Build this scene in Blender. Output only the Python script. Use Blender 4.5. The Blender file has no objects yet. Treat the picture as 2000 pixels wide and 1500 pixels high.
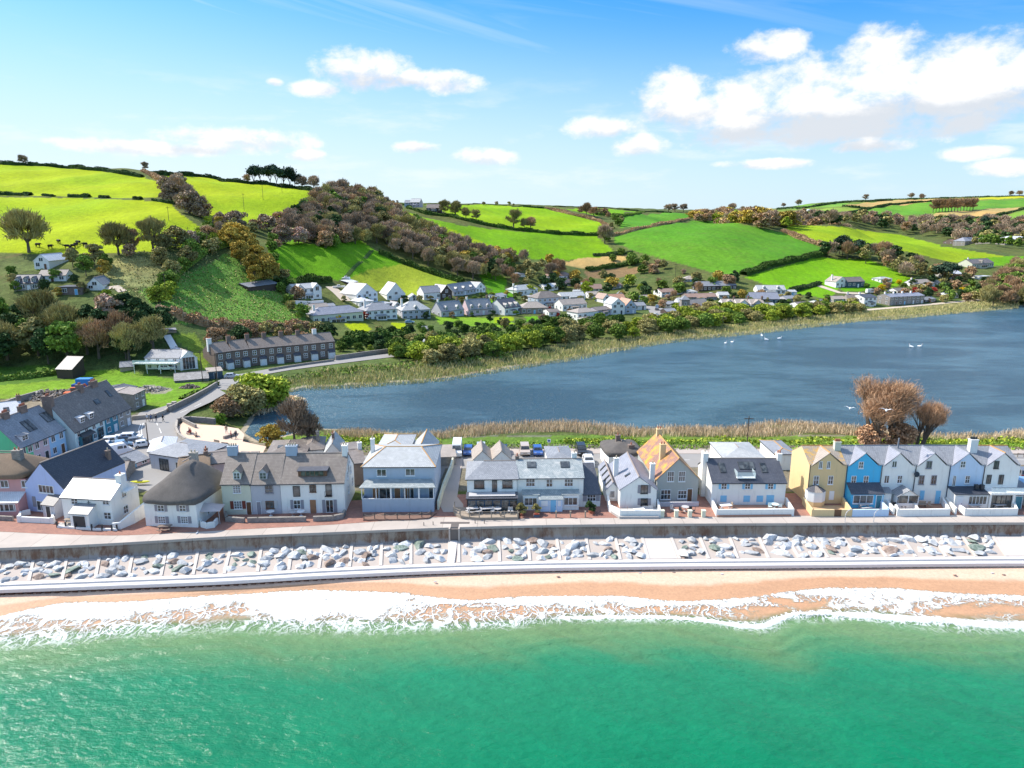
import bpy, bmesh, math, random
import numpy as np
from mathutils import Vector, Matrix
R=math.radians
rnd=random.Random(7)
sc=bpy.context.scene
col=sc.collection
# ---------------------------------------------------------------- camera
F=1387.0; CAMH=45.0; PITCH=R(13.2)
cd=bpy.data.cameras.new('camera'); cam=bpy.data.objects.new('camera',cd); col.objects.link(cam)
cam.location=(0,0,CAMH); cam.rotation_euler=(R(90)-PITCH,0,0)
cd.sensor_width=36; cd.lens=F/2000*36; cd.clip_start=0.5; cd.clip_end=20000
sc.camera=cam
sc.render.resolution_x=1024; sc.render.resolution_y=768
sc.view_settings.view_transform='Standard'; sc.view_settings.look='None'; sc.view_settings.gamma=1
sc.view_settings.exposure=0.52
# ---------------------------------------------------------------- sun and sky
SUN_EL=R(46); SUNV=Vector((-0.93,0.36,0)).normalized()
sv=Vector((SUNV.x*math.cos(SUN_EL),SUNV.y*math.cos(SUN_EL),math.sin(SUN_EL)))
sd=bpy.data.lights.new('sun','SUN'); sd.energy=4.6; sd.angle=R(0.5); sd.color=(1,0.93,0.83)
so=bpy.data.objects.new('sun',sd); col.objects.link(so)
so.rotation_euler=sv.to_track_quat('Z','Y').to_euler()
cp,sp=math.cos(PITCH),math.sin(PITCH)
def ray(px,py):
    u=(px-1000)/F; v=(750-py)/F
    return np.array([u, cp+v*sp, -sp+v*cp])
def azel(px,py):
    d=ray(px,py); d/=np.linalg.norm(d)
    return math.atan2(d[0],d[1]), math.asin(d[2])
W=bpy.data.worlds.new('World'); sc.world=W; W.use_nodes=True
nt=W.node_tree; nt.nodes.clear()
class NB:
    """tiny node helper"""
    def __init__(s,nt): s.nt=nt
    def n(s,t,**k):
        nd=s.nt.nodes.new(t)
        for a,b in k.items(): setattr(nd,a,b)
        return nd
    def lk(s,a,b): s.nt.links.new(a,b)
    def put(s,sock,v):
        if isinstance(v,bpy.types.NodeSocket): s.lk(v,sock)
        else:
            if sock.type=='RGBA' and not hasattr(v,'__len__'): v=(v,v,v,1)
            if sock.type=='RGBA' and len(v)==3: v=(*v,1)
            sock.default_value=v
    def m(s,op,a,b=0.0,c=None,clamp=False):
        nd=s.n('ShaderNodeMath',operation=op); nd.use_clamp=clamp
        s.put(nd.inputs[0],a); s.put(nd.inputs[1],b)
        if c is not None: s.put(nd.inputs[2],c)
        return nd.outputs[0]
    def mix(s,f,a,b,mode='MIX'):
        nd=s.n('ShaderNodeMix',data_type='RGBA',blend_type=mode)
        s.put(nd.inputs[0],f); s.put(nd.inputs[6],a); s.put(nd.inputs[7],b)
        return nd.outputs[2]
    def ss(s,v,a,b):
        nd=s.n('ShaderNodeMapRange',interpolation_type='SMOOTHSTEP'); s.put(nd.inputs[0],v)
        s.put(nd.inputs[1],a); s.put(nd.inputs[2],b); return nd.outputs[0]
    def noise(s,vec,scale,detail=4,rough=0.55,dist=0):
        nd=s.n('ShaderNodeTexNoise'); s.put(nd.inputs['Vector'],vec); nd.inputs['Scale'].default_value=scale
        nd.inputs['Detail'].default_value=detail; nd.inputs['Roughness'].default_value=rough; nd.inputs['Distortion'].default_value=dist
        return nd.outputs[0]
    def vec(s,x,y,z):
        nd=s.n('ShaderNodeCombineXYZ'); s.put(nd.inputs[0],x); s.put(nd.inputs[1],y); s.put(nd.inputs[2],z); return nd.outputs[0]
    def vmul(s,v,k):
        nd=s.n('ShaderNodeVectorMath',operation='MULTIPLY'); s.put(nd.inputs[0],v); s.put(nd.inputs[1],k); return nd.outputs[0]
g=NB(nt)
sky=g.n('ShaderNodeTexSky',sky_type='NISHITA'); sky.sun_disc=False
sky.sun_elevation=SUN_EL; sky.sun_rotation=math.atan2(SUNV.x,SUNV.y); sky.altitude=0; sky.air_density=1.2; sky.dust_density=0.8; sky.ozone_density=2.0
tc=g.n('ShaderNodeTexCoord'); dirv=tc.outputs['Generated']
sx=g.n('ShaderNodeSeparateXYZ'); g.lk(dirv,sx.inputs[0])
el=g.m('ARCSINE',sx.outputs[2]); az=g.m('ARCTAN2',sx.outputs[0],sx.outputs[1])
# cumulus: (px,py,rx,ry) read as bearings and heights above the horizon
CL=[(690,138,72,40),(745,138,60,38),(870,158,70,24),(800,150,50,18),(615,172,50,16),(538,160,17,8),
    (1310,195,80,50),(1430,215,140,58),(1570,190,140,78),(1680,205,420,72),(1900,190,300,60),(1720,175,140,88),(1880,160,165,82),(2050,150,170,84),(1430,262,95,30),(1600,240,150,45),(1500,95,80,30),(1730,92,70,48),(1920,110,90,50),
    (460,272,150,24),(300,288,170,15),(600,303,38,12),(815,287,45,12),(950,306,62,18),(1180,250,75,20),(1248,283,50,22),(1960,327,60,17),(1880,240,90,22),(1700,285,80,14),(1900,298,70,14),(1500,320,90,10),(2150,280,120,40),(-150,240,140,20),(2300,120,160,60),(-400,150,220,40)]
mask=None; shade=None
for (px,py,rx,ry) in CL:
    a0,e0=azel(px,py); ra=abs(azel(px+rx,py)[0]-a0); re=abs(azel(px,py-ry)[1]-e0)
    dx=g.m('MULTIPLY',g.m('SUBTRACT',az,a0),1/ra); dy=g.m('MULTIPLY',g.m('SUBTRACT',el,e0),1/re)
    r2=g.m('ADD',g.m('MULTIPLY',dx,dx),g.m('MULTIPLY',dy,dy))
    v=g.m('MAXIMUM',g.m('SUBTRACT',1.0,g.m('MULTIPLY',r2,0.5)),-1.0)
    mask=v if mask is None else g.m('MAXIMUM',mask,v)
    w=g.m('MULTIPLY',g.m('MAXIMUM',v,0.0),dy)
    shade=w if shade is None else g.m('ADD',shade,w)
cv=g.vec(g.m('MULTIPLY',az,1.0),g.m('MULTIPLY',el,1.5),0.0)
n1=g.noise(cv,16,10,0.62,0.15); n2=g.noise(cv,42,6,0.6,0.2)
f=g.m('ADD',g.m('MULTIPLY',g.m('SUBTRACT',n1,0.5),2.3),g.m('MULTIPLY',g.m('SUBTRACT',n2,0.5),0.7))
cm=g.ss(g.m('ADD',mask,f),0.22,1.0)
lit=g.ss(g.m('ADD',shade,g.m('MULTIPLY',g.m('SUBTRACT',n1,0.5),3.4)),-1.0,0.3)
ccol=g.mix(lit,(0.74,0.78,0.84),(1.12,1.1,1.08))
# thin high cloud and the pale band over the horizon
cz=g.vec(g.m('ADD',az,g.m('MULTIPLY',el,1.6)),g.m('ADD',g.m('MULTIPLY',el,9.0),g.m('MULTIPLY',az,1.6)),0.3)
ci=g.noise(cz,2.6,6,0.6,0.9)
left=g.ss(az,0.75,-0.75)
cir=g.m('MULTIPLY',g.ss(ci,0.36,0.72),g.m('ADD',0.22,g.m('MULTIPLY',left,0.6)))
hz=g.ss(el,g.m('ADD',0.26,g.m('MULTIPLY',left,0.10)),0.0)
cz2=g.vec(az,g.m('MULTIPLY',el,4.0),0.7)
puff=g.m('MULTIPLY',g.ss(g.noise(cz2,7,7,0.6,0.2),0.5,0.72),g.m('MULTIPLY',g.ss(el,0.02,0.05),g.m('MULTIPLY',g.ss(el,0.2,0.11),0.45)))
skc=g.mix(g.ss(el,0.30,0.75),g.vmul(sky.outputs[0],(0.022,0.083,0.145)),g.vmul(sky.outputs[0],(0.23,0.222,0.21)))  # unseen upper sky brightened and warmed to fill the shaded house fronts
veil=g.m('MAXIMUM',g.m('MULTIPLY',hz,g.m('ADD',0.76,g.m('MULTIPLY',left,0.26))),g.m('MULTIPLY',cir,0.6))
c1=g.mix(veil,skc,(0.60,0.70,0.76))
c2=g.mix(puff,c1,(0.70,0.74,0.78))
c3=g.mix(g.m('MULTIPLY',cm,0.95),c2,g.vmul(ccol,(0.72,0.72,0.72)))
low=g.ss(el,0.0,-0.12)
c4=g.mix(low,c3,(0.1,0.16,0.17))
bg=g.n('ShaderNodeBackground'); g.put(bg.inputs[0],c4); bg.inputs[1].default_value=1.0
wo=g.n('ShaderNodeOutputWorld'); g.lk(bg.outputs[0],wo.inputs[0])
try:
    sc.cycles.sample_clamp_indirect=6
except Exception: pass

# ---------------------------------------------------------------- helpers
def tag(o,label=None,cat=None,group=None,kind=None):
    if label: o['label']=label
    if cat: o['category']=cat
    if group: o['group']=group
    if kind: o['kind']=kind
    return o
def empty(name,loc=(0,0,0),rz=0.0,label=None,cat=None,group=None):
    o=bpy.data.objects.new(name,None); o.empty_display_size=0.5; col.objects.link(o)
    o.location=loc; o.rotation_euler=(0,0,rz); return tag(o,label,cat,group)
def copy_tree(o,parent=None):
    c=o.copy(); col.objects.link(c)
    if parent: c.parent=parent
    for ch in o.children: copy_tree(ch,c)
    return c
def mesh_obj(name,V,Fc,mats,midx=None,parent=None,uv=None,smooth=False):
    me=bpy.data.meshes.new(name); me.from_pydata([tuple(v) for v in V],[],Fc)
    for m in mats: me.materials.append(m)
    if midx is not None: me.polygons.foreach_set('material_index',midx)
    if uv is not None:
        l=me.uv_layers.new(name='UVMap'); l.data.foreach_set('uv',np.asarray(uv,dtype=np.float32).ravel())
    if smooth: me.polygons.foreach_set('use_smooth',[True]*len(me.polygons))
    me.update()
    o=bpy.data.objects.new(name,me); col.objects.link(o)
    if parent: o.parent=parent
    return o
class MB:
    def __init__(s): s.v=[]; s.f=[]; s.mi=[]; s.mats=[]; s.uv=[]
    def mat(s,m):
        if m not in s.mats: s.mats.append(m)
        return s.mats.index(m)
    def poly(s,pts,m):
        k=len(s.v); pts=[Vector(p) for p in pts]; s.v+=pts; s.f.append(tuple(range(k,k+len(pts)))); s.mi.append(s.mat(m))
        n=Vector((0,0,0))
        for i in range(len(pts)):
            a,b=pts[i],pts[(i+1)%len(pts)]; n+=a.cross(b)
        n=n.normalized() if n.length>1e-9 else Vector((0,0,1))
        t=Vector((0,0,1)).cross(n); t=t.normalized() if t.length>0.05 else Vector((1,0,0))
        b=n.cross(t)
        for p in pts: s.uv.append((p.dot(t),p.dot(b)))
    def box(s,x0,x1,y0,y1,z0,z1,m,M=None):
        P=[Vector((x,y,z)) for z in (z0,z1) for (x,y) in ((x0,y0),(x1,y0),(x1,y1),(x0,y1))]
        if M is not None: P=[M@p for p in P]
        for q in ((3,2,1,0),(4,5,6,7),(0,1,5,4),(1,2,6,5),(2,3,7,6),(3,0,4,7)): s.poly([P[i] for i in q],m)
    def bar(s,a,b,r0,r1,m,n=5,cap=True):
        a=Vector(a); b=Vector(b); d=(b-a).normalized(); u=d.orthogonal().normalized(); w=d.cross(u)
        A=[a+(u*math.cos(t)+w*math.sin(t))*r0 for t in [2*math.pi*i/n for i in range(n)]]
        B=[b+(u*math.cos(t)+w*math.sin(t))*r1 for t in [2*math.pi*i/n for i in range(n)]]
        for i in range(n): s.poly([A[i],A[(i+1)%n],B[(i+1)%n],B[i]],m)
        if cap: s.poly(B,m); s.poly(A[::-1],m)
    def slab(s,top,th,m,edge=None):
        """closed slab under a planar polygon"""
        top=[Vector(p) for p in top]; low=[p-Vector((0,0,th)) for p in top]; e=edge or m
        s.poly(top,m); s.poly(low[::-1],e)
        for i in range(len(top)):
            j=(i+1)%len(top); s.poly([low[i],low[j],top[j],top[i]],e)
    def prism(s,pts,z0,z1,m,side=None):
        P=[Vector((x,y,z1)) for x,y in pts]; a=sum(P[i].x*P[(i+1)%len(P)].y-P[(i+1)%len(P)].x*P[i].y for i in range(len(P)))
        if a<0: P=P[::-1]
        s.slab(P,z1-z0,m,side)
    def build(s,name,parent=None,smooth=False):
        return mesh_obj(name,s.v,s.f,s.mats,s.mi,parent,s.uv,smooth)
# ---------------------------------------------------------------- materials
def new_mat(name):
    m=bpy.data.materials.new(name); m.use_nodes=True; n=m.node_tree; n.nodes.clear()
    g=NB(n); bs=g.n('ShaderNodeBsdfPrincipled'); out=g.n('ShaderNodeOutputMaterial'); g.lk(bs.outputs[0],out.inputs[0])
    return m,g,bs
def bump(g,bs,h,st,dist=0.05):
    b=g.n('ShaderNodeBump'); b.inputs['Strength'].default_value=st; b.inputs['Distance'].default_value=dist
    g.put(b.inputs['Height'],h); g.lk(b.outputs[0],bs.inputs['Normal'])
_mc={}
def plain(name,c,rough=0.7,var=0.12,scale=0.8,metal=0.0,spec=0.4,stain=0.0,hue=0.0):
    if name in _mc: return _mc[name]
    m,g,bs=new_mat(name); t=g.n('ShaderNodeTexCoord'); o=t.outputs['Object']
    oi=g.n('ShaderNodeObjectInfo')
    n=g.noise(o,scale,5,0.65); n2=g.noise(o,scale*9,3,0.6)
    f=g.m('ADD',g.m('MULTIPLY',n,0.7),g.m('MULTIPLY',n2,0.3))
    k=g.m('ADD',1-var,g.m('MULTIPLY',f,2*var))
    c1=g.mix(1.0,c,g.vec(k,k,k),'MULTIPLY')
    if stain>0:
        st=g.noise(g.vmul(o,(1.6,1.6,0.25)),1.2,6,0.7)
        c1=g.mix(g.m('MULTIPLY',g.ss(st,0.5,0.75),stain),c1,(0.22,0.2,0.16))
    g.put(bs.inputs['Base Color'],c1); bs.inputs['Roughness'].default_value=rough; bs.inputs['Metallic'].default_value=metal
    bs.inputs['Specular IOR Level'].default_value=spec
    _mc[name]=m; return m
def wallm(name,c): return plain('wall '+name,c,0.85,0.1,0.45,stain=0.22,spec=0.2)
def slate(name,c,c2,lichen=None,lam=0.0,sz=0.28,rough=0.5):
    if name in _mc: return _mc[name]
    m,g,bs=new_mat(name); t=g.n('ShaderNodeTexCoord'); uv=t.outputs['UV']; o=t.outputs['Object']
    b=g.n('ShaderNodeTexBrick'); g.lk(uv,b.inputs['Vector']); b.inputs['Scale'].default_value=1.0
    b.inputs['Brick Width'].default_value=sz*1.1; b.inputs['Row Height'].default_value=sz; b.inputs['Mortar Size'].default_value=0.018
    g.put(b.inputs['Color1'],c); g.put(b.inputs['Color2'],c2); g.put(b.inputs['Mortar'],tuple(x*0.45 for x in c))
    b.inputs['Bias'].default_value=-0.1
    n=g.noise(o,0.5,6,0.65)
    k=g.m('ADD',0.72,g.m('MULTIPLY',n,0.56)); c1=g.mix(1.0,b.outputs[0],g.vec(k,k,k),'MULTIPLY')
    if lichen: c1=g.mix(g.m('MULTIPLY',g.ss(g.noise(o,0.55,7,0.7,0.3),0.62-0.35*lam,0.78-0.3*lam),0.85),c1,lichen)
    g.put(bs.inputs['Base Color'],c1); bs.inputs['Roughness'].default_value=rough
    bump(g,bs,b.outputs[1],-0.5,0.02)
    _mc[name]=m; return m
def stonem(name,c,c2,mort=(0.3,0.28,0.25),bw=0.42,rh=0.2):
    if name in _mc: return _mc[name]
    m,g,bs=new_mat(name); t=g.n('ShaderNodeTexCoord'); uv=t.outputs['UV']; o=t.outputs['Object']
    b=g.n('ShaderNodeTexBrick'); g.lk(uv,b.inputs['Vector']); b.inputs['Scale'].default_value=1
    b.inputs['Brick Width'].default_value=bw; b.inputs['Row Height'].default_value=rh; b.inputs['Mortar Size'].default_value=0.02
    g.put(b.inputs['Color1'],c); g.put(b.inputs['Color2'],c2); g.put(b.inputs['Mortar'],mort)
    n=g.noise(o,0.9,6,0.7); k=g.m('ADD',0.6,g.m('MULTIPLY',n,0.8)); c1=g.mix(1.0,b.outputs[0],g.vec(k,k,k),'MULTIPLY')
    g.put(bs.inputs['Base Color'],c1); bs.inputs['Roughness'].default_value=0.9; bump(g,bs,b.outputs[1],-0.6,0.03)
    _mc[name]=m; return m
WHITE=wallm('white render',(0.82,0.81,0.77)); 
M_FRAME=plain('white paint frame',(0.8,0.8,0.8),0.4,0.03); M_DFRAME=plain('dark frame',(0.05,0.055,0.06),0.4,0.1)
m,gg,bs=new_mat('window glass'); oi=gg.n('ShaderNodeObjectInfo'); t=gg.n('ShaderNodeTexCoord')
cc=gg.mix(gg.ss(gg.noise(t.outputs['Object'],1.3,2,0.5),0.4,0.65),(0.012,0.016,0.02),(0.09,0.1,0.1))
gg.put(bs.inputs['Base Color'],gg.mix(gg.m('MULTIPLY',oi.outputs['Random'],0.35),cc,(0.16,0.17,0.17)))
bs.inputs['Roughness'].default_value=0.06; bs.inputs['Specular IOR Level'].default_value=0.8; GLASS=m
m,gg,bs=new_mat('clear balustrade glass'); gg.put(bs.inputs['Base Color'],(0.75,0.88,0.88)); bs.inputs['Roughness'].default_value=0.03; bs.inputs['Alpha'].default_value=0.32; CLEAR=m
# ---------------------------------------------------------------- the lie of the land
# each column: bearing (photo x of a true bearing), then (forward distance, height) from the foot of the slope to beyond the crest
def zpy(Y,py,px=1000):
    d=ray(px,py); return CAMH+Y/d[1]*d[2]
KC=[(-1200,[(170,-.5),(200,1),(240,10),(290,24),(340,40),(420,62),(560,92),(900,96),(1500,80),(2600,100)]),
 (0,[(205,-.3),(218,2.5),(245,575),(290,490),(350,430),(430,380),(600,322),(900,88),(1500,80),(2600,100)]),
 (300,[(203,-.2),(216,4),(230,640),(262,560),(300,490),(430,385),(600,338),(900,78),(1500,75),(2600,100)]),
 (450,[(219,-.8),(236,3.5),(247,650),(275,600),(320,500),(400,430),(580,353),(900,72),(1500,70),(2600,100)]),
 (620,[(252,-1),(268,1.4),(287,628),(340,550),(390,470),(440,440),(540,374),(800,62),(1500,65),(2600,98)]),
 (800,[(262,-1.3),(280,-.8),(305,630),(360,580),(420,520),(500,445),(650,404),(900,56),(1500,62),(2600,95)]),
 (1000,[(290,-1.4),(310,-1.2),(400,580),(440,540),(500,490),(600,440),(780,405),(950,52),(1500,60),(2600,90)]),
 (1200,[(300,-1.5),(380,-1),(460,550),(520,500),(600,455),(720,430),(900,413),(1050,48),(1500,58),(2600,78)]),
 (1400,[(315,-1.5),(375,600),(440,540),(520,480),(640,433),(800,30),(1000,34),(1500,411),(1900,50),(2600,70)]),
 (1600,[(347,-1.5),(400,580),(460,540),(520,500),(640,455),(720,437),(860,14),(1050,434),(1800,397),(2600,80)]),
 (1800,[(385,-1.6),(430,570),(470,540),(520,510),(600,479),(740,10),(950,470),(1200,437),(1900,389),(2700,90)]),
 (2000,[(415,-1.6),(460,557),(540,520),(600,505),(700,490),(850,471),(1000,455),(1200,432),(2000,385),(2800,95)]),
 (3200,[(415,-1.6),(460,3),(540,9),(600,14),(700,20),(850,28),(1000,38),(1200,52),(2000,110),(2800,110)])]
for pxx,ks in KC:
    for i,(Y,z) in enumerate(ks):
        if z>120: ks[i]=(Y,zpy(Y,z,pxx))
KT=np.array([ (k[0]-1000)/F/1.02 for k in KC]); KY=np.array([[q[0] for q in k[1]] for k in KC],float); KZ=np.array([[q[1] for q in k[1]] for k in KC],float)
def hermite(xs,ys,x):
    """monotone cubic through (xs,ys[,k]) at x"""
    xs=np.asarray(xs,float); ys=np.asarray(ys,float); h=np.diff(xs); d=np.diff(ys,axis=0)/(h[:,None] if ys.ndim>1 else h)
    m=np.zeros_like(ys); m[0]=d[0]; m[-1]=d[-1]
    a,b=d[:-1],d[1:]; m[1:-1]=np.where(a*b>0,2*a*b/(a+b+1e-12*np.sign(a+b)+1e-18),0)
    i=np.clip(np.searchsorted(xs,x)-1,0,len(h)-1); t=np.clip((x-xs[i])/h[i],0,1); hh=h[i]
    if ys.ndim>1: t=t[:,None]; hh=hh[:,None]
    return (2*t**3-3*t*t+1)*ys[i]+(t**3-2*t*t+t)*hh*m[i]+(-2*t**3+3*t*t)*ys[i+1]+(t**3-t*t)*hh*m[i+1]
# the lake, at its water level
LAKEZ=-2.5
def gp(px,py,z=0.0):
    d=ray(px,py); s=(z-CAMH)/d[2]; return np.array([d[0]*s,d[1]*s,z])
LAKE_PX=[(478,846),(505,862),(560,850),(610,836),(700,840),(790,846),(860,846),(905,834),(1000,828),(1100,824),(1180,832),(1240,838),(1300,836),(1440,838),(1500,827),(1560,826),(1640,833),(1720,843),(1850,852),(1930,850),(2000,842),(2200,835),(2900,830),
 (2900,590),(2300,590),(2050,592),(1960,600),(1900,607),(1820,613),(1750,618),(1680,622),(1600,632),(1540,636),(1480,646),(1380,656),(1300,665),(1200,681),(1130,697),(1060,708),(1000,716),(940,727),(880,737),(780,746),(700,751),(650,754),(590,757),(553,768),(600,778),(566,792),(500,812)]
LAKE=np.array([gp(x,y,LAKEZ)[:2] for x,y in LAKE_PX])
def inpoly(P,X,Y):
    r=np.zeros(X.shape,bool); n=len(P); bb=(X>=P[:,0].min())&(X<=P[:,0].max())&(Y>=P[:,1].min())&(Y<=P[:,1].max())
    if not bb.any(): return r
    x=X[bb]; y=Y[bb]; c=np.zeros(x.shape,bool)
    for i in range(n):
        x0,y0=P[i-1]; x1,y1=P[i]
        if y0==y1: continue
        c^=((y0>y)!=(y1>y))&(x<(x1-x0)*(y-y0)/(y1-y0)+x0)
    r[bb]=c; return r
def polydist(P,X,Y,closed=True):
    d=np.full(X.shape,1e9)
    for i in range(0 if closed else 1,len(P)):
        a=P[i-1]; b=P[i]; e=b-a; t=np.clip(((X-a[0])*e[0]+(Y-a[1])*e[1])/(e@e+1e-12),0,1)
        d=np.minimum(d,np.hypot(X-a[0]-t*e[0],Y-a[1]-t*e[1]))
    return d
TN=np.concatenate([np.linspace(-1.6,-0.78,40)[:-1],np.linspace(-0.78,0.78,620),np.linspace(0.78,1.6,40)[1:]])
LNY=np.linspace(math.log(90),math.log(5200),700)
YT=np.exp(LNY)
def raw_height():
    ky=hermite(KT,KY,TN); kz=hermite(KT,KZ,TN)
    H=np.zeros((len(TN),len(YT)))
    for i in range(len(TN)):
        z=hermite(ky[i],kz[i],YT); y0=ky[i][0]
        fl=np.where(YT<y0, np.interp(YT,[150,y0],[0,kz[i][0]]), z)
        H[i]=fl
    return H,ky
HT,KYT=raw_height()
XG=TN[:,None]*YT[None,:]; YG=np.broadcast_to(YT[None,:],XG.shape)
up=np.clip((YG-KYT[:,[1]])/120,0,1)
HT+=up*(1.1*np.sin(XG/23+YG/41)+0.8*np.sin(XG/11-YG/17+1)+0.35*np.sin(XG/5.1+YG/6.3))
near=YG<520
ld=np.full(XG.shape,1e3); ld[near]=polydist(LAKE,XG[near],YG[near]); ins=inpoly(LAKE,XG,YG); ld=np.where(ins,-ld,ld)
HT=np.minimum(HT,np.where(ld<25,LAKEZ+np.clip(ld*0.13+np.clip(ld-12,0,99)**2*.05,-1.6,1e3),1e3))
def hz_(x,y):
    """ground height at x,y (arrays or numbers)"""
    x=np.atleast_1d(np.asarray(x,float)); y=np.atleast_1d(np.asarray(y,float)); y=np.clip(y,91,5100)
    t=np.clip(x/y,-1.59,1.59); i=np.clip(np.searchsorted(TN,t)-1,0,len(TN)-2); ft=(t-TN[i])/(TN[i+1]-TN[i])
    q=(np.log(y)-LNY[0])/(LNY[1]-LNY[0]); j=np.clip(q.astype(int),0,len(YT)-2); fy=q-j
    return (HT[i,j]*(1-ft)+HT[i+1,j]*ft)*(1-fy)+(HT[i,j+1]*(1-ft)+HT[i+1,j+1]*ft)*fy
def gh(x,y): return float(hz_(x,y)[0])
def tp(px,py,ymin=95.0):
    """where the sight line of a photo point meets the ground"""
    d=ray(px,py); Y=np.exp(np.linspace(math.log(ymin),math.log(4500),1600)); X=Y*d[0]/d[1]; Z=CAMH+Y*d[2]/d[1]
    g_=Z-hz_(X,Y); k=np.where(g_<=0)[0]
    if len(k)==0:
        m=(Y<2300); i=int(np.argmin(np.where(m,g_/Y,1e9)))
    else:
        i=k[0]
        if i>0:
            a,b=g_[i-1],g_[i]; t=a/(a-b); y=Y[i-1]*(1-t)+Y[i]*t; x=y*d[0]/d[1]; return np.array([x,y,gh(x,y)])
    return np.array([X[i],Y[i],gh(X[i],Y[i])])
def tpoly(pts,step=25):
    o=[]
    for i in range(len(pts)):
        a=pts[i]; b=pts[(i+1)%len(pts)]; n=max(1,int(math.hypot(b[0]-a[0],b[1]-a[1])/step))
        for k in range(n): o.append(tp(a[0]+(b[0]-a[0])*k/n,a[1]+(b[1]-a[1])*k/n)[:2])
    return np.array(o)
def tline(pts,step=20):
    o=[]
    for i in range(len(pts)-1):
        a=pts[i]; b=pts[i+1]; n=max(1,int(math.hypot(b[0]-a[0],b[1]-a[1])/step))
        for k in range(n): o.append(tp(a[0]+(b[0]-a[0])*k/n,a[1]+(b[1]-a[1])*k/n))
    o.append(tp(*pts[-1])); return o
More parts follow.
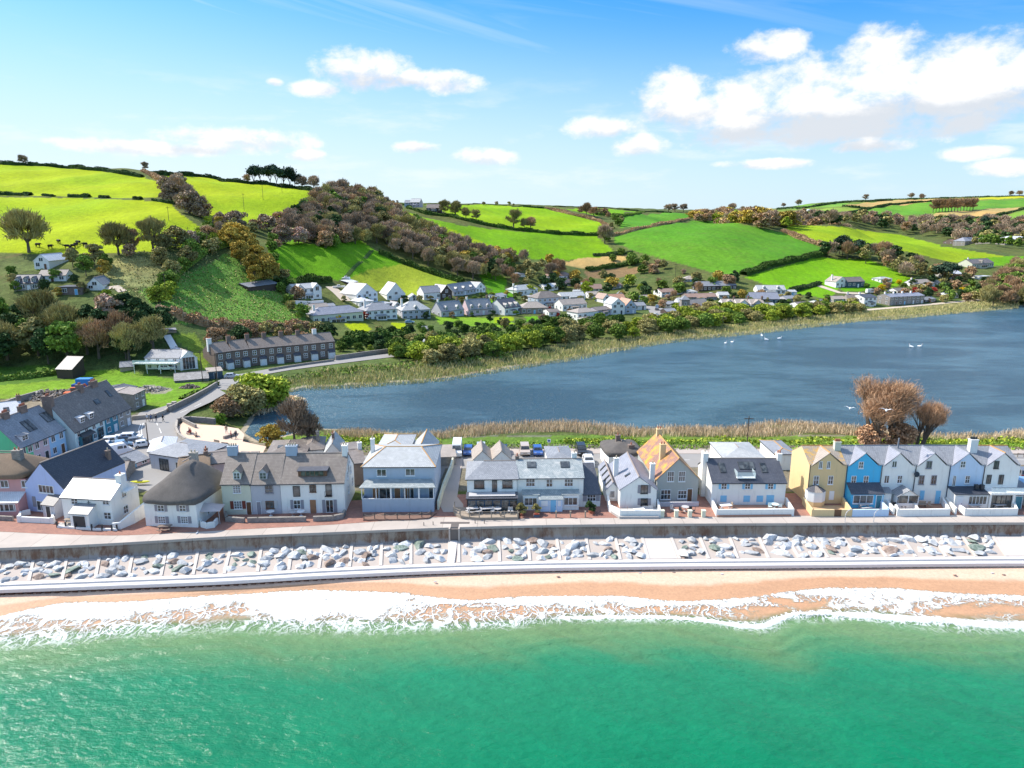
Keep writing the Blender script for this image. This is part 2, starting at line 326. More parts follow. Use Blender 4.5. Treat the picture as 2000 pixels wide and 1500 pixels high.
# ---------------------------------------------------------------- land cover (open ground colours, measured as real areas on the land)
GA=(0.32,0.395,0.005); GB=(0.10,0.25,0.016); GG=(0.125,0.30,0.008); GY=(0.27,0.33,0.025); SC=(0.105,0.125,0.035); SG=(0.10,0.16,0.035)
TAN=(0.52,0.33,0.12); BRN=(0.30,0.17,0.08); ASPH=(0.24,0.235,0.23); DRY=(0.30,0.21,0.11)
def c2(*q): return [(1260+x/2.703,360+y/2.703) for x,y in q]
COV=[
 ([(-300,560),(330,640),(600,640),(900,600),(1300,600),(1700,590),(1990,560),(2300,560),(2300,640),(1300,700),(700,800),(300,830),(-300,830)],(0.10,0.13,0.035),.5),
 # left hillside meadows
 ([(-400,312),(-100,318),(0,321),(100,326),(200,334),(280,345),(318,362),(330,385),(270,388),(150,384),(-400,376)],GA,.15),
 ([(-400,380),(150,387),(270,391),(335,397),(352,418),(398,448),(403,462),(385,478),(300,490),(200,496),(-400,492)],GA,.15),
 ([(306,342),(400,345),(500,356),(611,372),(612,382),(585,400),(575,425),(556,440),(500,438),(400,432),(388,415),(345,372)],GA,.15),
 ([(270,570),(320,545),(400,520),(440,495),(510,520),(560,575),(605,632),(560,642),(420,636),(340,632)],(0.16,0.29,0.045),.35),
 ([(190,520),(260,495),(330,520),(300,560),(230,560)],(0.27,0.25,0.09),.6),
 ([(520,480),(560,466),(600,476),(640,478),(700,468),(732,488),(800,513),(720,527),(672,548),(560,546),(535,520)],GG,.2),
 ([(672,548),(720,527),(800,513),(880,540),(908,551),(870,574),(800,577),(690,560)],GY,.2),
 ([(778,408),(830,425),(900,440),(1000,452),(1165,459),(1202,495),(1150,508),(1060,507),(950,492),(900,474),(850,452),(800,432)],(0.17,0.32,0.006),.2),
 ([(778,408),(830,430),(900,455),(960,480),(1010,500),(950,492),(900,474),(850,452),(800,432)],GA,.2),
 ([(825,388),(900,396),(1000,402),(1065,407),(1110,418),(1170,433),(1187,450),(1165,457),(1080,455),(1000,450),(930,434),(880,418),(832,400)],(0.23,0.37,0.006),.12),
 ([(1095,407),(1180,407),(1258,415),(1215,423),(1160,421)],(0.17,0.33,0.01),.12),
 ([(1207,424),(1300,415),(1350,418),(1342,428),(1280,440),(1212,446)],(0.11,0.28,0.02),.12),
 ([(1198,462),(1260,447),(1350,431),(1420,434),(1500,448),(1562,464),(1608,486),(1560,506),(1460,536),(1400,534),(1330,516),(1230,487),(1200,475)],GB,.3),
 ([(1455,542),(1520,521),(1600,503),(1700,508),(1790,548),(1740,562),(1640,560),(1620,585),(1530,568)],(0.17,0.34,0.006),.2),
 ([(1530,455),(1560,439),(1640,444),(1760,459),(1860,484),(1960,500),(1940,520),(1850,510),(1700,476),(1620,490),(1580,470)],(0.26,0.36,0.01),.15),
 ([(1880,505),(1990,500),(2100,500),(2100,515),(1940,520)],GG,.2),
 ([(1085,515),(1150,503),(1190,500),(1230,496),(1236,503),(1200,518),(1140,524)],TAN,.1),
 ([(1140,530),(1200,524),(1255,522),(1255,530),(1220,541),(1150,544)],BRN,.2),
 ([(925,520),(960,525),(990,545),(985,575),(950,560)],GG,.2),
 ([(950,565),(1000,570),(1010,590),(960,592)],GG,.2),
 # far hills
 (c2((300,135),(600,108),(1100,88),(1600,66),(2100,50),(2100,200),(1300,190),(780,190),(700,140)),(0.16,0.22,0.04),.3),
 (c2((620,125),(760,112),(1000,98),(1100,92),(1040,115),(850,128),(700,130)),(0.17,0.32,0.05),.1),
 (c2((1040,115),(1300,85),(1600,74),(1540,90),(1180,127)),TAN,.1),
 (c2((800,150),(1000,124),(1180,129),(1000,165),(850,165)),(0.25,0.34,0.05),.1),
 (c2((1000,168),(1180,130),(1500,93),(1720,85),(1720,132),(1500,152),(1300,168),(1100,168)),(0.14,0.31,0.03),.1),
 (c2((1600,80),(2100,57),(2100,70),(1620,84)),(0.50,0.46,0.02),.1),
 (c2((1720,88),(2100,75),(2100,110),(1720,135)),(0.12,0.27,0.03),.1),
 (c2((1500,172),(1530,152),(1980,120),(1972,136),(1850,165),(1760,178),(1520,182)),TAN,.1),
 (c2((1100,188),(1300,172),(1300,196),(1180,202)),(0.38,0.36,0.04),.1),
 (c2((1860,168),(2100,125),(2100,195),(1900,190)),(0.2,0.33,0.04),.1),
 # village lawns and gardens
 ([(672,632),(712,631),(726,642),(715,650),(690,648)],GA,.1),([(764,629),(790,632),(800,642),(785,650),(768,640)],GA,.1),
 ([(850,620),(900,618),(960,622),(1000,628),(1010,640),(960,640),(900,636),(860,634)],(0.2,0.33,0.02),.3),
 ([(965,620),(1000,618),(1005,626),(985,630),(965,630)],GA,.1),([(1025,618),(1050,618),(1052,626),(1028,628)],GG,.1),([(985,632),(1005,632),(1008,641),(990,641)],GA,.1),
 ([(1560,596),(1650,590),(1650,606),(1600,606)],GG,.2),([(1690,550),(1730,552),(1722,561),(1690,560)],GG,.2),
 ([(1640,562),(1720,556),(1700,568),(1650,570)],GG,.2),
 # farmland behind the village street
 ([(-300,745),(0,750),(60,745),(120,742),(170,726),(230,722),(300,735),(400,748),(418,752),(330,800),(290,792),(240,790),(190,762),(120,765),(60,775),(-300,800)],(0.17,0.28,0.02),.35),
 ([(-300,715),(0,716),(110,714),(170,712),(150,730),(110,742),(60,748),(0,752),(-300,750)],(0.08,0.16,0.02),.35),
 ([(0,782),(70,768),(150,757),(190,762),(220,775),(150,800),(60,810),(0,812)],(0.28,0.22,0.15),.3),
 ([(280,752),(300,752),(340,760),(320,770),(285,768)],(0.33,0.27,0.18),.2),
 ([(330,655),(380,650),(410,700),(395,735),(380,690)],(0.2,0.25,0.03),.4),
 ([(-300,960),(-300,870),(100,860),(290,800),(470,850),(620,850),(900,852),(1600,850),(2200,855),(2600,860),(2600,960)],(0.20,0.17,0.12),.2),
 ([(470,848),(560,852),(620,843),(860,855),(1200,850),(1700,852),(2300,850),(2300,872),(1700,872),(1250,868),(880,868),(700,868),(620,866),(500,864)],(0.13,0.2,0.03),.35),
]
X0G=np.where(TN<0,1,1)
# sea front lines, as world curves Y(X)
def curve(pts,z):
    P=np.array([gp(x,y,z)[:2] for x,y in pts]); P=P[np.argsort(P[:,0])]
    a=P[0]-(P[1]-P[0])/np.linalg.norm(P[1]-P[0])*900; b=P[-1]+np.array([900,0]); P=np.vstack([a,P,b])
    return lambda X: hermite(P[:,0],P[:,1],np.asarray(X,float))
WALL=curve([(-60,1074),(0,1071),(110,1067),(220,1061.5),(330,1055),(440,1048.5),(650,1040),(875,1031),(1100,1025.7),(1320,1023.5),(1580,1022.4),(2000,1021)],0)
PROM=curve([(-60,1039),(0,1041),(110,1046),(220,1048.5),(330,1044),(440,1038),(650,1027),(760,1019),(850,1012.5),(900,1012),(1012,1015),(1320,1012.5),(1580,1009.5),(2000,1008)],0)
APR=curve([(-60,1141),(0,1139),(220,1131),(440,1122.5),(650,1111),(900,1101),(1100,1096.5),(1580,1091.7),(2000,1088.5)],-2.5)
TY0=np.zeros(len(TN))
for i,t in enumerate(TN):
    y=100.0
    for _ in range(30): y=0.5*y+0.5*float(PROM([t*y])[0])
    TY0[i]=y+0.3
# ground mesh, spread from the promenade to beyond the skyline
NR=560
s=np.linspace(0,1,NR)
lny=np.log(TY0)[:,None]*(1-s)[None,:]+math.log(5000)*s[None,:]
GY_=np.exp(lny); GX_=TN[:,None]*GY_; GZ_=hz_(GX_.ravel(),GY_.ravel()).reshape(GX_.shape)
frontY=GY_<135
cov=np.zeros(GX_.shape+(4,)); cov[...,:3]=SC; cov[...,3]=.6
for pts,c,a in COV:
    P=tpoly(pts); m=inpoly(P,GX_,GY_); cov[m]=(*c,a)
# reed bank strip and muddy rim around the lake
nr=GY_<480
ldg=np.full(GX_.shape,1e3); ldg[nr]=polydist(LAKE,GX_[nr],GY_[nr])
insg=inpoly(LAKE,GX_,GY_)
farbank=(GY_>KYT.mean(axis=1)[0]*0)&(GY_>170)
m=(ldg<1.2)&~insg; cov[m]=(0.42,0.34,0.24,.2)
m=insg; cov[m]=(0.12,0.12,0.08,.2)
V=np.stack([GX_.ravel(),GY_.ravel(),GZ_.ravel()],1)
nc=len(TN)
I=(np.arange(nc-1)[:,None]*NR+np.arange(NR-1)[None,:]).ravel()
Q=np.stack([I,I+NR,I+NR+1,I+1],1)
def big_mesh(name,V,Q,mats,uv=None,smooth=True):
    me=bpy.data.meshes.new(name); me.vertices.add(len(V)); me.vertices.foreach_set('co',np.asarray(V,np.float32).ravel())
    k=Q.shape[1]
    me.loops.add(len(Q)*k); me.loops.foreach_set('vertex_index',Q.ravel().astype(np.int32))
    me.polygons.add(len(Q)); me.polygons.foreach_set('loop_start',np.arange(0,len(Q)*k,k,dtype=np.int32))
    me.polygons.foreach_set('loop_total',np.full(len(Q),k,np.int32))
    for m in mats: me.materials.append(m)
    me.update(calc_edges=True); me.validate()
    me.polygons.foreach_set('use_smooth',[smooth]*len(me.polygons))
    if uv is not None:
        l=me.uv_layers.new(name='UVMap'); l.data.foreach_set('uv',np.asarray(uv,np.float32)[Q.ravel()].ravel())
    o=bpy.data.objects.new(name,me); col.objects.link(o); return o
m,g,bs=new_mat('grass and earth')
at=g.n('ShaderNodeAttribute',attribute_name='cover'); t=g.n('ShaderNodeTexCoord'); o=t.outputs['Object']
A=at.outputs['Alpha']
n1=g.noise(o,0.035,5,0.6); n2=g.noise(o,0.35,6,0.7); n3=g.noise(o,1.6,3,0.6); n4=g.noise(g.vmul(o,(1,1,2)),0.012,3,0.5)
k=g.m('ADD',1.0,g.m('MULTIPLY',g.m('SUBTRACT',n1,0.5),g.m('ADD',0.45,A)))
k=g.m('ADD',k,g.m('MULTIPLY',g.m('SUBTRACT',n2,0.5),g.m('MULTIPLY',g.m('ADD',A,0.22),2.4)))
k=g.m('ADD',k,g.m('MULTIPLY',g.m('SUBTRACT',n3,0.5),g.m('ADD',A,0.7)))
wv_=g.n('ShaderNodeTexWave'); g.lk(g.vmul(o,(.55,.83,0)),wv_.inputs['Vector']); wv_.inputs['Scale'].default_value=.09; wv_.inputs['Distortion'].default_value=1.2; wv_.inputs['Detail'].default_value=1
k=g.m('MULTIPLY',k,g.m('ADD',.97,g.m('MULTIPLY',wv_.outputs[1],.05)))
c=g.mix(1.0,at.outputs['Color'],g.vec(k,k,k),'MULTIPLY')
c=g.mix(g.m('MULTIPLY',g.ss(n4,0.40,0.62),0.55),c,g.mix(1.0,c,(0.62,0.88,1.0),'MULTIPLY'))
c=g.mix(g.m('MULTIPLY',g.ss(g.noise(o,0.16,5,0.7,0.5),0.5,0.72),g.m('MULTIPLY',A,0.9)),c,(0.17,0.13,0.06))
g.put(bs.inputs['Base Color'],c); bs.inputs['Roughness'].default_value=0.95; bs.inputs['Specular IOR Level'].default_value=0.1
bump(g,bs,g.m('ADD',n2,g.m('MULTIPLY',n3,0.5)),0.6,1.0)
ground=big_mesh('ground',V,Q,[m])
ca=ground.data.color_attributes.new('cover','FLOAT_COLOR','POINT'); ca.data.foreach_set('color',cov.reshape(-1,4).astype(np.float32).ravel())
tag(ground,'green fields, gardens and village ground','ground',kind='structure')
# ---------------------------------------------------------------- lake
m,g,bs=new_mat('lake water'); t=g.n('ShaderNodeTexCoord'); o=t.outputs['Object']
w1=g.noise(g.vmul(o,(0.8,1.6,1)),.8,6,0.65,0.4); w2=g.m('ADD',g.m('MULTIPLY',g.noise(g.vmul(o,(.6,1.4,1)),0.022,5,0.6,1.2),.7),g.m('MULTIPLY',g.noise(g.vmul(o,(.5,1.6,1)),.25,4,.7,.5),.3))
g.put(bs.inputs['Base Color'],g.mix(g.ss(w2,0.4,0.6),(0.03,0.078,0.115),(0.07,0.145,0.19)))
g.put(bs.inputs['Roughness'],g.m('ADD',0.16,g.m('MULTIPLY',w2,0.16))); bs.inputs['IOR'].default_value=1.33
bump(g,bs,w1,1.0,0.6)
Lv=[(x,y,LAKEZ) for x,y in [(-75,148),(760,148),(760,460),(-75,460)]]
lake=mesh_obj('lake',Lv,[(0,1,2,3)],[m]); tag(lake,'blue rippled freshwater lake behind the village','lake',kind='structure')
# ---------------------------------------------------------------- sea front
XS=np.concatenate([np.arange(-420,-130,8),np.arange(-130,131,1.0),np.arange(138,420,8)])
def strip(name,rows,mat,uvs=None,smooth=False,sub=None):
    """rows: list of (Y array, Z array) over XS"""
    n=len(XS); V=np.concatenate([np.stack([XS,np.broadcast_to(y,XS.shape),np.broadcast_to(z,XS.shape)],1) for y,z in rows])
    L=0; uv=[]
    for i,(y,z) in enumerate(rows):
        if i: L+=float(np.hypot(np.mean(y-rows[i-1][0]),np.mean(np.asarray(z)-np.asarray(rows[i-1][1]))))
        uv.append(np.stack([XS,np.full(n,-L)],1))
    I=((np.arange(len(rows)-1)*n)[:,None]+np.arange(n-1)[None,:]).ravel()
    Q=np.stack([I+n,I+n+1,I+1,I],1)
    return big_mesh(name,V,Q,[mat],np.concatenate(uv),smooth)
yw=WALL(XS); yp=PROM(XS); ya=APR(XS)
CONC=plain('pale concrete',(0.44,0.38,0.335),0.85,0.12,0.3,stain=0.18); CONC2=plain('new concrete',(0.55,0.50,0.455),0.8,0.07,0.4,stain=0.08)
STEP=plain('white concrete step',(0.64,0.60,0.575),0.7,0.05,0.5,stain=0.08)
zz=0.0
m,g,bs=new_mat('jointed concrete'); t=g.n('ShaderNodeTexCoord'); uv=t.outputs['UV']; o=t.outputs['Object']; b=g.n('ShaderNodeTexBrick'); b.offset=0; g.lk(uv,b.inputs['Vector']); b.inputs['Scale'].default_value=1; b.inputs['Brick Width'].default_value=5.2; b.inputs['Row Height'].default_value=30; b.inputs['Mortar Size'].default_value=.035
g.put(b.inputs['Color1'],(0.47,0.41,0.36)); g.put(b.inputs['Color2'],(0.42,0.365,0.32)); g.put(b.inputs['Mortar'],(0.25,0.21,0.18)); n=g.noise(o,.25,7,.7,.4); k=g.m('ADD',.7,g.m('MULTIPLY',n,.6)); g.put(bs.inputs['Base Color'],g.mix(1.0,b.outputs[0],g.vec(k,k,k),'MULTIPLY')); bs.inputs['Roughness'].default_value=.88
promenade=strip('promenade',[(yp+0.35,0.04),(yw+0.02,0.05)],m); tag(promenade,'pale concrete promenade along the top of the sea wall','promenade',kind='structure')
m,g,bs=new_mat('red brick paving'); t=g.n('ShaderNodeTexCoord'); o=t.outputs['Object']
b=g.n('ShaderNodeTexBrick'); g.lk(o,b.inputs['Vector']); b.inputs['Scale'].default_value=1; b.inputs['Brick Width'].default_value=.4; b.inputs['Row Height'].default_value=.2; b.inputs['Mortar Size'].default_value=.012
g.put(b.inputs['Color1'],(0.36,0.17,0.12)); g.put(b.inputs['Color2'],(0.27,0.13,0.10)); g.put(b.inputs['Mortar'],(0.2,0.13,0.1))
n=g.noise(o,0.3,6,0.7); k=g.m('ADD',0.6,g.m('MULTIPLY',n,0.8)); g.put(bs.inputs['Base Color'],g.mix(1.0,b.outputs[0],g.vec(k,k,k),'MULTIPLY')); bs.inputs['Roughness'].default_value=.85
paving=strip('path',[(yp+9.5,0.06),(yp+0.35,0.06)],m); tag(paving,'red brick path between the houses and the promenade','path',kind='structure')
# sea wall: parapet edge, stained face
m,g,bs=new_mat('stained sea wall'); t=g.n('ShaderNodeTexCoord'); uv=t.outputs['UV']; o=t.outputs['Object']
s_=g.n('ShaderNodeSeparateXYZ'); g.lk(uv,s_.inputs[0]); vv=s_.outputs[1]
na=g.noise(g.vmul(uv,(1,0.35,1)),0.7,7,0.75); nb=g.noise(uv,0.09,3,0.5); nd_=g.noise(g.vmul(uv,(3,0.3,1)),1.5,4,0.7)
face=g.mix(g.ss(na,0.38,0.62),(0.34,0.28,0.22),(0.17,0.085,0.05))
face=g.mix(g.m('MULTIPLY',g.ss(nb,0.45,0.6),0.7),face,(0.30,0.26,0.21))
low=g.ss(g.m('ADD',vv,g.m('MULTIPLY',g.m('SUBTRACT',na,0.5),2.2)),-1.5,-1.95)
face=g.mix(g.m('MULTIPLY',low,0.85),face,(0.30,0.29,0.29))
face=g.mix(g.m('MULTIPLY',g.ss(nd_,0.62,0.72),0.55),face,(0.42,0.38,0.33))
face=g.mix(g.ss(vv,-0.42,-0.32),face,(0.42,0.38,0.34))
wv=g.n('ShaderNodeTexBrick'); g.lk(uv,wv.inputs['Vector']); wv.inputs['Scale'].default_value=1; wv.inputs['Brick Width'].default_value=4.6; wv.inputs['Row Height'].default_value=9; wv.inputs['Mortar Size'].default_value=.03
g.put(wv.inputs['Color1'],(1,1,1)); g.put(wv.inputs['Color2'],(.86,.84,.82)); g.put(wv.inputs['Mortar'],(.5,.5,.5))
g.put(bs.inputs['Base Color'],g.mix(1.0,face,wv.outputs[0],'MULTIPLY')); bs.inputs['Roughness'].default_value=.9; bump(g,bs,na,.4,.08)
WALLM=m
gapx=gp(882,1031)[0]  # the stair gap
seawall=empty('sea_wall',(0,0,0),0,'long stained concrete sea wall between the promenade and the boulder slope','sea wall')
fs=strip('wall_face',[(yw+0.02,0.05),(yw-0.02,-.05),(yw-0.02,-.45),(yw-0.12,-.5),(yw-0.45,-2.05)],WALLM); fs.parent=seawall
# sloping apron with ribs, then the stepped edge
ZT,ZB=-2.0,-2.5
apron=strip('sea_defence_slope',[(yw-0.4,ZT),(yw*0.5+ya*0.5,(ZT+ZB)/2),(ya,ZB)],CONC)
rev=empty('sea_defence',(0,0,0),0,'sloping concrete sea defence with ribs and a long white stepped edge above the beach','sea defence')
apron.name='slope'; apron.parent=rev
st=strip('stepped_edge',[(ya,ZB),(ya-0.02,ZB+.16),(ya-0.8,ZB+.16),(ya-0.82,ZB-.06),(ya-1.65,ZB-.06),(ya-1.7,ZB-.12),(ya-1.7,ZB-.55),(ya-1.2,ZB-.6)],STEP); st.parent=rev
PILE=plain('rusty steel',(0.09,0.04,0.025),0.9,0.4,2.0)
pm=MB()
for x in np.arange(-150,135,1.15):
    y=float(APR([x])[0])-1.35
    pm.box(x-.33,x+.33,y-.16,y+.1,ZB-3,ZB-.58,PILE); pm.box(x+.33,x+.82,y+.1,y+.3,ZB-3,ZB-.58,PILE)
pm.build('sheet_piling',rev)
def aprpt(x,f):
    """a point on the slope: x along, f 0 top .. 1 bottom"""
    a=float(WALL([x])[0])-.4; b=float(APR([x])[0]); return Vector((x,a*(1-f)+b*f,ZT*(1-f)+ZB*f))
def gx(px,py,z): return float(gp(px,py,z)[0])
# ribs: (top x px, bottom x px) at wall foot and at the step
RIB_T=[(7,-12),(66,48),(134,118),(197,183),(263,247),(323,310),(385,375),(446,440),(508,500),(566,562),(628,622),(687,682),(746,745),(805,802)]
RIB_T=[(7,-12),(72,55),(137,120),(200,185),(263,249),(326,313),(388,376),(450,437),(511,502),(571,563),(630,622),(688,682),(746,743),(803,802),(878,878),(896,896),(974,976),(1031,1035),(1087,1094),(1144,1152),(1201,1212),(1253,1267),(1310,1328),(1366,1385),(1424,1442),(1481,1502),(1535,1562),(1587,1618),(1644,1676),(1701,1733),(1760,1791),(1820,1850),(1878,1909),(1937,1968),(1995,2027)]
def yfoot(px): return float(np.interp(px,[0,220,650,1100,2000],[1095,1085,1065,1049,1046]))
def yapr(px): return float(np.interp(px,[0,220,440,650,900,1100,1580,2000],[1139,1131,1122.5,1111,1101,1096.5,1091.7,1088.5]))
RIBX=[]
for a,b in RIB_T:
    xa=gx(a,yfoot(a),ZT); xb=gx(b,yapr(b),ZB); RIBX.append((xa,xb))
    A0=aprpt(xa,0.0); B0=aprpt(xb,0.97); A0.x=xa; B0.x=xb; w=0.22; h=Vector((0,0,.13)); q=Vector((w,0,0)); dn=Vector((0,0,-.1))
    P=[A0-q+h,B0-q+h,B0+q+h,A0+q+h]; rm=MB(); rm.slab(P,.3,CONC2); rm.build('rib',rev)
# smooth panels without boulders
def panel(i,j,matl=CONC2):
    xa0,xb0=RIBX[i]; xa1,xb1=RIBX[j]
    pn=MB(); P=[aprpt(xa0+.25,.03),aprpt(xb0+.25,.95),aprpt(xb1-.25,.95),aprpt(xa1-.25,.03)]
    pn.slab([p+Vector((0,0,.06)) for p in P],.2,matl); pn.build('smooth_panel',rev)
panel(21,22); panel(33,34)
# stairs from the gap in the wall
sm=MB(); xa0,xb0=RIBX[14]; xa1,xb1=RIBX[15]
for i in range(12):
    f0=i/12; f1=(i+1)/12; p=aprpt((xa0+xa1)/2,f0); q=aprpt((xa0+xa1)/2,f1); w=abs(xa1-xa0)/2-.15
    sm.box(p.x-w,p.x+w,q.y,p.y+.05,q.z-.3,q.z+.22 ,STEP)
sm.build('stair',rev)
# ---------------------------------------------------------------- boulders
def rockmat(name,c,c2_,moss=0.0):
    m,g,bs=new_mat(name); t=g.n('ShaderNodeTexCoord'); o=t.outputs['Object']; oi=g.n('ShaderNodeObjectInfo')
    n=g.noise(o,1.3,7,0.7,0.6); v=g.noise(g.vmul(o,(1,1,4)),2.2,5,0.7)
    c=g.mix(g.ss(n,0.35,0.65),c,c2_); c=g.mix(g.m('MULTIPLY',g.ss(v,0.55,0.7),0.6),c,(0.5,0.5,0.48))
    k=g.m('ADD',0.78,g.m('MULTIPLY',oi.outputs['Random'],0.42)); c=g.mix(1.0,c,g.vec(k,k,k),'MULTIPLY')
    g.put(bs.inputs['Base Color'],c); bs.inputs['Roughness'].default_value=.85; bump(g,bs,n,.7,.15); return m
RG=rockmat('grey limestone',(0.38,0.40,0.42),(0.64,0.64,0.63)); RGN=rockmat('green grey stone',(0.10,0.145,0.115),(0.27,0.32,0.27)); RB=rockmat('brown stone',(0.19,0.13,0.10),(0.36,0.27,0.22))
def rock_mesh(seed,m):
    r=random.Random(seed); bm=bmesh.new(); bmesh.ops.create_icosphere(bm,subdivisions=3,radius=1)
    pl=[(Vector((r.uniform(-1,1),r.uniform(-1,1),r.uniform(-1,1))).normalized(),r.uniform(.45,.8)) for _ in range(13)]
    for v in bm.verts:
        for n,d in pl:
            k=v.co.dot(n)-d
            if k>0: v.co-=n*k
        v.co*=1+0.05*math.sin(v.co.x*5+seed)*math.cos(v.co.y*6)
    bmesh.ops.transform(bm,matrix=Matrix.Diagonal((1.3,.9,.58,1)),verts=bm.verts)
    me=bpy.data.meshes.new('boulder'); bm.to_mesh(me); bm.free(); me.materials.append(m); return me
RK={'g':[rock_mesh(i,RG) for i in range(8)],'n':[rock_mesh(20+i,RGN) for i in range(3)],'b':[rock_mesh(30+i,RB) for i in range(2)]}
def add_rock(p,s,rz,kind,lab,r):
    o=bpy.data.objects.new('boulder',r.choice(RK[kind])); col.objects.link(o)
    o.location=p; o.scale=(s*r.uniform(.8,1.3),s*r.uniform(.8,1.15),s*r.uniform(.75,1.1)); o.rotation_euler=(r.uniform(-.35,.35),r.uniform(-.3,.3),rz)
    tag(o,lab,'boulder','boulders bedded in the sea defence slope'); return o
nrock=0
rr=random.Random(3)
BAYS=[(i,i+1) for i in range(len(RIBX)-1) if i not in (14,21,33)]
KL={'g':'grey boulder','n':'greenish boulder','b':'brown boulder'}
for bi,(i,j) in enumerate(BAYS):
    xa0,xb0=RIBX[i]; xa1,xb1=RIBX[j]; left=i<8
    P=[]; want=10 if i<22 else 9; tries=0
    while len(P)<want and tries<9000:
        tries+=1; u=rr.uniform(.14,.86); f=rr.uniform(.07,.9); s=rr.choice((rr.uniform(.45,.72),rr.uniform(.68,1.05)))*(1.0 if left else 1.12)
        x=(xa0+(xa1-xa0)*u)*(1-f)+(xb0+(xb1-xb0)*u)*f
        q=aprpt(x,f)
        if all((q.x-p[0].x)**2+((q.y-p[0].y)*1.15)**2>(.66*(s+p[1]))**2 for p in P): P.append((q,s,f,u))
    for q,s,f,u in P:
        k=rr.random(); kind='n' if k<(.2 if left else .08) else ('b' if k<(.25 if left else .12) else 'g')
        hgt=('upper' if f<.36 else ('lower' if f>.63 else 'middle'))+(' left' if u<.38 else (' right' if u>.62 else ''))
        where=('%s bay of boulders left of the concrete stair'%['first','second','third','fourth','fifth','sixth','seventh','eighth','ninth','tenth','eleventh','twelfth','thirteenth','fourteenth'][13-i]) if i<14 else (('%s bay of boulders between stair and wide plain slab'%['first','second','third','fourth','fifth','sixth'][i-15]) if i<21 else ('%s bay of boulders right of the wide plain slab'%['first','second','third','fourth','fifth','sixth','seventh','eighth','ninth','tenth','eleventh','twelfth'][i-22]))
        add_rock(q+Vector((0,0,s*.08)),s,rr.uniform(0,6.3),kind,'%s %s in the %s'%(hgt,KL[kind],where),rr); nrock+=1
# ---------------------------------------------------------------- beach and sea
SEAZ=-4.25
FU=curve([(-60,1212),(0,1201),(70,1185),(142,1173),(215,1173),(285,1170),(340,1166),(400,1161),(500,1156),(625,1149),(700,1151),(775,1154),(850,1164),(925,1170),(1000,1164),(1090,1162),(1200,1162),(1325,1172),(1450,1165),(1550,1152),(1635,1145),(1740,1146),(1850,1155),(2000,1161),(2080,1165)],-3.9)
FL=curve([(-60,1262),(0,1256),(150,1246),(270,1232),(400,1227),(500,1222),(700,1225),(900,1222),(1000,1218),(1100,1209),(1250,1210),(1370,1214),(1480,1226),(1560,1208),(1700,1210),(1850,1221),(2000,1226)],-4.25)
yfu=FU(XS); yfl=FL(XS); top=ya-1.3
ztop=np.interp(XS,[-90,-20,100],[-3.5,-3.3,-3.15])
def beachz(X,Y):
    a=APR(X)-1.3; b=FU(X); c=FL(X); zt=np.interp(X,[-90,-20,100],[-3.5,-3.3,-3.15])
    f=(a-Y)/(a-b); z=zt+( -3.9-zt)*np.clip(f,0,1)**1.15
    g_=np.clip((b-Y)/(b-c),0,40); return np.where(f>1,-3.9-g_*.35,z)
rows=[]
for s in np.linspace(0,1,14): y=top*(1-s)+yfu*s; rows.append((y,beachz(XS,y)+.04*np.sin(XS/2.3+s*9)*s))
for s in np.linspace(0.1,3,20): y=yfu+(yfl-yfu)*s; rows.append((y,beachz(XS,y)))
m,g,bs=new_mat('orange shingle'); t=g.n('ShaderNodeTexCoord'); uv=t.outputs['UV']; o=t.outputs['Object']
at=g.n('ShaderNodeAttribute',attribute_name='wet')
n=g.noise(g.vmul(o,(.35,1,1)),.5,6,.7); n2=g.noise(o,2.6,6,.85)
dry=g.mix(n,(0.60,0.39,0.27),(0.74,0.52,0.38)); wet=g.mix(n,(0.44,0.24,0.13),(0.56,0.32,0.18))
k=g.m('ADD',.45,g.m('MULTIPLY',n2,1.1))
wf=g.ss(g.m('ADD',at.outputs['Fac'],g.m('MULTIPLY',g.m('SUBTRACT',g.noise(g.vmul(o,(.1,.1,.1)),1,4,.6),.5),.5)),.42,.62)
c=g.mix(1.0,g.mix(wf,dry,wet),g.vec(k,k,k),'MULTIPLY')
g.put(bs.inputs['Base Color'],c); g.put(bs.inputs['Roughness'],g.m('SUBTRACT',.95,g.m('MULTIPLY',wf,.35))); bump(g,bs,n2,.8,.06)
beach=strip('beach',rows,m,smooth=True); tag(beach,'orange shingle beach below the sea defence','beach',kind='structure')
wa=beach.data.attributes.new('wet','FLOAT','POINT'); wv_=[]
for s in np.linspace(0,1,14): wv_+= [s]*len(XS)
wv_+=[1.0]*(20*len(XS)); wa.data.foreach_set('value',np.array(wv_,np.float32))
# sea sheet: thin swash over the shingle, then open water
ss_=np.concatenate([np.linspace(0,1.3,40),1.3+np.geomspace(.04,9,46),[20,60,140]])
n=len(XS); Vs=[];fv=[]
XS2=np.concatenate([[-2500,-1200,-700],XS,[700,1200,2500]]); n=len(XS2)
fu=FU(XS2); fl=FL(XS2); wd=np.interp(XS2,[-90,0,100],[5.2,4.6,4.6])
for s in ss_:
    y=fu+(fl-fu)*s if s<=1.3 else fu+(fl-fu)*1.3-(s-1.3)*4.6
    bz=beachz(XS2,y) if s<4 else np.full(n,-50.)
    z=np.maximum(bz+.05,SEAZ)+ (0.12*(1+np.sin(s*11+XS2*.35)*np.sin(XS2*.13+s*2)) if 1.0<s<8 else 0)*min(1,max(0,s-1))
    if .72<s<1.02: z=z+.30*np.exp(-((s-.9)/.06)**2)*np.clip(np.sin((XS2-20)/26),0,1)
    Vs.append(np.stack([XS2,y,z],1)); fv.append(np.full(n,s))
I=((np.arange(len(ss_)-1)*n)[:,None]+np.arange(n-1)[None,:]).ravel(); Q=np.stack([I+n,I+n+1,I+1,I],1)
m,g,bs=new_mat('sea water')
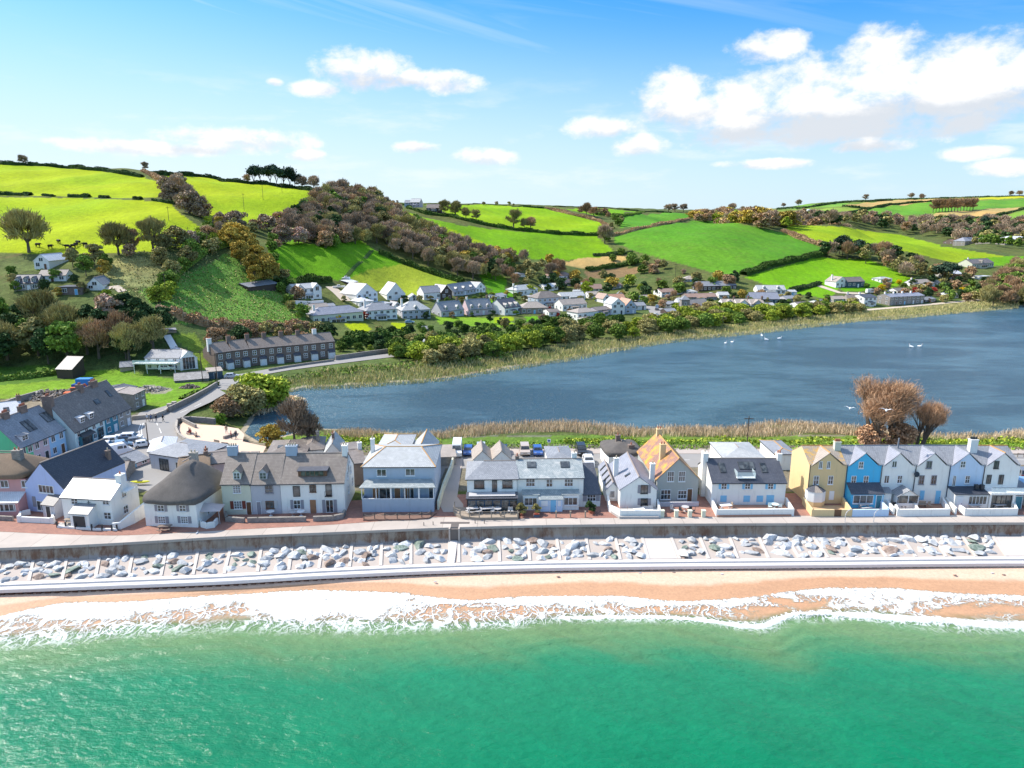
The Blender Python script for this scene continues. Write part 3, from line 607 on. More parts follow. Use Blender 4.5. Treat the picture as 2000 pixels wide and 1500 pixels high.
at=g.n('ShaderNodeAttribute',attribute_name='off'); v=at.outputs['Fac']; t=g.n('ShaderNodeTexCoord'); o=t.outputs['Object']
s_=g.n('ShaderNodeSeparateXYZ'); g.lk(o,s_.inputs[0]); X=s_.outputs[0]
# lacy foam: thin curved threads where distorted cells meet
wob=g.n('ShaderNodeTexNoise'); g.lk(o,wob.inputs['Vector']); wob.inputs['Scale'].default_value=.45; wob.inputs['Detail'].default_value=5
wv2=g.n('ShaderNodeVectorMath',operation='MULTIPLY_ADD'); g.lk(wob.outputs[1],wv2.inputs[0]); wv2.inputs[1].default_value=(4,3,0); g.lk(g.vmul(o,(1,.55,1)),wv2.inputs[2])
vo=g.n('ShaderNodeTexVoronoi',feature='DISTANCE_TO_EDGE'); g.lk(wv2.outputs[0],vo.inputs['Vector']); vo.inputs['Scale'].default_value=.95
vo2=g.n('ShaderNodeTexVoronoi',feature='DISTANCE_TO_EDGE'); g.lk(wv2.outputs[0],vo2.inputs['Vector']); vo2.inputs['Scale'].default_value=2.3
lace=g.m('MAXIMUM',g.ss(vo.outputs[0],.13,.02),g.m('MULTIPLY',g.ss(vo2.outputs[0],.1,.02),.8))
big=g.noise(g.vmul(o,(.055,.12,0)),1.0,4,.55,.5); fine=g.noise(g.vmul(o,(1,.6,1)),1.7,7,.75,.5)
big2=g.noise(g.vmul(o,(.09,.05,0)),1.0,3,.5)
# foam amount: thick under the upper edge, thinning seaward
edge=g.ss(g.m('ADD',v,g.m('MULTIPLY',g.m('SUBTRACT',fine,.5),.22)),.02,.09)
thick=g.m('SUBTRACT',1.0,g.ss(g.m('ADD',v,g.m('MULTIPLY',g.m('SUBTRACT',big,.5),-2.6)),.3,.85))
right=g.ss(X,5.0,25.0)
thick=g.m('MULTIPLY',thick,g.m('SUBTRACT',1.0,g.m('MULTIPLY',right,.12)))
lf=g.ss(X,-35.0,-62.0)
thick=g.m('MAXIMUM',thick,g.m('MULTIPLY',lf,g.m('SUBTRACT',.8,g.m('MULTIPLY',v,.35))))
# second breaker line near the lower edge
cr=g.m('SUBTRACT',1.0,g.m('ABSOLUTE',g.m('MULTIPLY',g.m('SUBTRACT',g.m('ADD',v,g.m('MULTIPLY',g.m('SUBTRACT',big2,.5),.5)),.93),6.5)))
cra=g.m('MULTIPLY',g.m('MAXIMUM',cr,0.0),g.m('MULTIPLY',g.ss(X,0.0,10.0),1.3))
thick=g.m('MAXIMUM',thick,cra)
fo=g.m('ADD',g.m('MULTIPLY',thick,1.05),g.m('MULTIPLY',g.m('SUBTRACT',fine,.5),1.9))
solid=g.ss(fo,.5,.95)
lacy=g.m('MULTIPLY',lace,g.ss(g.m('ADD',thick,g.m('MULTIPLY',g.m('SUBTRACT',big,.36),2.0)),.0,.4))
fade=g.m('SUBTRACT',1.0,g.ss(g.m('ADD',v,g.m('MULTIPLY',g.m('SUBTRACT',fine,.5),.5)),.85,1.3))
foam=g.m('MULTIPLY',g.m('MULTIPLY',g.m('MAXIMUM',solid,g.m('MULTIPLY',lacy,.95)),edge),fade)
wr=g.n('ShaderNodeMapping'); g.lk(o,wr.inputs[0]); wr.inputs['Rotation'].default_value=(0,0,.5); wn=g.noise(g.vmul(wr.outputs[0],(.3,.75,1)),1.0,7,.72,.15); wn2=g.noise(g.vmul(wr.outputs[0],(.05,.15,1)),1.0,5,.62,.3)
vd=g.m('ADD',v,g.m('MULTIPLY',g.m('SUBTRACT',wn2,.5),2.4))
sh=g.mix(g.ss(vd,.8,3.4),(0.14,0.235,0.10),(0.015,0.18,0.085))
sh=g.mix(g.ss(vd,2.6,7.5),sh,(0.0,0.16,0.070))
k=g.m('ADD',.5,g.m('MULTIPLY',g.m('ADD',g.m('MULTIPLY',wn,.5),g.m('MULTIPLY',wn2,.5)),1.0))
sh=g.mix(1.0,sh,g.vec(k,k,k),'MULTIPLY')
g.put(bs.inputs['Base Color'],g.mix(foam,sh,(0.86,0.87,0.88)))
g.put(bs.inputs['Roughness'],g.m('ADD',.15,g.m('MULTIPLY',foam,.7))); bs.inputs['IOR'].default_value=1.33; bs.inputs['Specular IOR Level'].default_value=.4
g.put(bs.inputs['Alpha'],g.m('MAXIMUM',foam,g.m('MAXIMUM',g.ss(g.m('ADD',v,g.m('MULTIPLY',g.m('SUBTRACT',wn2,.5),.5)),.6,1.0),.0)))
wa1=g.noise(g.vmul(o,(.8,1.3,1)),.7,6,.6,.1)
wa2=g.noise(g.vmul(wr.outputs[0],(.25,.9,1)),.35,3,.5,.1)
bump(g,bs,g.m('ADD',g.m('ADD',wa1,g.m('MULTIPLY',wa2,.6)),g.m('MULTIPLY',foam,.3)),1.0,.32)
sea=big_mesh('sea',np.concatenate(Vs),Q,[m]); tag(sea,'green sea with white surf breaking on the shingle','sea',kind='structure')
wa=sea.data.attributes.new('off','FLOAT','POINT'); wa.data.foreach_set('value',np.concatenate(fv).astype(np.float32))
# ---------------------------------------------------------------- roads and open surfaces
def flatpoly(name,pts,m,z=0.03,px=True,label=None,cat=None,kind='structure'):
    P=[gp(x,y,z)[:2] for x,y in pts] if px else pts
    bm=bmesh.new(); vs=[bm.verts.new((p[0],p[1],z)) for p in P]; f=bm.faces.new(vs); f.normal_update()
    if f.normal.z<0: f.normal_flip()
    bmesh.ops.triangulate(bm,faces=[f]); me=bpy.data.meshes.new(name); bm.to_mesh(me); bm.free(); me.materials.append(m)
    o=bpy.data.objects.new(name,me); col.objects.link(o); return tag(o,label,cat,kind=kind)
ASP=plain('grey tarmac',(0.27,0.26,0.25),0.9,0.16,0.25,stain=0.15); ASPP=plain('pinkish tarmac',(0.42,0.36,0.32),0.9,0.14,0.25,stain=0.2)
SAND=plain('pale sand',(0.62,0.46,0.35),0.95,0.1,0.5); PAINT=plain('road paint',(0.75,0.75,0.72),0.7,0.1)
GRAV=plain('gravel track',(0.50,0.42,0.33),0.95,0.15,0.5)
# level the village flats a little so that sheets lie on the ground
flatpoly('road',[(90,930),(130,888),(200,852),(258,824),(272,806),(305,798),(345,786),(395,766),(422,757),(441,768),(410,786),(372,803),(349,820),(343,836),(350,850),(385,869),(450,884),(560,894),(700,890),(880,888),(1200,886),(2000,888),(2400,890),(2400,905),(1500,912),(870,915),(860,940),(700,915),(500,930),(300,960)],ASP,0.035,label='grey tarmac street and coast road through the village',cat='road')
flatpoly('pavement',[(866,1000),(905,1000),(905,985),(893,970),(905,890),(893,890),(862,965),(858,985)],ASPP,0.10,label='narrow tarmac lane between two white houses',cat='lane')
flatpoly('car_park',[(862,877),(1100,875.5),(1700,877),(2400,878),(2400,888),(2000,887.5),(1200,885.5),(880,887.5)],ASPP,0.045,label='pinkish tarmac parking strip beside the coast road',cat='car park')
flatpoly('lake_beach',[(358,824),(348,834),(349,846),(366,858),(410,872),(450,881),(512,888),(520,872),(474,862),(477,848),(466,837),(430,831),(390,829)],SAND,0.06,label='semicircle of pale sand at the corner of the lake',cat='sand')
def ribbon(name,pts,w,m,dz=0.08,label=None,cat=None,step=10,kind='structure'):
    P=[Vector(p) for p in tline(pts,step)]; V=[];Fc=[]
    for i,p in enumerate(P):
        d=(P[min(i+1,len(P)-1)]-P[max(i-1,0)]); d.z=0; d.normalize(); n=Vector((-d.y,d.x,0))
        for s in (-1,-.33,.33,1):
            q=p+n*w*.5*s; V.append((q.x,q.y,max(gh(q.x,q.y),p.z-.25)+dz))
        if i:
            k=4*(i-1)
            for j in range(3): Fc.append((k+j,k+j+1,k+j+5,k+j+4))
    bm=bmesh.new(); vs=[bm.verts.new(v) for v in V]
    for f in Fc: bm.faces.new([vs[i] for i in f])
    bmesh.ops.recalc_face_normals(bm,faces=bm.faces[:])
    if sum(f.normal.z for f in bm.faces)<0: bmesh.ops.reverse_faces(bm,faces=bm.faces[:])
    me=bpy.data.meshes.new(name); bm.to_mesh(me); bm.free(); me.materials.append(m); o=bpy.data.objects.new(name,me); col.objects.link(o); return tag(o,label,cat,kind=kind)
ribbon('lakeside_road',[(424,762),(440,748),(470,736),(530,725),(560,720),(620,712),(700,702),(760,695),(830,688)],6.5,ASP,.14,'grey road in front of the stone terrace by the lake','road')
ribbon('track',[(645,560),(660,572),(668,580),(676,588)],5,GRAV,.15,'gravel track past the white farmhouse','track')
ribbon('lane',[(1268,598),(1284,606),(1290,618),(1282,628),(1292,634)],9,ASP,.15,'tarmac yard beside the small church','lane')
ribbon('drive',[(1590,555),(1610,562),(1640,572),(1690,574)],4.5,GRAV,.15,'pale drive below the hill farm','drive')
ribbon('shore_lane',[(1690,606),(1760,600),(1840,593),(1910,587),(1990,578)],4.5,GRAV,.15,'pale lane along the far end of the lake','lane')
ribbon('steps',[(341,682),(333,668),(326,656)],2.2,PAINT,.3,'pale straight garden steps up to the timber shed','steps')
ribbon('garden_drive',[(1120,628),(1140,634),(1165,642)],4,GRAV,.15,'pale drive down to the lakeside trees','drive')
ribbon('hill_path',[(200,566),(225,560),(240,570)],3,GRAV,.15,'short gravel path on the left hillside','path')
# ---------------------------------------------------------------- foliage
def leafmat(name,c,c2,rough=.8):
    m,g,bs=new_mat(name); t=g.n('ShaderNodeTexCoord'); oi=g.n('ShaderNodeObjectInfo'); ge=g.n('ShaderNodeNewGeometry')
    n=g.noise(t.outputs['Object'],1.1,4,.6)
    cc=g.mix(g.ss(n,.35,.65),c,c2); ta=g.n('ShaderNodeAttribute',attribute_name='tint'); k=g.m('ADD',g.m('ADD',.85,g.m('MULTIPLY',oi.outputs['Random'],.6)),ta.outputs['Fac']); cc=g.mix(1.0,cc,g.vec(k,k,k),'MULTIPLY')
    k2=g.m('ADD',.65,g.m('MULTIPLY',ge.outputs['Random Per Island'],.9)); cc=g.mix(1.0,cc,g.vec(k2,k2,k2),'MULTIPLY')
    g.put(bs.inputs['Base Color'],cc); bs.inputs['Roughness'].default_value=rough; bs.inputs['Specular IOR Level'].default_value=.15; return m
L={'purple':leafmat('purple brown twigs',(0.25,0.185,0.12),(0.32,0.24,0.165)),
   'olive':leafmat('budding olive twigs',(0.25,0.215,0.085),(0.30,0.27,0.10)),
   'brown':leafmat('warm brown twigs',(0.34,0.215,0.11),(0.28,0.195,0.115)),
   'gold':leafmat('golden new leaves',(0.40,0.28,0.05),(0.33,0.26,0.06)),
   'green':leafmat('mid green leaves',(0.10,0.165,0.03),(0.155,0.22,0.035)),
   'lime':leafmat('yellow green leaves',(0.26,0.30,0.03),(0.21,0.26,0.035)),
   'dark':leafmat('dark evergreen leaves',(0.035,0.065,0.025),(0.06,0.10,0.03)),
   'pine':leafmat('pine needles',(0.03,0.055,0.038),(0.045,0.075,0.042)),
   'yellow':leafmat('yellow gorse flowers',(0.62,0.42,0.01),(0.5,0.38,0.02)),
   'pink':leafmat('pale pink blossom',(0.42,0.28,0.22),(0.34,0.25,0.15)),
   'red':leafmat('red leaves',(0.35,0.04,0.03),(0.28,0.06,0.04)),
   'orange':leafmat('orange brown twigs',(0.40,0.245,0.14),(0.34,0.21,0.125)),
   'vivid':leafmat('vivid green verge',(0.10,0.20,0.02),(0.19,0.26,0.035)),
   'hedge':leafmat('clipped hedge leaves',(0.035,0.075,0.015),(0.07,0.12,0.02))}
for dx in (0,5): ribbon('track',[(668+dx,547),(690+dx,522),(712+dx,503),(724+dx,489)],.9,L['hedge'],.12,'dark wheel line across the bright lower field','wheel track')
BARK=plain('bark',(0.14,0.11,0.08),.95,.3,3.0)
REED=leafmat('dry reeds',(0.62,0.47,0.30),(0.55,0.42,0.28)); REEDG=leafmat('reeds with green shoots',(0.27,0.27,0.085),(0.42,0.34,0.18))
def quads(C,size,rs,aspect=1.0,axis=None,jit=1.0):
    """one small quad at each centre; axis gives its long direction"""
    n=len(C); a=rs.normal(size=(n,3)) if axis is None else axis+rs.normal(size=(n,3))*jit*.35
    a/=np.linalg.norm(a,axis=1)[:,None]+1e-9; b=np.cross(a,rs.normal(size=(n,3))); b/=np.linalg.norm(b,axis=1)[:,None]+1e-9
    s=(size*(0.6+0.8*rs.random(n)))[:,None]; a=a*s*.5; b=b*s*.5*aspect
    V=np.stack([C-a-b,C+a-b,C+a+b,C-a+b],1).reshape(-1,3); return V
def quadmesh(name,V,m):
    me=bpy.data.meshes.new(name); me.vertices.add(len(V)); me.vertices.foreach_set('co',np.asarray(V,np.float32).ravel()); nq=len(V)//4
    me.loops.add(nq*4); me.loops.foreach_set('vertex_index',np.arange(nq*4,dtype=np.int32)); me.polygons.add(nq)
    me.polygons.foreach_set('loop_start',np.arange(0,nq*4,4,dtype=np.int32)); me.polygons.foreach_set('loop_total',np.full(nq,4,np.int32))
    me.materials.append(m); me.update(calc_edges=True); return me
def wood_mb(seed,h=1.0,r0=.03,spread=.5,depth=4,first=.25,multi=1,n=4):
    """tapering trunk with limbs, 1 unit high"""
    r=random.Random(seed); mb=MB(); tips=[]
    def br(p,d,ln,rad,lv):
        q=p+d*ln; mb.bar(p,q,rad,rad*.62,BARK,n if lv<2 else 3,cap=False)
        if lv>=depth: tips.append((q,d)); return
        k=r.choice((2,3,3)) if lv>0 else r.choice((3,4))
        for i in range(k):
            nd=(d+Vector((r.uniform(-1,1),r.uniform(-1,1),r.uniform(-.25,.7)))*spread*(1.0 if lv else 1.25)).normalized()
            if nd.z<.02: nd.z=.05; nd.normalize()
            br(q if i<2 else p+d*ln*r.uniform(.55,.95),nd,ln*r.uniform(.62,.86),rad*.6,lv+1)
    for i in range(multi):
        d=Vector((r.uniform(-.35,.35)*(multi>1),r.uniform(-.35,.35)*(multi>1),1)).normalized()
        br(Vector((r.uniform(-.04,.04)*(multi>1),r.uniform(-.04,.04)*(multi>1),0)),d,first*r.uniform(.9,1.1),r0,0)
    zm=max(q.z for q,_ in tips); s=h/zm*.97
    mb.v=[v*s for v in mb.v]; return mb,[(q*s,d) for q,d in tips]
def crown_pts(seed,nb,npb,rx=.42,z0=.25,z1=1.0,shell=.75,top=1.6):
    rs=np.random.RandomState(seed); C=[]
    zc=(z0+z1)/2; rz=(z1-z0)/2
    for i in range(nb):
        a=rs.random()*6.283; u=rs.uniform(-.85,1); rr_=math.sqrt(max(0,1-abs(u)**top))*rs.uniform(.35,1)
        c=np.array([rx*rr_*math.cos(a)*.8,rx*rr_*math.sin(a)*.8,zc+u*rz*.8]); br_=rx*rs.uniform(.26,.42)
        d=rs.normal(size=(npb,3)); d/=np.linalg.norm(d,axis=1)[:,None]; d[:,2]=np.where(d[:,2]<-.3,-d[:,2]*.6,d[:,2])
        C.append(c+d*br_*(shell+(1-shell)*rs.random((npb,1)))*np.array([1,1,.8]))
    return np.concatenate(C),rs
TM={}
def joinme(name,mb,V,m):
    """trunk and crown as one mesh for trees too small to show parts"""
    n0=len(mb.v); vv=[tuple(v) for v in mb.v]+[tuple(v) for v in V]; ff=list(mb.f)+[tuple(range(n0+4*i,n0+4*i+4)) for i in range(len(V)//4)]
    me=bpy.data.meshes.new(name); me.from_pydata(vv,[],ff); me.materials.append(BARK); me.materials.append(m)
    me.polygons.foreach_set('material_index',[0]*len(mb.f)+[1]*(len(V)//4)); me.update(); return me
def tree_meshes(kind,form,k):
    key=(kind,form,k)
    if key in TM: return TM[key]
    sd_=hash((form,k))%1000 if False else (k*17+{'bare':1,'round':2,'bush':3,'pine':4,'tall':5,'flat':6,'shrub':7,'open':8}[form]*101)
    m=L[kind]
    if form=='bare':      # leafless crown: limbs and a haze of twigs through the whole dome
        mb,tips=wood_mb(sd_,r0=.026,spread=.55,depth=4,first=.17); rs=np.random.RandomState(sd_)
        T=np.array([tuple(t) for t,_ in tips]); D=np.array([tuple(d) for _,d in tips]); n=int(1100/len(T))+1
        C=np.repeat(T,n,0)+rs.normal(size=(len(T)*n,3))*np.array([.05,.05,.045]); A=np.repeat(D,n,0)+np.array([0,0,.3])
        C2,_=crown_pts(sd_,22,110,.47,.2,1.0,shell=.35,top=2.0); A2=(C2-np.array([0,0,.15]))*1.6; A2[:,2]+=.35
        V=quads(np.concatenate([C,C2]),.12,rs,.085,np.concatenate([A,A2]),1.2)
    elif form=='open':    # larger leafless tree seen close: finer twigs, limbs plain to see
        mb,tips=wood_mb(sd_,r0=.022,spread=.36,depth=5,first=.13,multi=4); rs=np.random.RandomState(sd_)
        T=np.array([tuple(t) for t,_ in tips]); D=np.array([tuple(d) for _,d in tips]); n=int(15000/len(T))+1
        C=np.repeat(T,n,0)+rs.normal(size=(len(T)*n,3))*np.array([.035,.035,.04]); A=np.repeat(D,n,0)+np.array([0,0,.3])
        V=quads(C,.06,rs,.038,A,1.3)
    elif form=='round':
        mb,_=wood_mb(sd_,h=.8,r0=.03,spread=.5,depth=3,first=.3); C,rs=crown_pts(sd_,24,130,.42,.2,1.0); V=quads(C,.06,rs,.8)
    elif form=='bush':    # many low stems, crown to the ground
        mb,_=wood_mb(sd_,h=.7,r0=.02,spread=.6,depth=2,first=.2,multi=3); C,rs=crown_pts(sd_,30,130,.62,-.02,1.0,top=2.2); V=quads(C,.065,rs,.7)
    elif form=='shrub':
        mb,_=wood_mb(sd_,h=.6,r0=.03,spread=.6,depth=2,first=.25,multi=2); C,rs=crown_pts(sd_,14,90,.6,-.02,1.0,top=2.4); V=quads(C,.11,rs,.8)
    elif form=='pine':
        mb,tips=wood_mb(sd_,h=.9,r0=.026,spread=.42,depth=4,first=.26); rs=np.random.RandomState(sd_); C=[]
        for t_,_ in tips: C.append(np.array(tuple(t_))+rs.normal(size=(34,3))*np.array([.06,.06,.045]))
        V=quads(np.concatenate(C),.055,rs,.6)
    elif form=='tall':
        mb,_=wood_mb(sd_,h=.9,r0=.022,spread=.25,depth=3,first=.35); C,rs=crown_pts(sd_,26,120,.24,.12,1.0); V=quads(C,.05,rs,.7)
    wood=mb.build('trunk'); wme=wood.data; bpy.data.objects.remove(wood)
    TM[key]=(wme,quadmesh('crown',V,m),joinme('tree',mb,V,m),mb,V); return TM[key]
trn=random.Random(11)
def tree(x,y,h,kind,form='bare',name='tree',label=None,cat='tree',group=None,parts=False,w=1.0,sink=.02):
    k=trn.randrange(3 if not parts else 2); wm,cm_,jm=tree_meshes(kind,form,k)[:3]; z=gh(x,y)-h*sink
    sx=h*w*trn.uniform(.88,1.12)
    if parts:
        e=empty(name,(x,y,z),trn.uniform(0,6.3),label,cat,group); e.scale=(sx,sx,h)
        for nm,me in (('trunk',wm),('crown',cm_)):
            o=bpy.data.objects.new(nm,me); col.objects.link(o); o.parent=e
        return e
    o=bpy.data.objects.new(name,jm); col.objects.link(o); o.location=(x,y,z); o.rotation_euler=(0,0,trn.uniform(0,6.3)); o.scale=(sx,sx,h)
    return tag(o,label,cat,group)
def tree_px(px,py,h,*a,**k):
    p=tp(px,py); return tree(p[0],p[1],h,*a,**k)
REC=[]
def scatter(pts,spacing,kinds,h,label,group,name='tree',cat='tree',w=1.0,maxn=300,seed=0,form=None,parts=False):
    """trees through a real area of land, outlined by where its edges stand on the ground"""
    P=tpoly(pts,30); r=random.Random(seed+len(pts)*7+int(pts[0][0])); x0,y0=P.min(0); x1,y1=P.max(0); S=[]
    for _ in range(int((x1-x0)*(y1-y0)/spacing**2*6)+50):
        x=r.uniform(x0,x1); y=r.uniform(y0,y1)
        if not inpoly(P,np.array([x]),np.array([y]))[0]: continue
        if any((x-a)**2+(y-b)**2<spacing**2 for a,b in S): continue
        S.append((x,y)); kd,fm=r.choice(kinds)
        ta=[q[0]/q[1] for q in P]; t_=(x/y-min(ta))/(max(ta)-min(ta)+1e-9); q_=(y-y0)/(y1-y0)
        wh=('leftmost','left','centre','right','rightmost')[min(4,int(t_*5))]+' '+('front','middle','back')[min(2,int(q_*3))]
        a,b=label.replace('*',KW[kd]).split(' ',1); lab=label.replace('*',KW[kd])+', '+wh
        REC.append((x,y,r.uniform(*h),kd,fm,name,lab,cat,group,w))
        if len(S)>=maxn: break
    return len(S)
def plant_all():
    """the trees that show largest stand one by one, the far rest of the woods become one object"""
    tr=[q for q in REC if q[5]=='tree']; ot=[q for q in REC if q[5]!='tree']
    nt_=sum(1 for o in col.objects if o.name.split('.')[0]=='tree'); tr.sort(key=lambda q:-q[2]/q[1]); keep=max(0,296-nt_)
    for q in ot+tr[:keep]: tree(q[0],q[1],q[2],q[3],q[4],q[5],q[6],q[7],q[8],False,q[9])
    VV=[];MI=[];TI=[];kinds=sorted({q[3] for q in tr[keep:]}); r=np.random.RandomState(4); WV=[];WF=[];off=0
    for q in tr[keep:]:
        x,y,h,kd,fm,_,_,_,_,w=q; V=tree_meshes(kd,fm,r.randint(3))[4].reshape(-1,4,3)[r.randint(4)::4]; c_=V.mean(1,keepdims=True); f=1.75 if fm!='bare' else 1.55
        V=c_+(V-c_)*f; 
        if fm=='bare': V=c_+(V-c_)*1.15
        a=r.uniform(0,6.3); Rm=np.array([[math.cos(a),-math.sin(a),0],[math.sin(a),math.cos(a),0],[0,0,1]]); sx=h*w*r.uniform(.88,1.12)
        V=(V.reshape(-1,3)@Rm.T)*np.array([sx,sx,h])+np.array([x,y,gh(x,y)-h*.02]); VV.append(V); MI.append(np.full(len(V)//4,kinds.index(kd))); TI.append(np.full(len(V),r.uniform(-.22,.25)))
    me=quadmesh('distant_wood',np.concatenate(VV),L[kinds[0]]); 
    for k in kinds[1:]: me.materials.append(L[k])
    me.polygons.foreach_set('material_index',np.concatenate(MI).astype(np.int32)); at=me.attributes.new('tint','FLOAT','POINT'); at.data.foreach_set('value',np.concatenate(TI).astype(np.float32)); me.update()
    o=bpy.data.objects.new('distant_wood',me); col.objects.link(o); tag(o,'far woods of leafless and evergreen trees over the hills','wood',kind='stuff'); return len(tr)-keep
KW={'purple':'leafless purple brown','olive':'olive budding','brown':'leafless warm brown','gold':'golden','green':'mid green','lime':'yellow green','dark':'dark evergreen','pine':'dark pine','yellow':'yellow flowering','pink':'pale pink flowering','red':'red leaved','orange':'orange brown','vivid':'bright green','hedge':'clipped green'}
WOODK=[('purple','bare')]*6+[('brown','bare')]*1+[('olive','round')]*2+[('olive','bare')]*5+[('dark','round'),('green','round')]
cnt={}
cnt['hillwood']=scatter([(600,470),(595,420),(625,385),(665,380),(730,390),(800,440),(860,470),(905,490),(960,505),(1000,525),(985,545),(920,548),(870,535),(800,508),(740,478),(690,478),(640,482)],6.3,WOODK,(7.5,12),'* tree in the dense wood down the middle hillside','trees of the middle hillside wood',w=1.05,maxn=330)
scatter([(640,378),(690,366),(740,376),(770,392),(730,402),(660,392)],8,[('gold','round'),('brown','bare'),('brown','bare')],(8,12),'* tree at the top edge of the middle hillside wood','trees on the crest of the middle wood')
scatter([(565,440),(575,415),(610,420),(650,440),(640,470),(600,475),(570,462)],7,[('purple','bare'),('dark','round'),('purple','bare')],(8,12),'* tree at the field corner left of the middle wood','trees at the field corner')
scatter([(540,475),(610,462),(690,468),(700,478),(640,486),(580,478)],7,[('olive','round'),('green','bush'),('pink','bush'),('brown','bush'),('green','round')],(6,10),'* bushy tree along the top of the bright lower field','trees along the top of the lower field')
scatter([(905,498),(1000,510),(1080,520),(1120,535),(1080,545),(1000,560),(950,545),(900,520)],9,[('olive','round'),('brown','bare'),('purple','bare'),('gold','round'),('green','round')],(7,11),'* tree between the wood and the village houses','trees above the village')
cnt['left']=scatter([(-60,735),(0,722),(90,712),(180,716),(262,700),(284,670),(272,652),(215,652),(150,648),(60,640),(-60,636)],5.6,[('green','round')]*4+[('olive','bare')]*3+[('olive','round')]*2+[('dark','round')]*4+[('brown','bare')],(9,14),'* tree in the dark wood below the left hillside','trees of the left lower wood',maxn=200)
scatter([(262,655),(300,640),(330,650),(300,700),(262,720),(250,700)],7,[('olive','bare'),('dark','round'),('brown','bare')],(8,12),'* tree at the right edge of the left lower wood','trees at the edge of the left wood')
scatter([(140,520),(200,512),(215,545),(150,545)],7,[('olive','round'),('gold','round'),('brown','round'),('green','round')],(6,9),'* bushy tree right of the white hill cottage','trees beside the white hill cottage')
scatter([(245,500),(360,480),(400,462),(420,480),(380,520),(330,540),(300,520),(250,512)],8,[('brown','bush'),('olive','bush'),('green','bush'),('olive','round'),('purple','bush')],(5,9),'* bush on the rough slope under the left meadow','bushes under the left meadow')
scatter([(405,455),(435,470),(420,500),(380,520),(350,560),(318,600),(300,590),(330,545),(370,500)],6,[('olive','bush'),('lime','bush'),('green','bush')],(4,6.5),'* bush in the overgrown hedge down the left slope','bushes of the overgrown hedge')
scatter([(440,470),(470,480),(500,500),(530,535),(535,555),(500,560),(470,520),(440,490)],5.5,[('gold','round'),('gold','round'),('gold','bush')],(8,11),'* tree in the golden row down the left slope','trees of the golden row')
scatter([(325,368),(345,365),(372,395),(385,412),(372,420),(350,405),(330,390)],8,[('purple','bare'),('purple','bush'),('brown','bare')],(7,12),'* tree in the shaw between the two upper meadows','trees between the upper meadows')
scatter([(372,410),(400,420),(440,440),(560,440),(570,460),(480,460),(440,468),(410,455),(390,430)],8,[('purple','bare'),('brown','bush'),('olive','round'),('gold','round'),('purple','bush')],(6,10),'* tree along the bottom of the right upper meadow','trees along the upper meadow')
scatter([(520,480),(545,470),(550,480),(540,520),(575,575),(600,625),(570,610),(540,560)],7,[('brown','bush'),('green','bush'),('olive','bush')],(3.5,6),'* bush along the hedge beside the rough field','bushes beside the rough field')
cnt['shore']=scatter([(765,705),(770,690),(860,678),(930,672),(1000,665),(1090,652),(1160,640),(1190,642),(1195,655),(1120,672),(1040,688),(960,700),(870,712),(800,712)],5.2,[('lime','bush'),('lime','bush'),('green','bush'),('olive','bush'),('olive','round'),('green','round')],(4.6,7.2),'* willow bush on the far lake shore below the gardens','willow bushes along the far shore',name='willow',cat='bush',w=1.1)
scatter([(1195,650),(1250,640),(1330,622),(1400,612),(1490,612),(1560,610),(1680,600),(1690,612),(1600,618),(1490,630),(1400,640),(1300,652),(1210,665)],6,[('lime','bush'),('olive','bush'),('olive','bush'),('green','bush'),('lime','bush')],(4.2,6.8),'* willow bush on the far lake shore below the church','willow bushes below the church',name='willow',cat='bush',w=1.2)
scatter([(1350,428),(1420,420),(1500,428),(1545,440),(1555,452),(1500,450),(1440,437),(1360,432)],9,[('brown','bare'),('gold','bush'),('purple','bare'),('lime','round'),('brown','bush')],(10,15),'* tree in the copse on the round hill','trees of the round hill copse',w=1.2)
scatter([(1590,500),(1640,492),(1700,500),(1760,520),(1840,538),(1840,548),(1780,550),(1700,520),(1640,505)],8,[('purple','bare'),('dark','round'),('brown','round'),('olive','round'),('brown','bare')],(9,14),'* tree in the wood right of the bright sloping field','trees right of the sloping field')
scatter([(1560,438),(1700,447),(1850,468),(1870,480),(2020,470),(2100,455),(2100,440),(1800,438),(1650,428),(1560,428)],15,[('purple','bare')]*3+[('brown','round'),('olive','round'),('dark','round')],(12,18),'* tree in the distant wooded valley at the right','trees of the distant valley',w=1.2,maxn=200)
scatter([(1900,470),(2050,462),(2050,490),(1980,486),(1900,478)],16,[('dark','round'),('olive','round'),('green','round')],(9,13),'* tree around the distant farm buildings','trees round the distant farm')
scatter([(1920,600),(1940,555),(1990,530),(2060,530),(2100,590),(2000,600)],5.5,[('brown','bare'),('olive','bare'),('brown','bare'),('green','bush')],(7,12),'* tree on the lake shore at the right edge','trees at the right end of the shore')
scatter([(1850,545),(1900,535),(1940,560),(1900,590),(1820,592),(1780,575),(1800,560)],8,[('dark','round'),('green','bush'),('olive','bush'),('brown','bush')],(4,7),'* garden tree among the houses at the far right shore','garden trees at the far right')
scatter([(1190,490),(1230,505),(1290,520),(1300,530),(1260,545),(1230,520),(1190,508)],8,[('olive','round'),('green','bush'),('brown','bush')],(5,8),'* bush around the small tan field','bushes round the tan field')
scatter([(1180,470),(1192,440),(1205,430),(1170,420),(1130,415),(1145,410),(1190,422),(1215,436),(1200,470),(1190,480)],11,[('olive','round'),('brown','bush'),('green','bush')],(5,8),'* bush in the dip between the hill fields','bushes in the dip between hill fields')
VIL=[('green','bush'),('olive','round'),('dark','round'),('brown','bare'),('lime','bush'),('olive','bush'),('gold','bush'),('dark','bush')]
scatter([(1010,560),(1120,545),(1180,550),(1300,560),(1360,545),(1420,545),(1460,560),(1420,575),(1300,585),(1270,600),(1180,575),(1100,575),(1020,575)],9,VIL,(4,8),'* garden tree among the upper village houses','garden trees of the upper village')
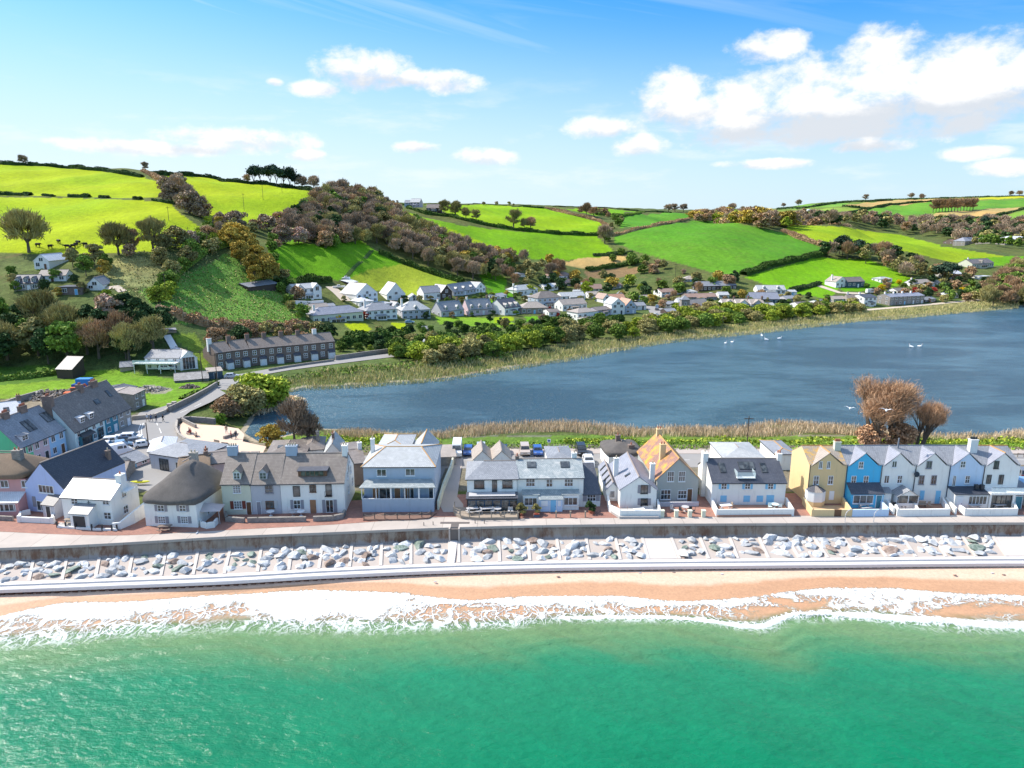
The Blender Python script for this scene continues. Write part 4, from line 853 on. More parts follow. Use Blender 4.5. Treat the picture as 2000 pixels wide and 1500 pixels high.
scatter([(640,660),(760,650),(900,640),(1000,640),(1120,635),(1150,640),(1100,650),(1000,660),(900,665),(800,680),(740,690),(670,690)],6,[('green','bush'),('dark','bush'),('olive','bush'),('hedge','bush'),('green','round')],(2.5,4.5),'* garden bush between the village houses and the lake','garden bushes above the lake',name='garden_bush',cat='bush')
scatter([(640,600),(780,612),(860,612),(960,610),(1110,606),(1120,618),(1000,618),(860,622),(700,628),(650,640)],8,[('green','shrub'),('olive','shrub'),('red','shrub'),('yellow','shrub'),('dark','shrub'),('brown','shrub')],(1.5,3.2),'* small shrub in the village front gardens','shrubs of the village gardens',name='shrub',cat='shrub')
scatter([(1690,560),(1780,552),(1880,560),(1880,585),(1760,580),(1700,575)],7,[('green','bush'),('yellow','bush'),('brown','bush'),('dark','bush'),('red','shrub')],(2,4.5),'* garden bush around the far right cottages','garden bushes at the far right',name='garden_bush',cat='bush')
scatter([(400,680),(440,655),(560,645),(640,655),(640,668),(540,662),(440,680)],5,[('dark','bush'),('brown','bush'),('olive','bush')],(3,6),'* tree on the bank behind the stone terrace','trees behind the stone terrace')
scatter([(0,555),(20,530),(60,530),(120,545),(200,560),(240,575),(230,590),(140,585),(0,580)],7,[('green','bush'),('lime','shrub'),('dark','bush'),('gold','shrub'),('olive','bush')],(2,5),'* garden bush around the left hillside houses','garden bushes of the left hillside houses',name='garden_bush',cat='bush')
scatter([(640,588),(700,596),(760,596),(860,592),(960,594),(1010,590),(1100,592),(1190,588),(1190,580),(1000,576),(850,588),(760,588),(690,590)],6,[('green','shrub'),('dark','shrub'),('olive','shrub'),('lime','shrub'),('gold','shrub')],(2,3.6),'* bush between the two rows of village houses','bushes between the village house rows',name='garden_bush',cat='bush')
scatter([(1260,600),(1330,612),(1410,612),(1500,612),(1620,600),(1620,585),(1560,580),(1440,578),(1400,592),(1340,592),(1290,592)],7,[('green','bush'),('dark','shrub'),('olive','bush'),('lime','shrub'),('brown','bush')],(2.5,5),'* bush around the church and its terrace','bushes around the church',name='garden_bush',cat='bush')
scatter([(-20,600),(60,592),(150,590),(240,600),(300,600),(290,650),(150,640),(0,630)],8,[('lime','shrub'),('green','bush'),('olive','shrub'),('gold','shrub')],(2,4),'* bush in the gardens above the dark wood','bushes above the dark wood',name='garden_bush',cat='bush')
# single trees anyone could point to
T1=lambda px,py,h,kd,fm,lab,**k: tree_px(px,py,h,kd,fm,label=lab,cat=k.pop('cat','tree'),name=k.pop('name','tree'),parts=True,**k)
T1(57,493,16.5,'olive','bare','big spreading leafless tree at the left edge of the meadow',w=1.15)
T1(232,498,12.5,'olive','bare','leafless tree with curved limbs at the bottom of the meadow',w=1.2); T1(300,492,13.5,'olive','bare','tall leafless tree right of the curved limbed one',w=1.1); T1(262,496,10,'brown','bare','slim leafless tree between two larger meadow trees',w=.9)
T1(1708,873,14.2,'orange','open','large orange brown leafless tree behind the white terrace',w=1.4); T1(1740,873,12.6,'orange','open','orange brown leafless tree leaning against the largest one',w=1.0); T1(1794,873,11.2,'orange','open','smaller orange brown tree right of the large one',w=.8)
T1(1700,876,5,'orange','bush','low orange brown bush left of the large leafless tree foot',cat='bush',name='bush'); T1(1752,876,5.5,'orange','bush','low orange brown bush between two leafless trees',cat='bush',name='bush')
T1(576,872,9.5,'purple','bare','bare grey tree at the corner of the lake',w=.9); T1(604,872,7,'purple','bare','shorter bare tree right of the grey one',w=.95)
T1(532,872,4.6,'gold','bush','round yellow brown bush by the lake beach',cat='bush',name='bush')
for px,py,h,kd,lab in [(475,812,7.5,'olive','large olive willow on the point of the lake'),(510,800,9,'lime','tall yellow green willow on the point of the lake'),(446,816,5.5,'brown','brown willow bush at the left of the point'),(540,788,6,'olive','small olive willow at the tip of the point'),(490,776,6.5,'lime','yellow green willow at the back of the point')]:
    T1(px,py,h,kd,'bush',lab,cat='willow',name='willow',w=1.15)
T1(432,830,2.6,'vivid','bush','low bright green bush beside the road corner',cat='bush',name='bush')
for px,py,h,lab in [(495,352,13,'leftmost pine of the clump on the skyline'),(508,354,15,'second pine of the clump on the skyline'),(528,356,15,'slim pine with a gap on the skyline'),(540,357,17,'tallest pine on the skyline'),(554,359,17,'broad pine right of the tallest on the skyline'),(566,361,15,'pine before the low trees on the skyline'),(576,362,12,'rightmost pine of the clump on the skyline')]:
    T1(px,py,h,'pine','pine',lab,w=1.0,name='pine_tree')
for px,py,h,kd,lab in [(482,350,7,'brown','low brown tree left of the pine clump'),(590,364,10,'purple','bare tree right of the pine clump'),(613,367,10,'purple','lone bare tree on the skyline past the pines'),(660,372,8,'purple','small bare tree where the wood meets the skyline'),(45,318,8,'purple','lone small tree on the left skyline'),(284,334,7,'purple','small tree at the top corner of the two meadows'),
   (730,380,12,'olive','left tree of the skyline row before the farm'),(745,382,13,'purple','second tree of the skyline row before the farm'),(760,384,12,'olive','third tree of the skyline row before the farm'),(776,388,11,'purple','fourth tree of the skyline row before the farm'),(792,391,10,'green','green tree just left of the hilltop farm'),(808,392,9,'purple','bare tree above the hilltop farm'),(822,392,8,'purple','bare tree right of the hilltop farm'),
   (890,425,13,'olive','left tree on the hedge below the long field'),(930,432,9,'olive','second tree on the hedge below the long field'),(1003,447,15,'olive','tallest tree standing on the middle field hedge'),(1024,449,9,'olive','slim tree right of the tallest hedge tree'),(1036,449,10,'brown','right tree on the middle field hedge'),(867,420,12,'olive','tree at the top of the middle field hedge'),(910,428,9,'olive','thin tree on the middle field hedge'),
   (1181,476,14,'purple','round purple tree at the field corner'),(1145,420,12,'brown','brown tree in the hedge between the hill fields'),(1160,424,10,'brown','brown tree beside another in the hill hedge'),
   (945,402,12,'purple','left bare tree far on the central skyline'),(970,402,13,'purple','clump tree far on the central skyline'),(995,402,12,'olive','olive clump tree on the central skyline'),(1003,403,8,'olive','small round tree on the central skyline')]:
    tree_px(px,py,h,kd,'bare',label=lab,cat='tree',name='tree',w=1.1)
for i in range(14):
    tree_px(1822+i*6,415-i*.3,24,'brown','bare',label='%s tall bare tree from the left in the far right row'%['first','second','third','fourth','fifth','sixth','seventh','eighth','ninth','tenth','eleventh','twelfth','thirteenth','last'][i],cat='tree',name='tree',group='row of tall trees on the far right field',w=.8)
for i,(px,py) in enumerate([(1305,415),(1318,414),(1335,414),(1430,412),(1450,411),(1475,410),(1530,402),(1560,403),(1690,392),(1780,388),(1800,390),(1975,382),(1990,383)]):
    tree_px(px,py,14,'purple','bare',label='%s small bare tree from the left on the distant right skyline'%['first','second','third','fourth','fifth','sixth','seventh','eighth','ninth','tenth','eleventh','twelfth','last'][i],cat='tree',name='tree',group='trees on the distant right skyline',w=1.3)
for px,py,h,kd,lab in [(1645,500,16,'pine','tall dark pine left of the far right wood'),(1683,505,14,'pine','slim dark pine beside the tall one'),(1838,552,14,'pine','dark conifer at the right end of the wood'),(1860,545,11,'pine','dark conifer behind the far right cottages'),(1925,447,20,'pine','dark pine on the distant ridge'),(1870,453,16,'pine','broad dark pine in the distant valley'),(1840,446,14,'pine','rounded dark pine in the distant valley')]:
    tree_px(px,py,h,kd,'pine',label=lab,cat='tree',name='pine_tree',w=1.1)
for px,py,h,kd,fm,lab in [(1878,574,4,'yellow','bush','bright yellow gorse below the far right cottages'),(1900,560,3,'yellow','bush','smaller yellow gorse above the bright one'),(1042,590,4,'yellow','bush','yellow flowering bush behind the village villa'),(1085,545,5,'gold','bush','golden bush above the village'),(735,672,5,'dark','tall','small dark conifer on the bank behind the long wall'),
   (724,688,2.8,'lime','round','round pale clipped tree by the lakeside road'),(978,638,4,'dark','round','round dark clipped tree in the garden lawn'),(958,632,4.5,'dark','round','dark round tree beside the garden lawn'),(962,650,4,'green','round','green round tree above the lakeside willows'),
   (1060,632,4.5,'pink','round','pale pink blossom tree in a village garden'),(1010,528,0.1,'green','shrub','tiny shrub'),(215,640,11,'pink','round','pale pink blossom tree in the left lower wood'),(245,625,9,'dark','round','dark flat topped tree beside the pink blossom'),(1420,560,7,'brown','bush','brown bushy tree behind the long black barn'),(1450,583,5,'gold','bush','golden bush right of the black barn'),(1580,610,5,'purple','bush','dark purple tree by the lakeside willows'),(1335,535,3,'pink','bush','white blossom bush above the black barn'),(1305,585,3,'pink','bush','pink blossom bush by the white split level house'),(1250,572,5.5,'lime','round','round yellow green tree in the upper village')]:
    if h>1: tree_px(px,py,h,kd,fm,label=lab,cat='tree',name='tree')
print('stuff trees',plant_all())
# ---------------------------------------------------------------- hedges
def hedge(pts,w,h,kd,lab,px=True,step=12,dens=9,size=.55,group=None,name='hedge'):
    P=[Vector(p) for p in (tline(pts,step) if px else pts)]
    rs=np.random.RandomState(int(pts[0][0]*3+pts[0][1]*7)%9999); C=[]
    mb=MB(); prev=None
    for i,p in enumerate(P):
        d=(P[min(i+1,len(P)-1)]-P[max(i-1,0)]); d.z=0; d.normalize(); n=Vector((-d.y,d.x,0)); hh=h*(.75+.4*math.sin(i*1.7+pts[0][0])*.5)
        cs=[p-n*w*.42+Vector((0,0,-.5)),p-n*w*.36+Vector((0,0,hh*.7)),p+Vector((0,0,hh*.88)),p+n*w*.36+Vector((0,0,hh*.7)),p+n*w*.42+Vector((0,0,-.5))]
        if prev:
            for a in range(4): mb.poly([prev[a],cs[a],cs[a+1],prev[a+1]],L[kd])
            ln=(P[i]-P[i-1]).length; k=max(4,int(ln*(w+2*h)*dens/2))
            t=rs.random(k)[:,None]; an=rs.uniform(0,math.pi,k); c=np.array(P[i-1])*(1-t)+np.array(P[i])*t
            off=np.stack([np.cos(an)*w*.5*n.x,np.cos(an)*w*.5*n.y,np.sin(an)**.6*hh],1)*(.9+.25*rs.random((k,1))); C.append(c+off)
        prev=cs
    V=quads(np.concatenate(C),size,rs,.7); n0=len(mb.v)
    me=bpy.data.meshes.new(name); me.from_pydata([tuple(v) for v in mb.v]+[tuple(v) for v in V],[],list(mb.f)+[tuple(range(n0+4*i,n0+4*i+4)) for i in range(len(V)//4)]); me.materials.append(L[kd]); me.update()
    o=bpy.data.objects.new(name,me); col.objects.link(o); return tag(o,lab,'hedge',group)
HG=[([(-60,318),(0,321),(100,325),(200,334),(278,346)],4,3,'dark','long dark hedge along the top of the left meadow'),
 ([(300,341),(400,344),(470,350),(560,362),(620,376)],4,3,'dark','dark hedge along the top of the right upper meadow'),
 ([(-60,377),(0,380),(60,382)],3,2,'dark','short dark hedge at the far left between two meadows'),([(85,382),(105,384)],3,1.8,'dark','single dark clump on the line between the left meadows'),([(134,384),(175,385)],3,2,'dark','double dark clump on the line between the left meadows'),([(195,386),(212,387)],3,1.4,'dark','small low clump on the line between the left meadows'),([(262,389),(276,390)],3,2,'dark','rounded clump right on the line between the left meadows'),([(298,391),(338,398)],3,1.6,'dark','low hedge running into the leafless shaw'),
 ([(280,335),(300,345),(325,362)],4,3,'brown','brown overgrown hedge from the skyline down to the shaw'),
 ([(828,388),(900,396),(1000,403),(1062,407)],3,2.2,'dark','dark hedge along the crest above the long bright field'),
 ([(780,398),(800,408),(830,418),(880,424),(930,436),(1000,449),(1080,457),(1165,460),(1182,460)],4,3,'hedge','dark hedge between the two long bright fields'),
 ([(1065,407),(1110,418),(1170,432),(1190,448)],4,3,'brown','brown hedge down the right end of the long field'),
 ([(1080,404),(1180,406),(1258,414),(1310,416)],3,3,'dark','thin dark hedge along the far central skyline'),
 ([(1258,415),(1215,423),(1165,420)],4,3,'green','green hedge between far central fields'),
 ([(1195,462),(1260,446),(1345,429)],4,3,'brown','brown hedge between blue green fields'),
 ([(1530,452),(1560,466),(1610,482)],6,4,'brown','brown hedge down the right side of the round hill'),
 ([(1452,538),(1500,520),(1560,507),(1610,497)],6,3.5,'hedge','thick green hedge below the round hill'),
 ([(1158,500),(1200,498),(1235,494)],4,2.5,'dark','dark hedge above the small tan field'),([(1145,528),(1200,522),(1250,512)],4,3,'hedge','dark hedge between tan and brown plots'),
 ([(1545,570),(1600,555)],4,2.5,'dark','short hedge at the foot of the sloping field'),
 ([(540,563),(560,560),(600,552),(645,550)],5,4,'hedge','dark hedge above the white twin gabled house'),([(582,596),(608,596)],3,2.5,'hedge','clipped hedge below the white twin gabled house'),
 ([(740,495),(790,515),(850,536),(905,553)],4,3,'hedge','hedge along the foot of the middle wood'),
 ([(676,672),(700,668),(760,664),(800,662)],6,4.5,'hedge','tall clipped dark hedge above the stone wall'),([(840,664),(890,660)],5,3,'hedge','dark hedge below the garden sheds'),([(1062,636),(1110,630)],6,4,'hedge','tall dark hedge in the middle of the gardens'),([(1150,632),(1215,626)],5,3,'hedge','dark hedge below the pink fronted house'),
 ([(355,780),(390,770),(423,752)],1.8,1.2,'green','ivy covered hedge along the road wall'),([(-20,745),(60,738),(110,730)],3,2,'green','low green hedge at the edge of the paddock'),
 ([(310,610),(420,640),(520,645),(600,640)],5,3.5,'brown','brown hedge along the foot of the rough field'),([(318,560),(350,530),(400,492),(440,480)],4,3.5,'green','hedge up the left side of the rough field')]
for a in HG: hedge(*a)
hr=random.Random(5)
def far(lab,*q,w=6,h=4,k='dark'): hedge(c2(*q),w,h,k,lab,step=14,size=1.6,dens=.9)
far('dark hedge above the upper tan field far right',(1040,118),(1180,130),(1300,108),(1500,92),(1700,86)); far('hedge below the far left green strip',(700,132),(850,126),(1000,100),(1300,86)); far('hedge across the far right hillside',(860,168),(1000,168),(1180,130)); far('hedge below the lower tan field',(1500,182),(1760,180),(1860,166),(2050,120),(2100,110))
far('hedge on the far right skyline',(1000,96),(1300,82),(1600,74),(1900,60),(2100,50),w=5,h=3); far('hedge below the far centre field',(780,178),(1000,172),(1100,188),(1300,195),k='purple',h=7,w=10)
# ---------------------------------------------------------------- reeds, verge plants, scrub: nobody could count these
def inside(P,n,rs):
    x0,y0=P.min(0); x1,y1=P.max(0); X=rs.uniform(x0,x1,n*6); Y=rs.uniform(y0,y1,n*6); k=inpoly(P,X,Y); return X[k][:n],Y[k][:n]
def blades(name,polys,m,dens,h,lab,w=.10,lean=.35,wpoly=True,maxd=None):
    rs=np.random.RandomState(len(name)+int(h*10)); Vs=[]
    for pts in polys:
        P=np.array([gp(x,y,LAKEZ+.6)[:2] for x,y in pts]) if wpoly else tpoly(pts)
        a=.5*abs(sum(P[i-1][0]*P[i][1]-P[i][0]*P[i-1][1] for i in range(len(P)))); X,Y=inside(P,int(a*dens),rs)
        pn_=np.sin(X*.31+np.sin(Y*.23)*2)*np.cos(Y*.4+X*.11)+rs.normal(size=len(X))*.5; k=pn_>-.6; X=X[k];Y=Y[k]; pn_=pn_[k]
        Z=np.maximum(hz_(X,Y),LAKEZ-.3); n=len(X); H=h*(.55+.6*rs.random(n)+.12*pn_); an=rs.random(n)*6.283; ww=w*(.6+.8*rs.random(n))
        dx=np.cos(an)*ww; dy=np.sin(an)*ww; lx=rs.normal(size=n)*lean*H; ly=rs.normal(size=n)*lean*H
        V=np.stack([np.stack([X-dx,Y-dy,Z-.1],1),np.stack([X+dx,Y+dy,Z-.1],1),np.stack([X+dx*.35+lx,Y+dy*.35+ly,Z+H],1),np.stack([X-dx*.35+lx,Y-dy*.35+ly,Z+H],1)],1); Vs.append(V.reshape(-1,3))
    me=quadmesh(name,np.concatenate(Vs),m); o=bpy.data.objects.new(name,me); col.objects.link(o); return tag(o,lab,'reeds',kind='stuff')
blades('reeds',[[(620,852),(700,838),(800,850),(860,842),(905,831),(1000,825),(1100,821),(1180,829),(1240,834),(1300,833),(1440,834),(1500,823),(1560,822),(1640,829),(1720,839),(1850,848),(1930,846),(2000,838),(2200,830),(2200,862),(1900,862),(1700,864),(1300,862),(1100,860),(900,862),(700,866)]],REED,12,1.2,'dry tan reeds between the lake and the coast road',w=.06,lean=.28)
blades('reed_bed',[[(560,764),(590,760),(650,757),(700,754),(780,749),(880,740),(940,731),(1000,720),(1060,711),(1130,700),(1200,685),(1300,669),(1380,660),(1480,650),(1600,636),(1680,626),(1750,622),(1840,613),(1990,600),(1990,590),(1900,592),(1750,606),(1690,612),(1600,620),(1490,632),(1300,652),(1200,664),(1120,674),(1040,690),(960,702),(870,712),(780,718),(700,724),(600,735),(550,745)]],REEDG,11,1.05,'tan and green reed bed along the far lake shore',w=.09,lean=.28)
blades('fallen_reeds',[[(490,812),(548,796),(590,800),(575,775),(548,772),(520,790)]],REED,8,1.0,'pale fallen reeds on the point of the lake',w=.14,lean=.8)
def tufts(name,polys,kd,dens,h,size,lab,aspect=.7,cat='scrub',z0=None):
    rs=np.random.RandomState(len(name)*3+len(kd)); Cs=[]
    for pts in polys:
        P=tpoly(pts); a=.5*abs(sum(P[i-1][0]*P[i][1]-P[i][0]*P[i-1][1] for i in range(len(P)))); X,Y=inside(P,int(a*dens),rs)
        mod=.5+.5*np.sin(X*.45+np.sin(Y*.6)*1.5)*np.sin(Y*.5+X*.17); H=h*(.15+mod)*rs.random(len(X))**.6; Cs.append(np.stack([X,Y,hz_(X,Y)+H],1))
    V=quads(np.concatenate(Cs),size,rs,aspect); me=quadmesh(name,V,L[kd]); o=bpy.data.objects.new(name,me); col.objects.link(o); return tag(o,lab,cat,kind='stuff')
tufts('verge_plants',[[(880,868),(1000,866),(1100,862),(1250,864),(1290,868),(1290,877),(880,878)],[(1300,868),(1700,870),(1700,879),(1300,879)],[(1900,868),(2200,868),(2200,882),(1900,880)],[(620,868),(740,866),(740,885),(620,885)]],'vivid',9,.8,.28,'bright green plants on the verge behind the parked cars')
tufts('yellow_verge',[[(640,868),(740,868),(860,868),(860,862),(740,858),(640,858)],[(1100,861),(2000,863),(2000,868),(1100,868)]],'lime',7,1.2,.4,'yellow green growth between verge and reeds')
tufts('scrub',[[(190,520),(260,495),(400,470),(430,500),(330,570),(240,600),(190,560)],[(270,570),(320,545),(400,520),(440,495),(510,520),(560,575),(605,632),(560,642),(420,636),(340,632)]],'olive',.9,.6,.45,'rough bracken and scrub on the left slope')
tufts('bracken',[[(340,560),(440,500),(520,520),(600,632),(440,636),(320,632)]],'vivid',1.0,.35,.4,'green bracken covering the rough field')
tufts('lake_fringe',[[(600,745),(700,730),(800,722),(900,712),(1000,700),(1000,692),(880,704),(780,712),(700,716),(600,728),(545,738),(550,750)]],'green',2.2,1.3,.55,'green waterside growth beside the lakeside road')
print('counts',cnt, len(bpy.data.objects))
# ---------------------------------------------------------------- building kit
SL={'grey':slate('grey slate',(0.25,0.26,0.28),(0.33,0.34,0.36)),'pale':slate('pale slate',(0.42,0.43,0.43),(0.54,0.55,0.54),(0.35,0.36,0.33),.25),
 'dark':slate('dark slate',(0.075,0.08,0.10),(0.105,0.11,0.13)),'brown':slate('brown slate',(0.19,0.155,0.13),(0.26,0.22,0.19),(0.34,0.31,0.25),.15),
 'green':slate('green grey slate',(0.29,0.33,0.335),(0.43,0.46,0.455),(0.50,0.50,0.47),.3),'orange':slate('red tile with orange lichen',(0.30,0.155,0.115),(0.36,0.195,0.15),(0.72,0.36,0.015),.5),
 'lichen':slate('slate with orange lichen',(0.34,0.29,0.24),(0.42,0.36,0.30),(0.62,0.36,0.07),.5),'tan':slate('tan slate',(0.37,0.31,0.26),(0.44,0.38,0.32)),
 'white':slate('white paint and sun glare roof',(0.72,0.72,0.73),(0.78,0.78,0.78),rough=.4),'tile':slate('brown clay tile',(0.30,0.19,0.14),(0.37,0.24,0.18)),'rtile':slate('orange clay tile',(0.48,0.25,0.16),(0.55,0.31,0.20)),  # white roof colour also stands in for sun glare on slate
 'navy':slate('navy slate',(0.045,0.052,0.07),(0.065,0.072,0.09)),'lilac':slate('blue grey slate',(0.27,0.28,0.33),(0.33,0.34,0.39)),'cor':slate('corrugated sheet',(0.26,0.24,0.22),(0.38,0.36,0.33),sz=.5)}
m,g,bs=new_mat('thatch'); t=g.n('ShaderNodeTexCoord'); o=t.outputs['UV']; n=g.noise(g.vmul(o,(9,.9,1)),1.5,6,.7); n2=g.noise(t.outputs['Object'],.6,4,.6)
c=g.mix(n,(0.06,0.055,0.05),(0.18,0.16,0.145)); k=g.m('ADD',.6,g.m('MULTIPLY',n2,.8)); g.put(bs.inputs['Base Color'],g.mix(1.0,c,g.vec(k,k,k),'MULTIPLY')); bs.inputs['Roughness'].default_value=.95; bump(g,bs,n,1.0,.1); SL['thatch']=m
m,g,bs=new_mat('brown thatch'); t=g.n('ShaderNodeTexCoord'); o=t.outputs['UV']; n=g.noise(g.vmul(o,(9,.9,1)),1.5,6,.7)
g.put(bs.inputs['Base Color'],g.mix(n,(0.13,0.09,0.06),(0.30,0.22,0.15))); bs.inputs['Roughness'].default_value=.95; bump(g,bs,n,1.0,.1); SL['bthatch']=m
WL={'white':WHITE,'cream':wallm('cream',(0.66,0.66,0.52)),'lgrey':wallm('light grey',(0.50,0.50,0.53)),'bgrey':wallm('blue grey',(0.42,0.48,0.56)),'lav':wallm('lavender blue',(0.46,0.54,0.78)),
 'yellow':wallm('mustard cream',(0.70,0.53,0.29)),'blue':wallm('bright blue',(0.09,0.48,0.76)),'pblue':wallm('pale blue',(0.55,0.68,0.84)),'pink':wallm('pink',(0.62,0.33,0.31)),'ppink':wallm('pale pink',(0.66,0.50,0.52)),
 'green':wallm('mint green',(0.14,0.60,0.32)),'sky':wallm('sky blue',(0.36,0.58,0.78)),'mint':wallm('pale mint',(0.62,0.76,0.74)),'teal':wallm('teal',(0.07,0.26,0.34)),'grn':wallm('sage grey',(0.42,0.43,0.40)),
 'stone':stonem('grey stone',(0.30,0.27,0.24),(0.20,0.18,0.16)),'brick':stonem('brown stone',(0.22,0.16,0.13),(0.17,0.125,0.10),(.2,.16,.14)),'pstone':stonem('pale stone',(0.46,0.41,0.35),(0.34,0.30,0.26)),
 'timber':plain('dark timber boards',(0.07,0.05,0.04),.8,.3,2.),'tblue':plain('dark blue boards',(0.06,0.10,0.14),.7,.2,1.),'lilac':wallm('lilac',(0.55,0.46,0.56)),'wood':plain('weathered wood',(0.33,0.27,0.21),.85,.25,2.)}
RIDGE=plain('ridge tile',(0.32,0.26,0.22),.8,.15); RIDGEO=plain('orange ridge tile',(0.55,0.30,0.10),.8,.2); GUT=plain('black gutter',(0.03,0.035,0.045),.5,.1); POT=plain('terracotta',(0.45,0.16,0.09),.8,.2); POTC=plain('buff pot',(0.5,0.42,0.3),.8,.2); LEAD=plain('lead',(0.22,0.24,0.27),.6,.1)
PN={k:plain('paint '+k,c,.55,.06) for k,c in dict(blue=(0.20,0.50,0.74),brown=(0.15,0.075,0.04),red=(0.20,0.05,0.035),grey=(0.28,0.27,0.30),dark=(0.04,0.045,0.05),white=(0.78,0.79,0.8),teal=(0.05,0.20,0.26),oak=(0.33,0.17,0.09),pgrey=(0.48,0.47,0.47),navy=(0.04,0.08,0.14)).items()}
class House:
    def __init__(s,name,label,A,B,D,eave,ridge,roof='gx',wall='white',rm='grey',cat='house',group=None,flat=True,ov=.25,go=.12,ridgem=None,hipr=None,zlow=-.8,gut=True,par=None):
        pa=gp(*A) if flat else tp(*A); pb=gp(*B) if flat else tp(*B)
        if flat is None: pass
        pa=Vector(pa); pb=Vector(pb)
        if not flat: pb.z=pa.z=min(pa.z,pb.z)
        if not flat:   # keep the far corner on the same level
            d=ray(*B); sc_=(pa.z-CAMH)/d[2] if abs(d[2])>1e-4 else 0
            q=Vector((d[0]*sc_,d[1]*sc_,pa.z)) if 0<sc_<3000 else pb
            pb=q if (q-pa).length<45 else pb
        s.o=pa; s.W=(Vector((pb.x,pb.y,0))-Vector((pa.x,pa.y,0))).length; s.ex=(pb-pa); s.ex.z=0; s.ex.normalize(); s.ey=Vector((-s.ex.y,s.ex.x,0)); s.D=D; s.flat=flat
        s.Mi=Matrix(((s.ex.x,s.ex.y,0),(s.ey.x,s.ey.y,0),(0,0,1)))
        W=s.W; mid=(A[0]+B[0])/2
        s.h=eave if eave<25 else s.zat(mid,eave,0)
        rd=D/2 if roof in('gx','hip','tg') else 0
        if roof=='hip' and hipr: rd=hipr[2]
        s.r=ridge if ridge<25 else s.zat(mid,ridge,rd)
        if s.r<s.h+.3: s.r=s.h+1.2
        s.root=empty(name,tuple(pa),math.atan2(s.ex.y,s.ex.x),label,cat,group)
        h,r=s.h,s.r; wm=WL[wall]; rmt=SL[rm]; s.wm=wm; s.rm=rmt; mb=MB(); z0=zlow if flat else -2.5
        mb.poly([(0,0,z0),(W,0,z0),(W,0,h),(0,0,h)] if roof!='gy' else [(0,0,z0),(W,0,z0),(W,0,h),(W/2,0,r-.05),(0,0,h)],wm)
        mb.poly([(W,D,z0),(0,D,z0),(0,D,h),(W,D,h)] if roof!='gy' else [(W,D,z0),(0,D,z0),(0,D,h),(W/2,D,r-.05),(W,D,h)],wm)
        gb=roof in('gx','tg')
        mb.poly([(0,D,z0),(0,0,z0),(0,0,h)]+([(0,D/2,r-.05)] if gb else [])+[(0,D,h)],wm)
        mb.poly([(W,0,z0),(W,D,z0),(W,D,h)]+([(W,D/2,r-.05)] if gb else [])+[(W,0,h)],wm)
        mb.build('wall',s.root)
        rb=MB(); th=.14; rg=ridgem or RIDGE
        def sl(P): rb.slab(P,th,rmt)
        if roof in('gx','tg'):
            k=(r-h)/(D/2); e=h-k*ov; a,b=-go,W+go
            sl([(a,-ov,e+.1),(b,-ov,e+.1),(b,D/2,r+.1),(a,D/2,r+.1)]); sl([(b,D+ov,e+.1),(a,D+ov,e+.1),(a,D/2,r+.1),(b,D/2,r+.1)])
            rb.bar((a,D/2,r+.1),(b,D/2,r+.1),.11,.11,rg,5)
            if gut: 
                gm=MB(); gm.bar((a,-ov-.05,e+.03),(b,-ov-.05,e+.03),.07,.07,GUT,5); gm.build('gutter',s.root)
        elif roof=='gy':
            k=(r-h)/(W/2); e=h-k*ov; a,b=-go,D+go
            sl([(-ov,a,e+.1),(W/2,a,r+.1),(W/2,b,r+.1),(-ov,b,e+.1)]); sl([(W/2,a,r+.1),(W+ov,a,e+.1),(W+ov,b,e+.1),(W/2,b,r+.1)])
            rb.bar((W/2,a,r+.1),(W/2,b,r+.1),.11,.11,rg,5)
        elif roof=='hip':
            o_=ov
            if hipr: x0,x1,y0,y1=hipr[0]*W,hipr[1]*W,hipr[2],hipr[3]
            elif W>=D: x0,x1,y0,y1=D/2*.95,W-D/2*.95,D/2,D/2
            else: x0,x1,y0,y1=W/2,W/2,W/2*.95,D-W/2*.95
            c=[(-o_,-o_,h+.02),(W+o_,-o_,h+.02),(W+o_,D+o_,h+.02),(-o_,D+o_,h+.02)]; p0=(x0,y0,r); p1=(x1,y1,r)
            rb.poly(c[::-1],rmt)
            cc=[(q[0],q[1],h+(.6 if 'thatch' in rm else .17)) for q in c]
            for i in range(4): rb.poly([c[i],c[(i+1)%4],cc[(i+1)%4],cc[i]],GUT if gut else rmt)
            c=cc
            if abs(x1-x0)>1e-3: F_=[[c[0],c[1],p1,p0],[c[1],c[2],p1],[c[2],c[3],p0,p1],[c[3],c[0],p0]]
            else: F_=[[c[0],c[1],p0],[c[1],c[2],p1,p0],[c[2],c[3],p1],[c[3],c[0],p0,p1]]
            for f in F_: rb.poly(f,rmt)
            if rg is not RIDGE or ridgem:
                for a,b in ((c[0],p0),(c[1],p1 if abs(x1-x0)>1e-3 else p0),(p0,p1),(c[2],p1),(c[3],p0 if abs(x1-x0)>1e-3 else p1)): rb.bar(a,b,.09,.09,rg,4)
            else:
                rb.bar(p0,p1,.1,.1,RIDGE,4)
        elif roof=='mono':
            sl([(-.15,-ov,h+.1),(W+.15,-ov,h+.1),(W+.15,D+.1,r+.1),(-.15,D+.1,r+.1)])
            w2=MB(); w2.poly([(0,D,h),(0,0,h),(0,D,r)],wm); w2.poly([(W,0,h),(W,D,h),(W,D,r)],wm); w2.poly([(W,D,h),(0,D,h),(0,D,r),(W,D,r)],wm); w2.build('gable_wall',s.root)
        elif roof=='flat':
            rb.box(-.2,W+.2,-.2,D+.2,h,h+.22,rmt)
        s.roof=rb.build('roof',s.root)
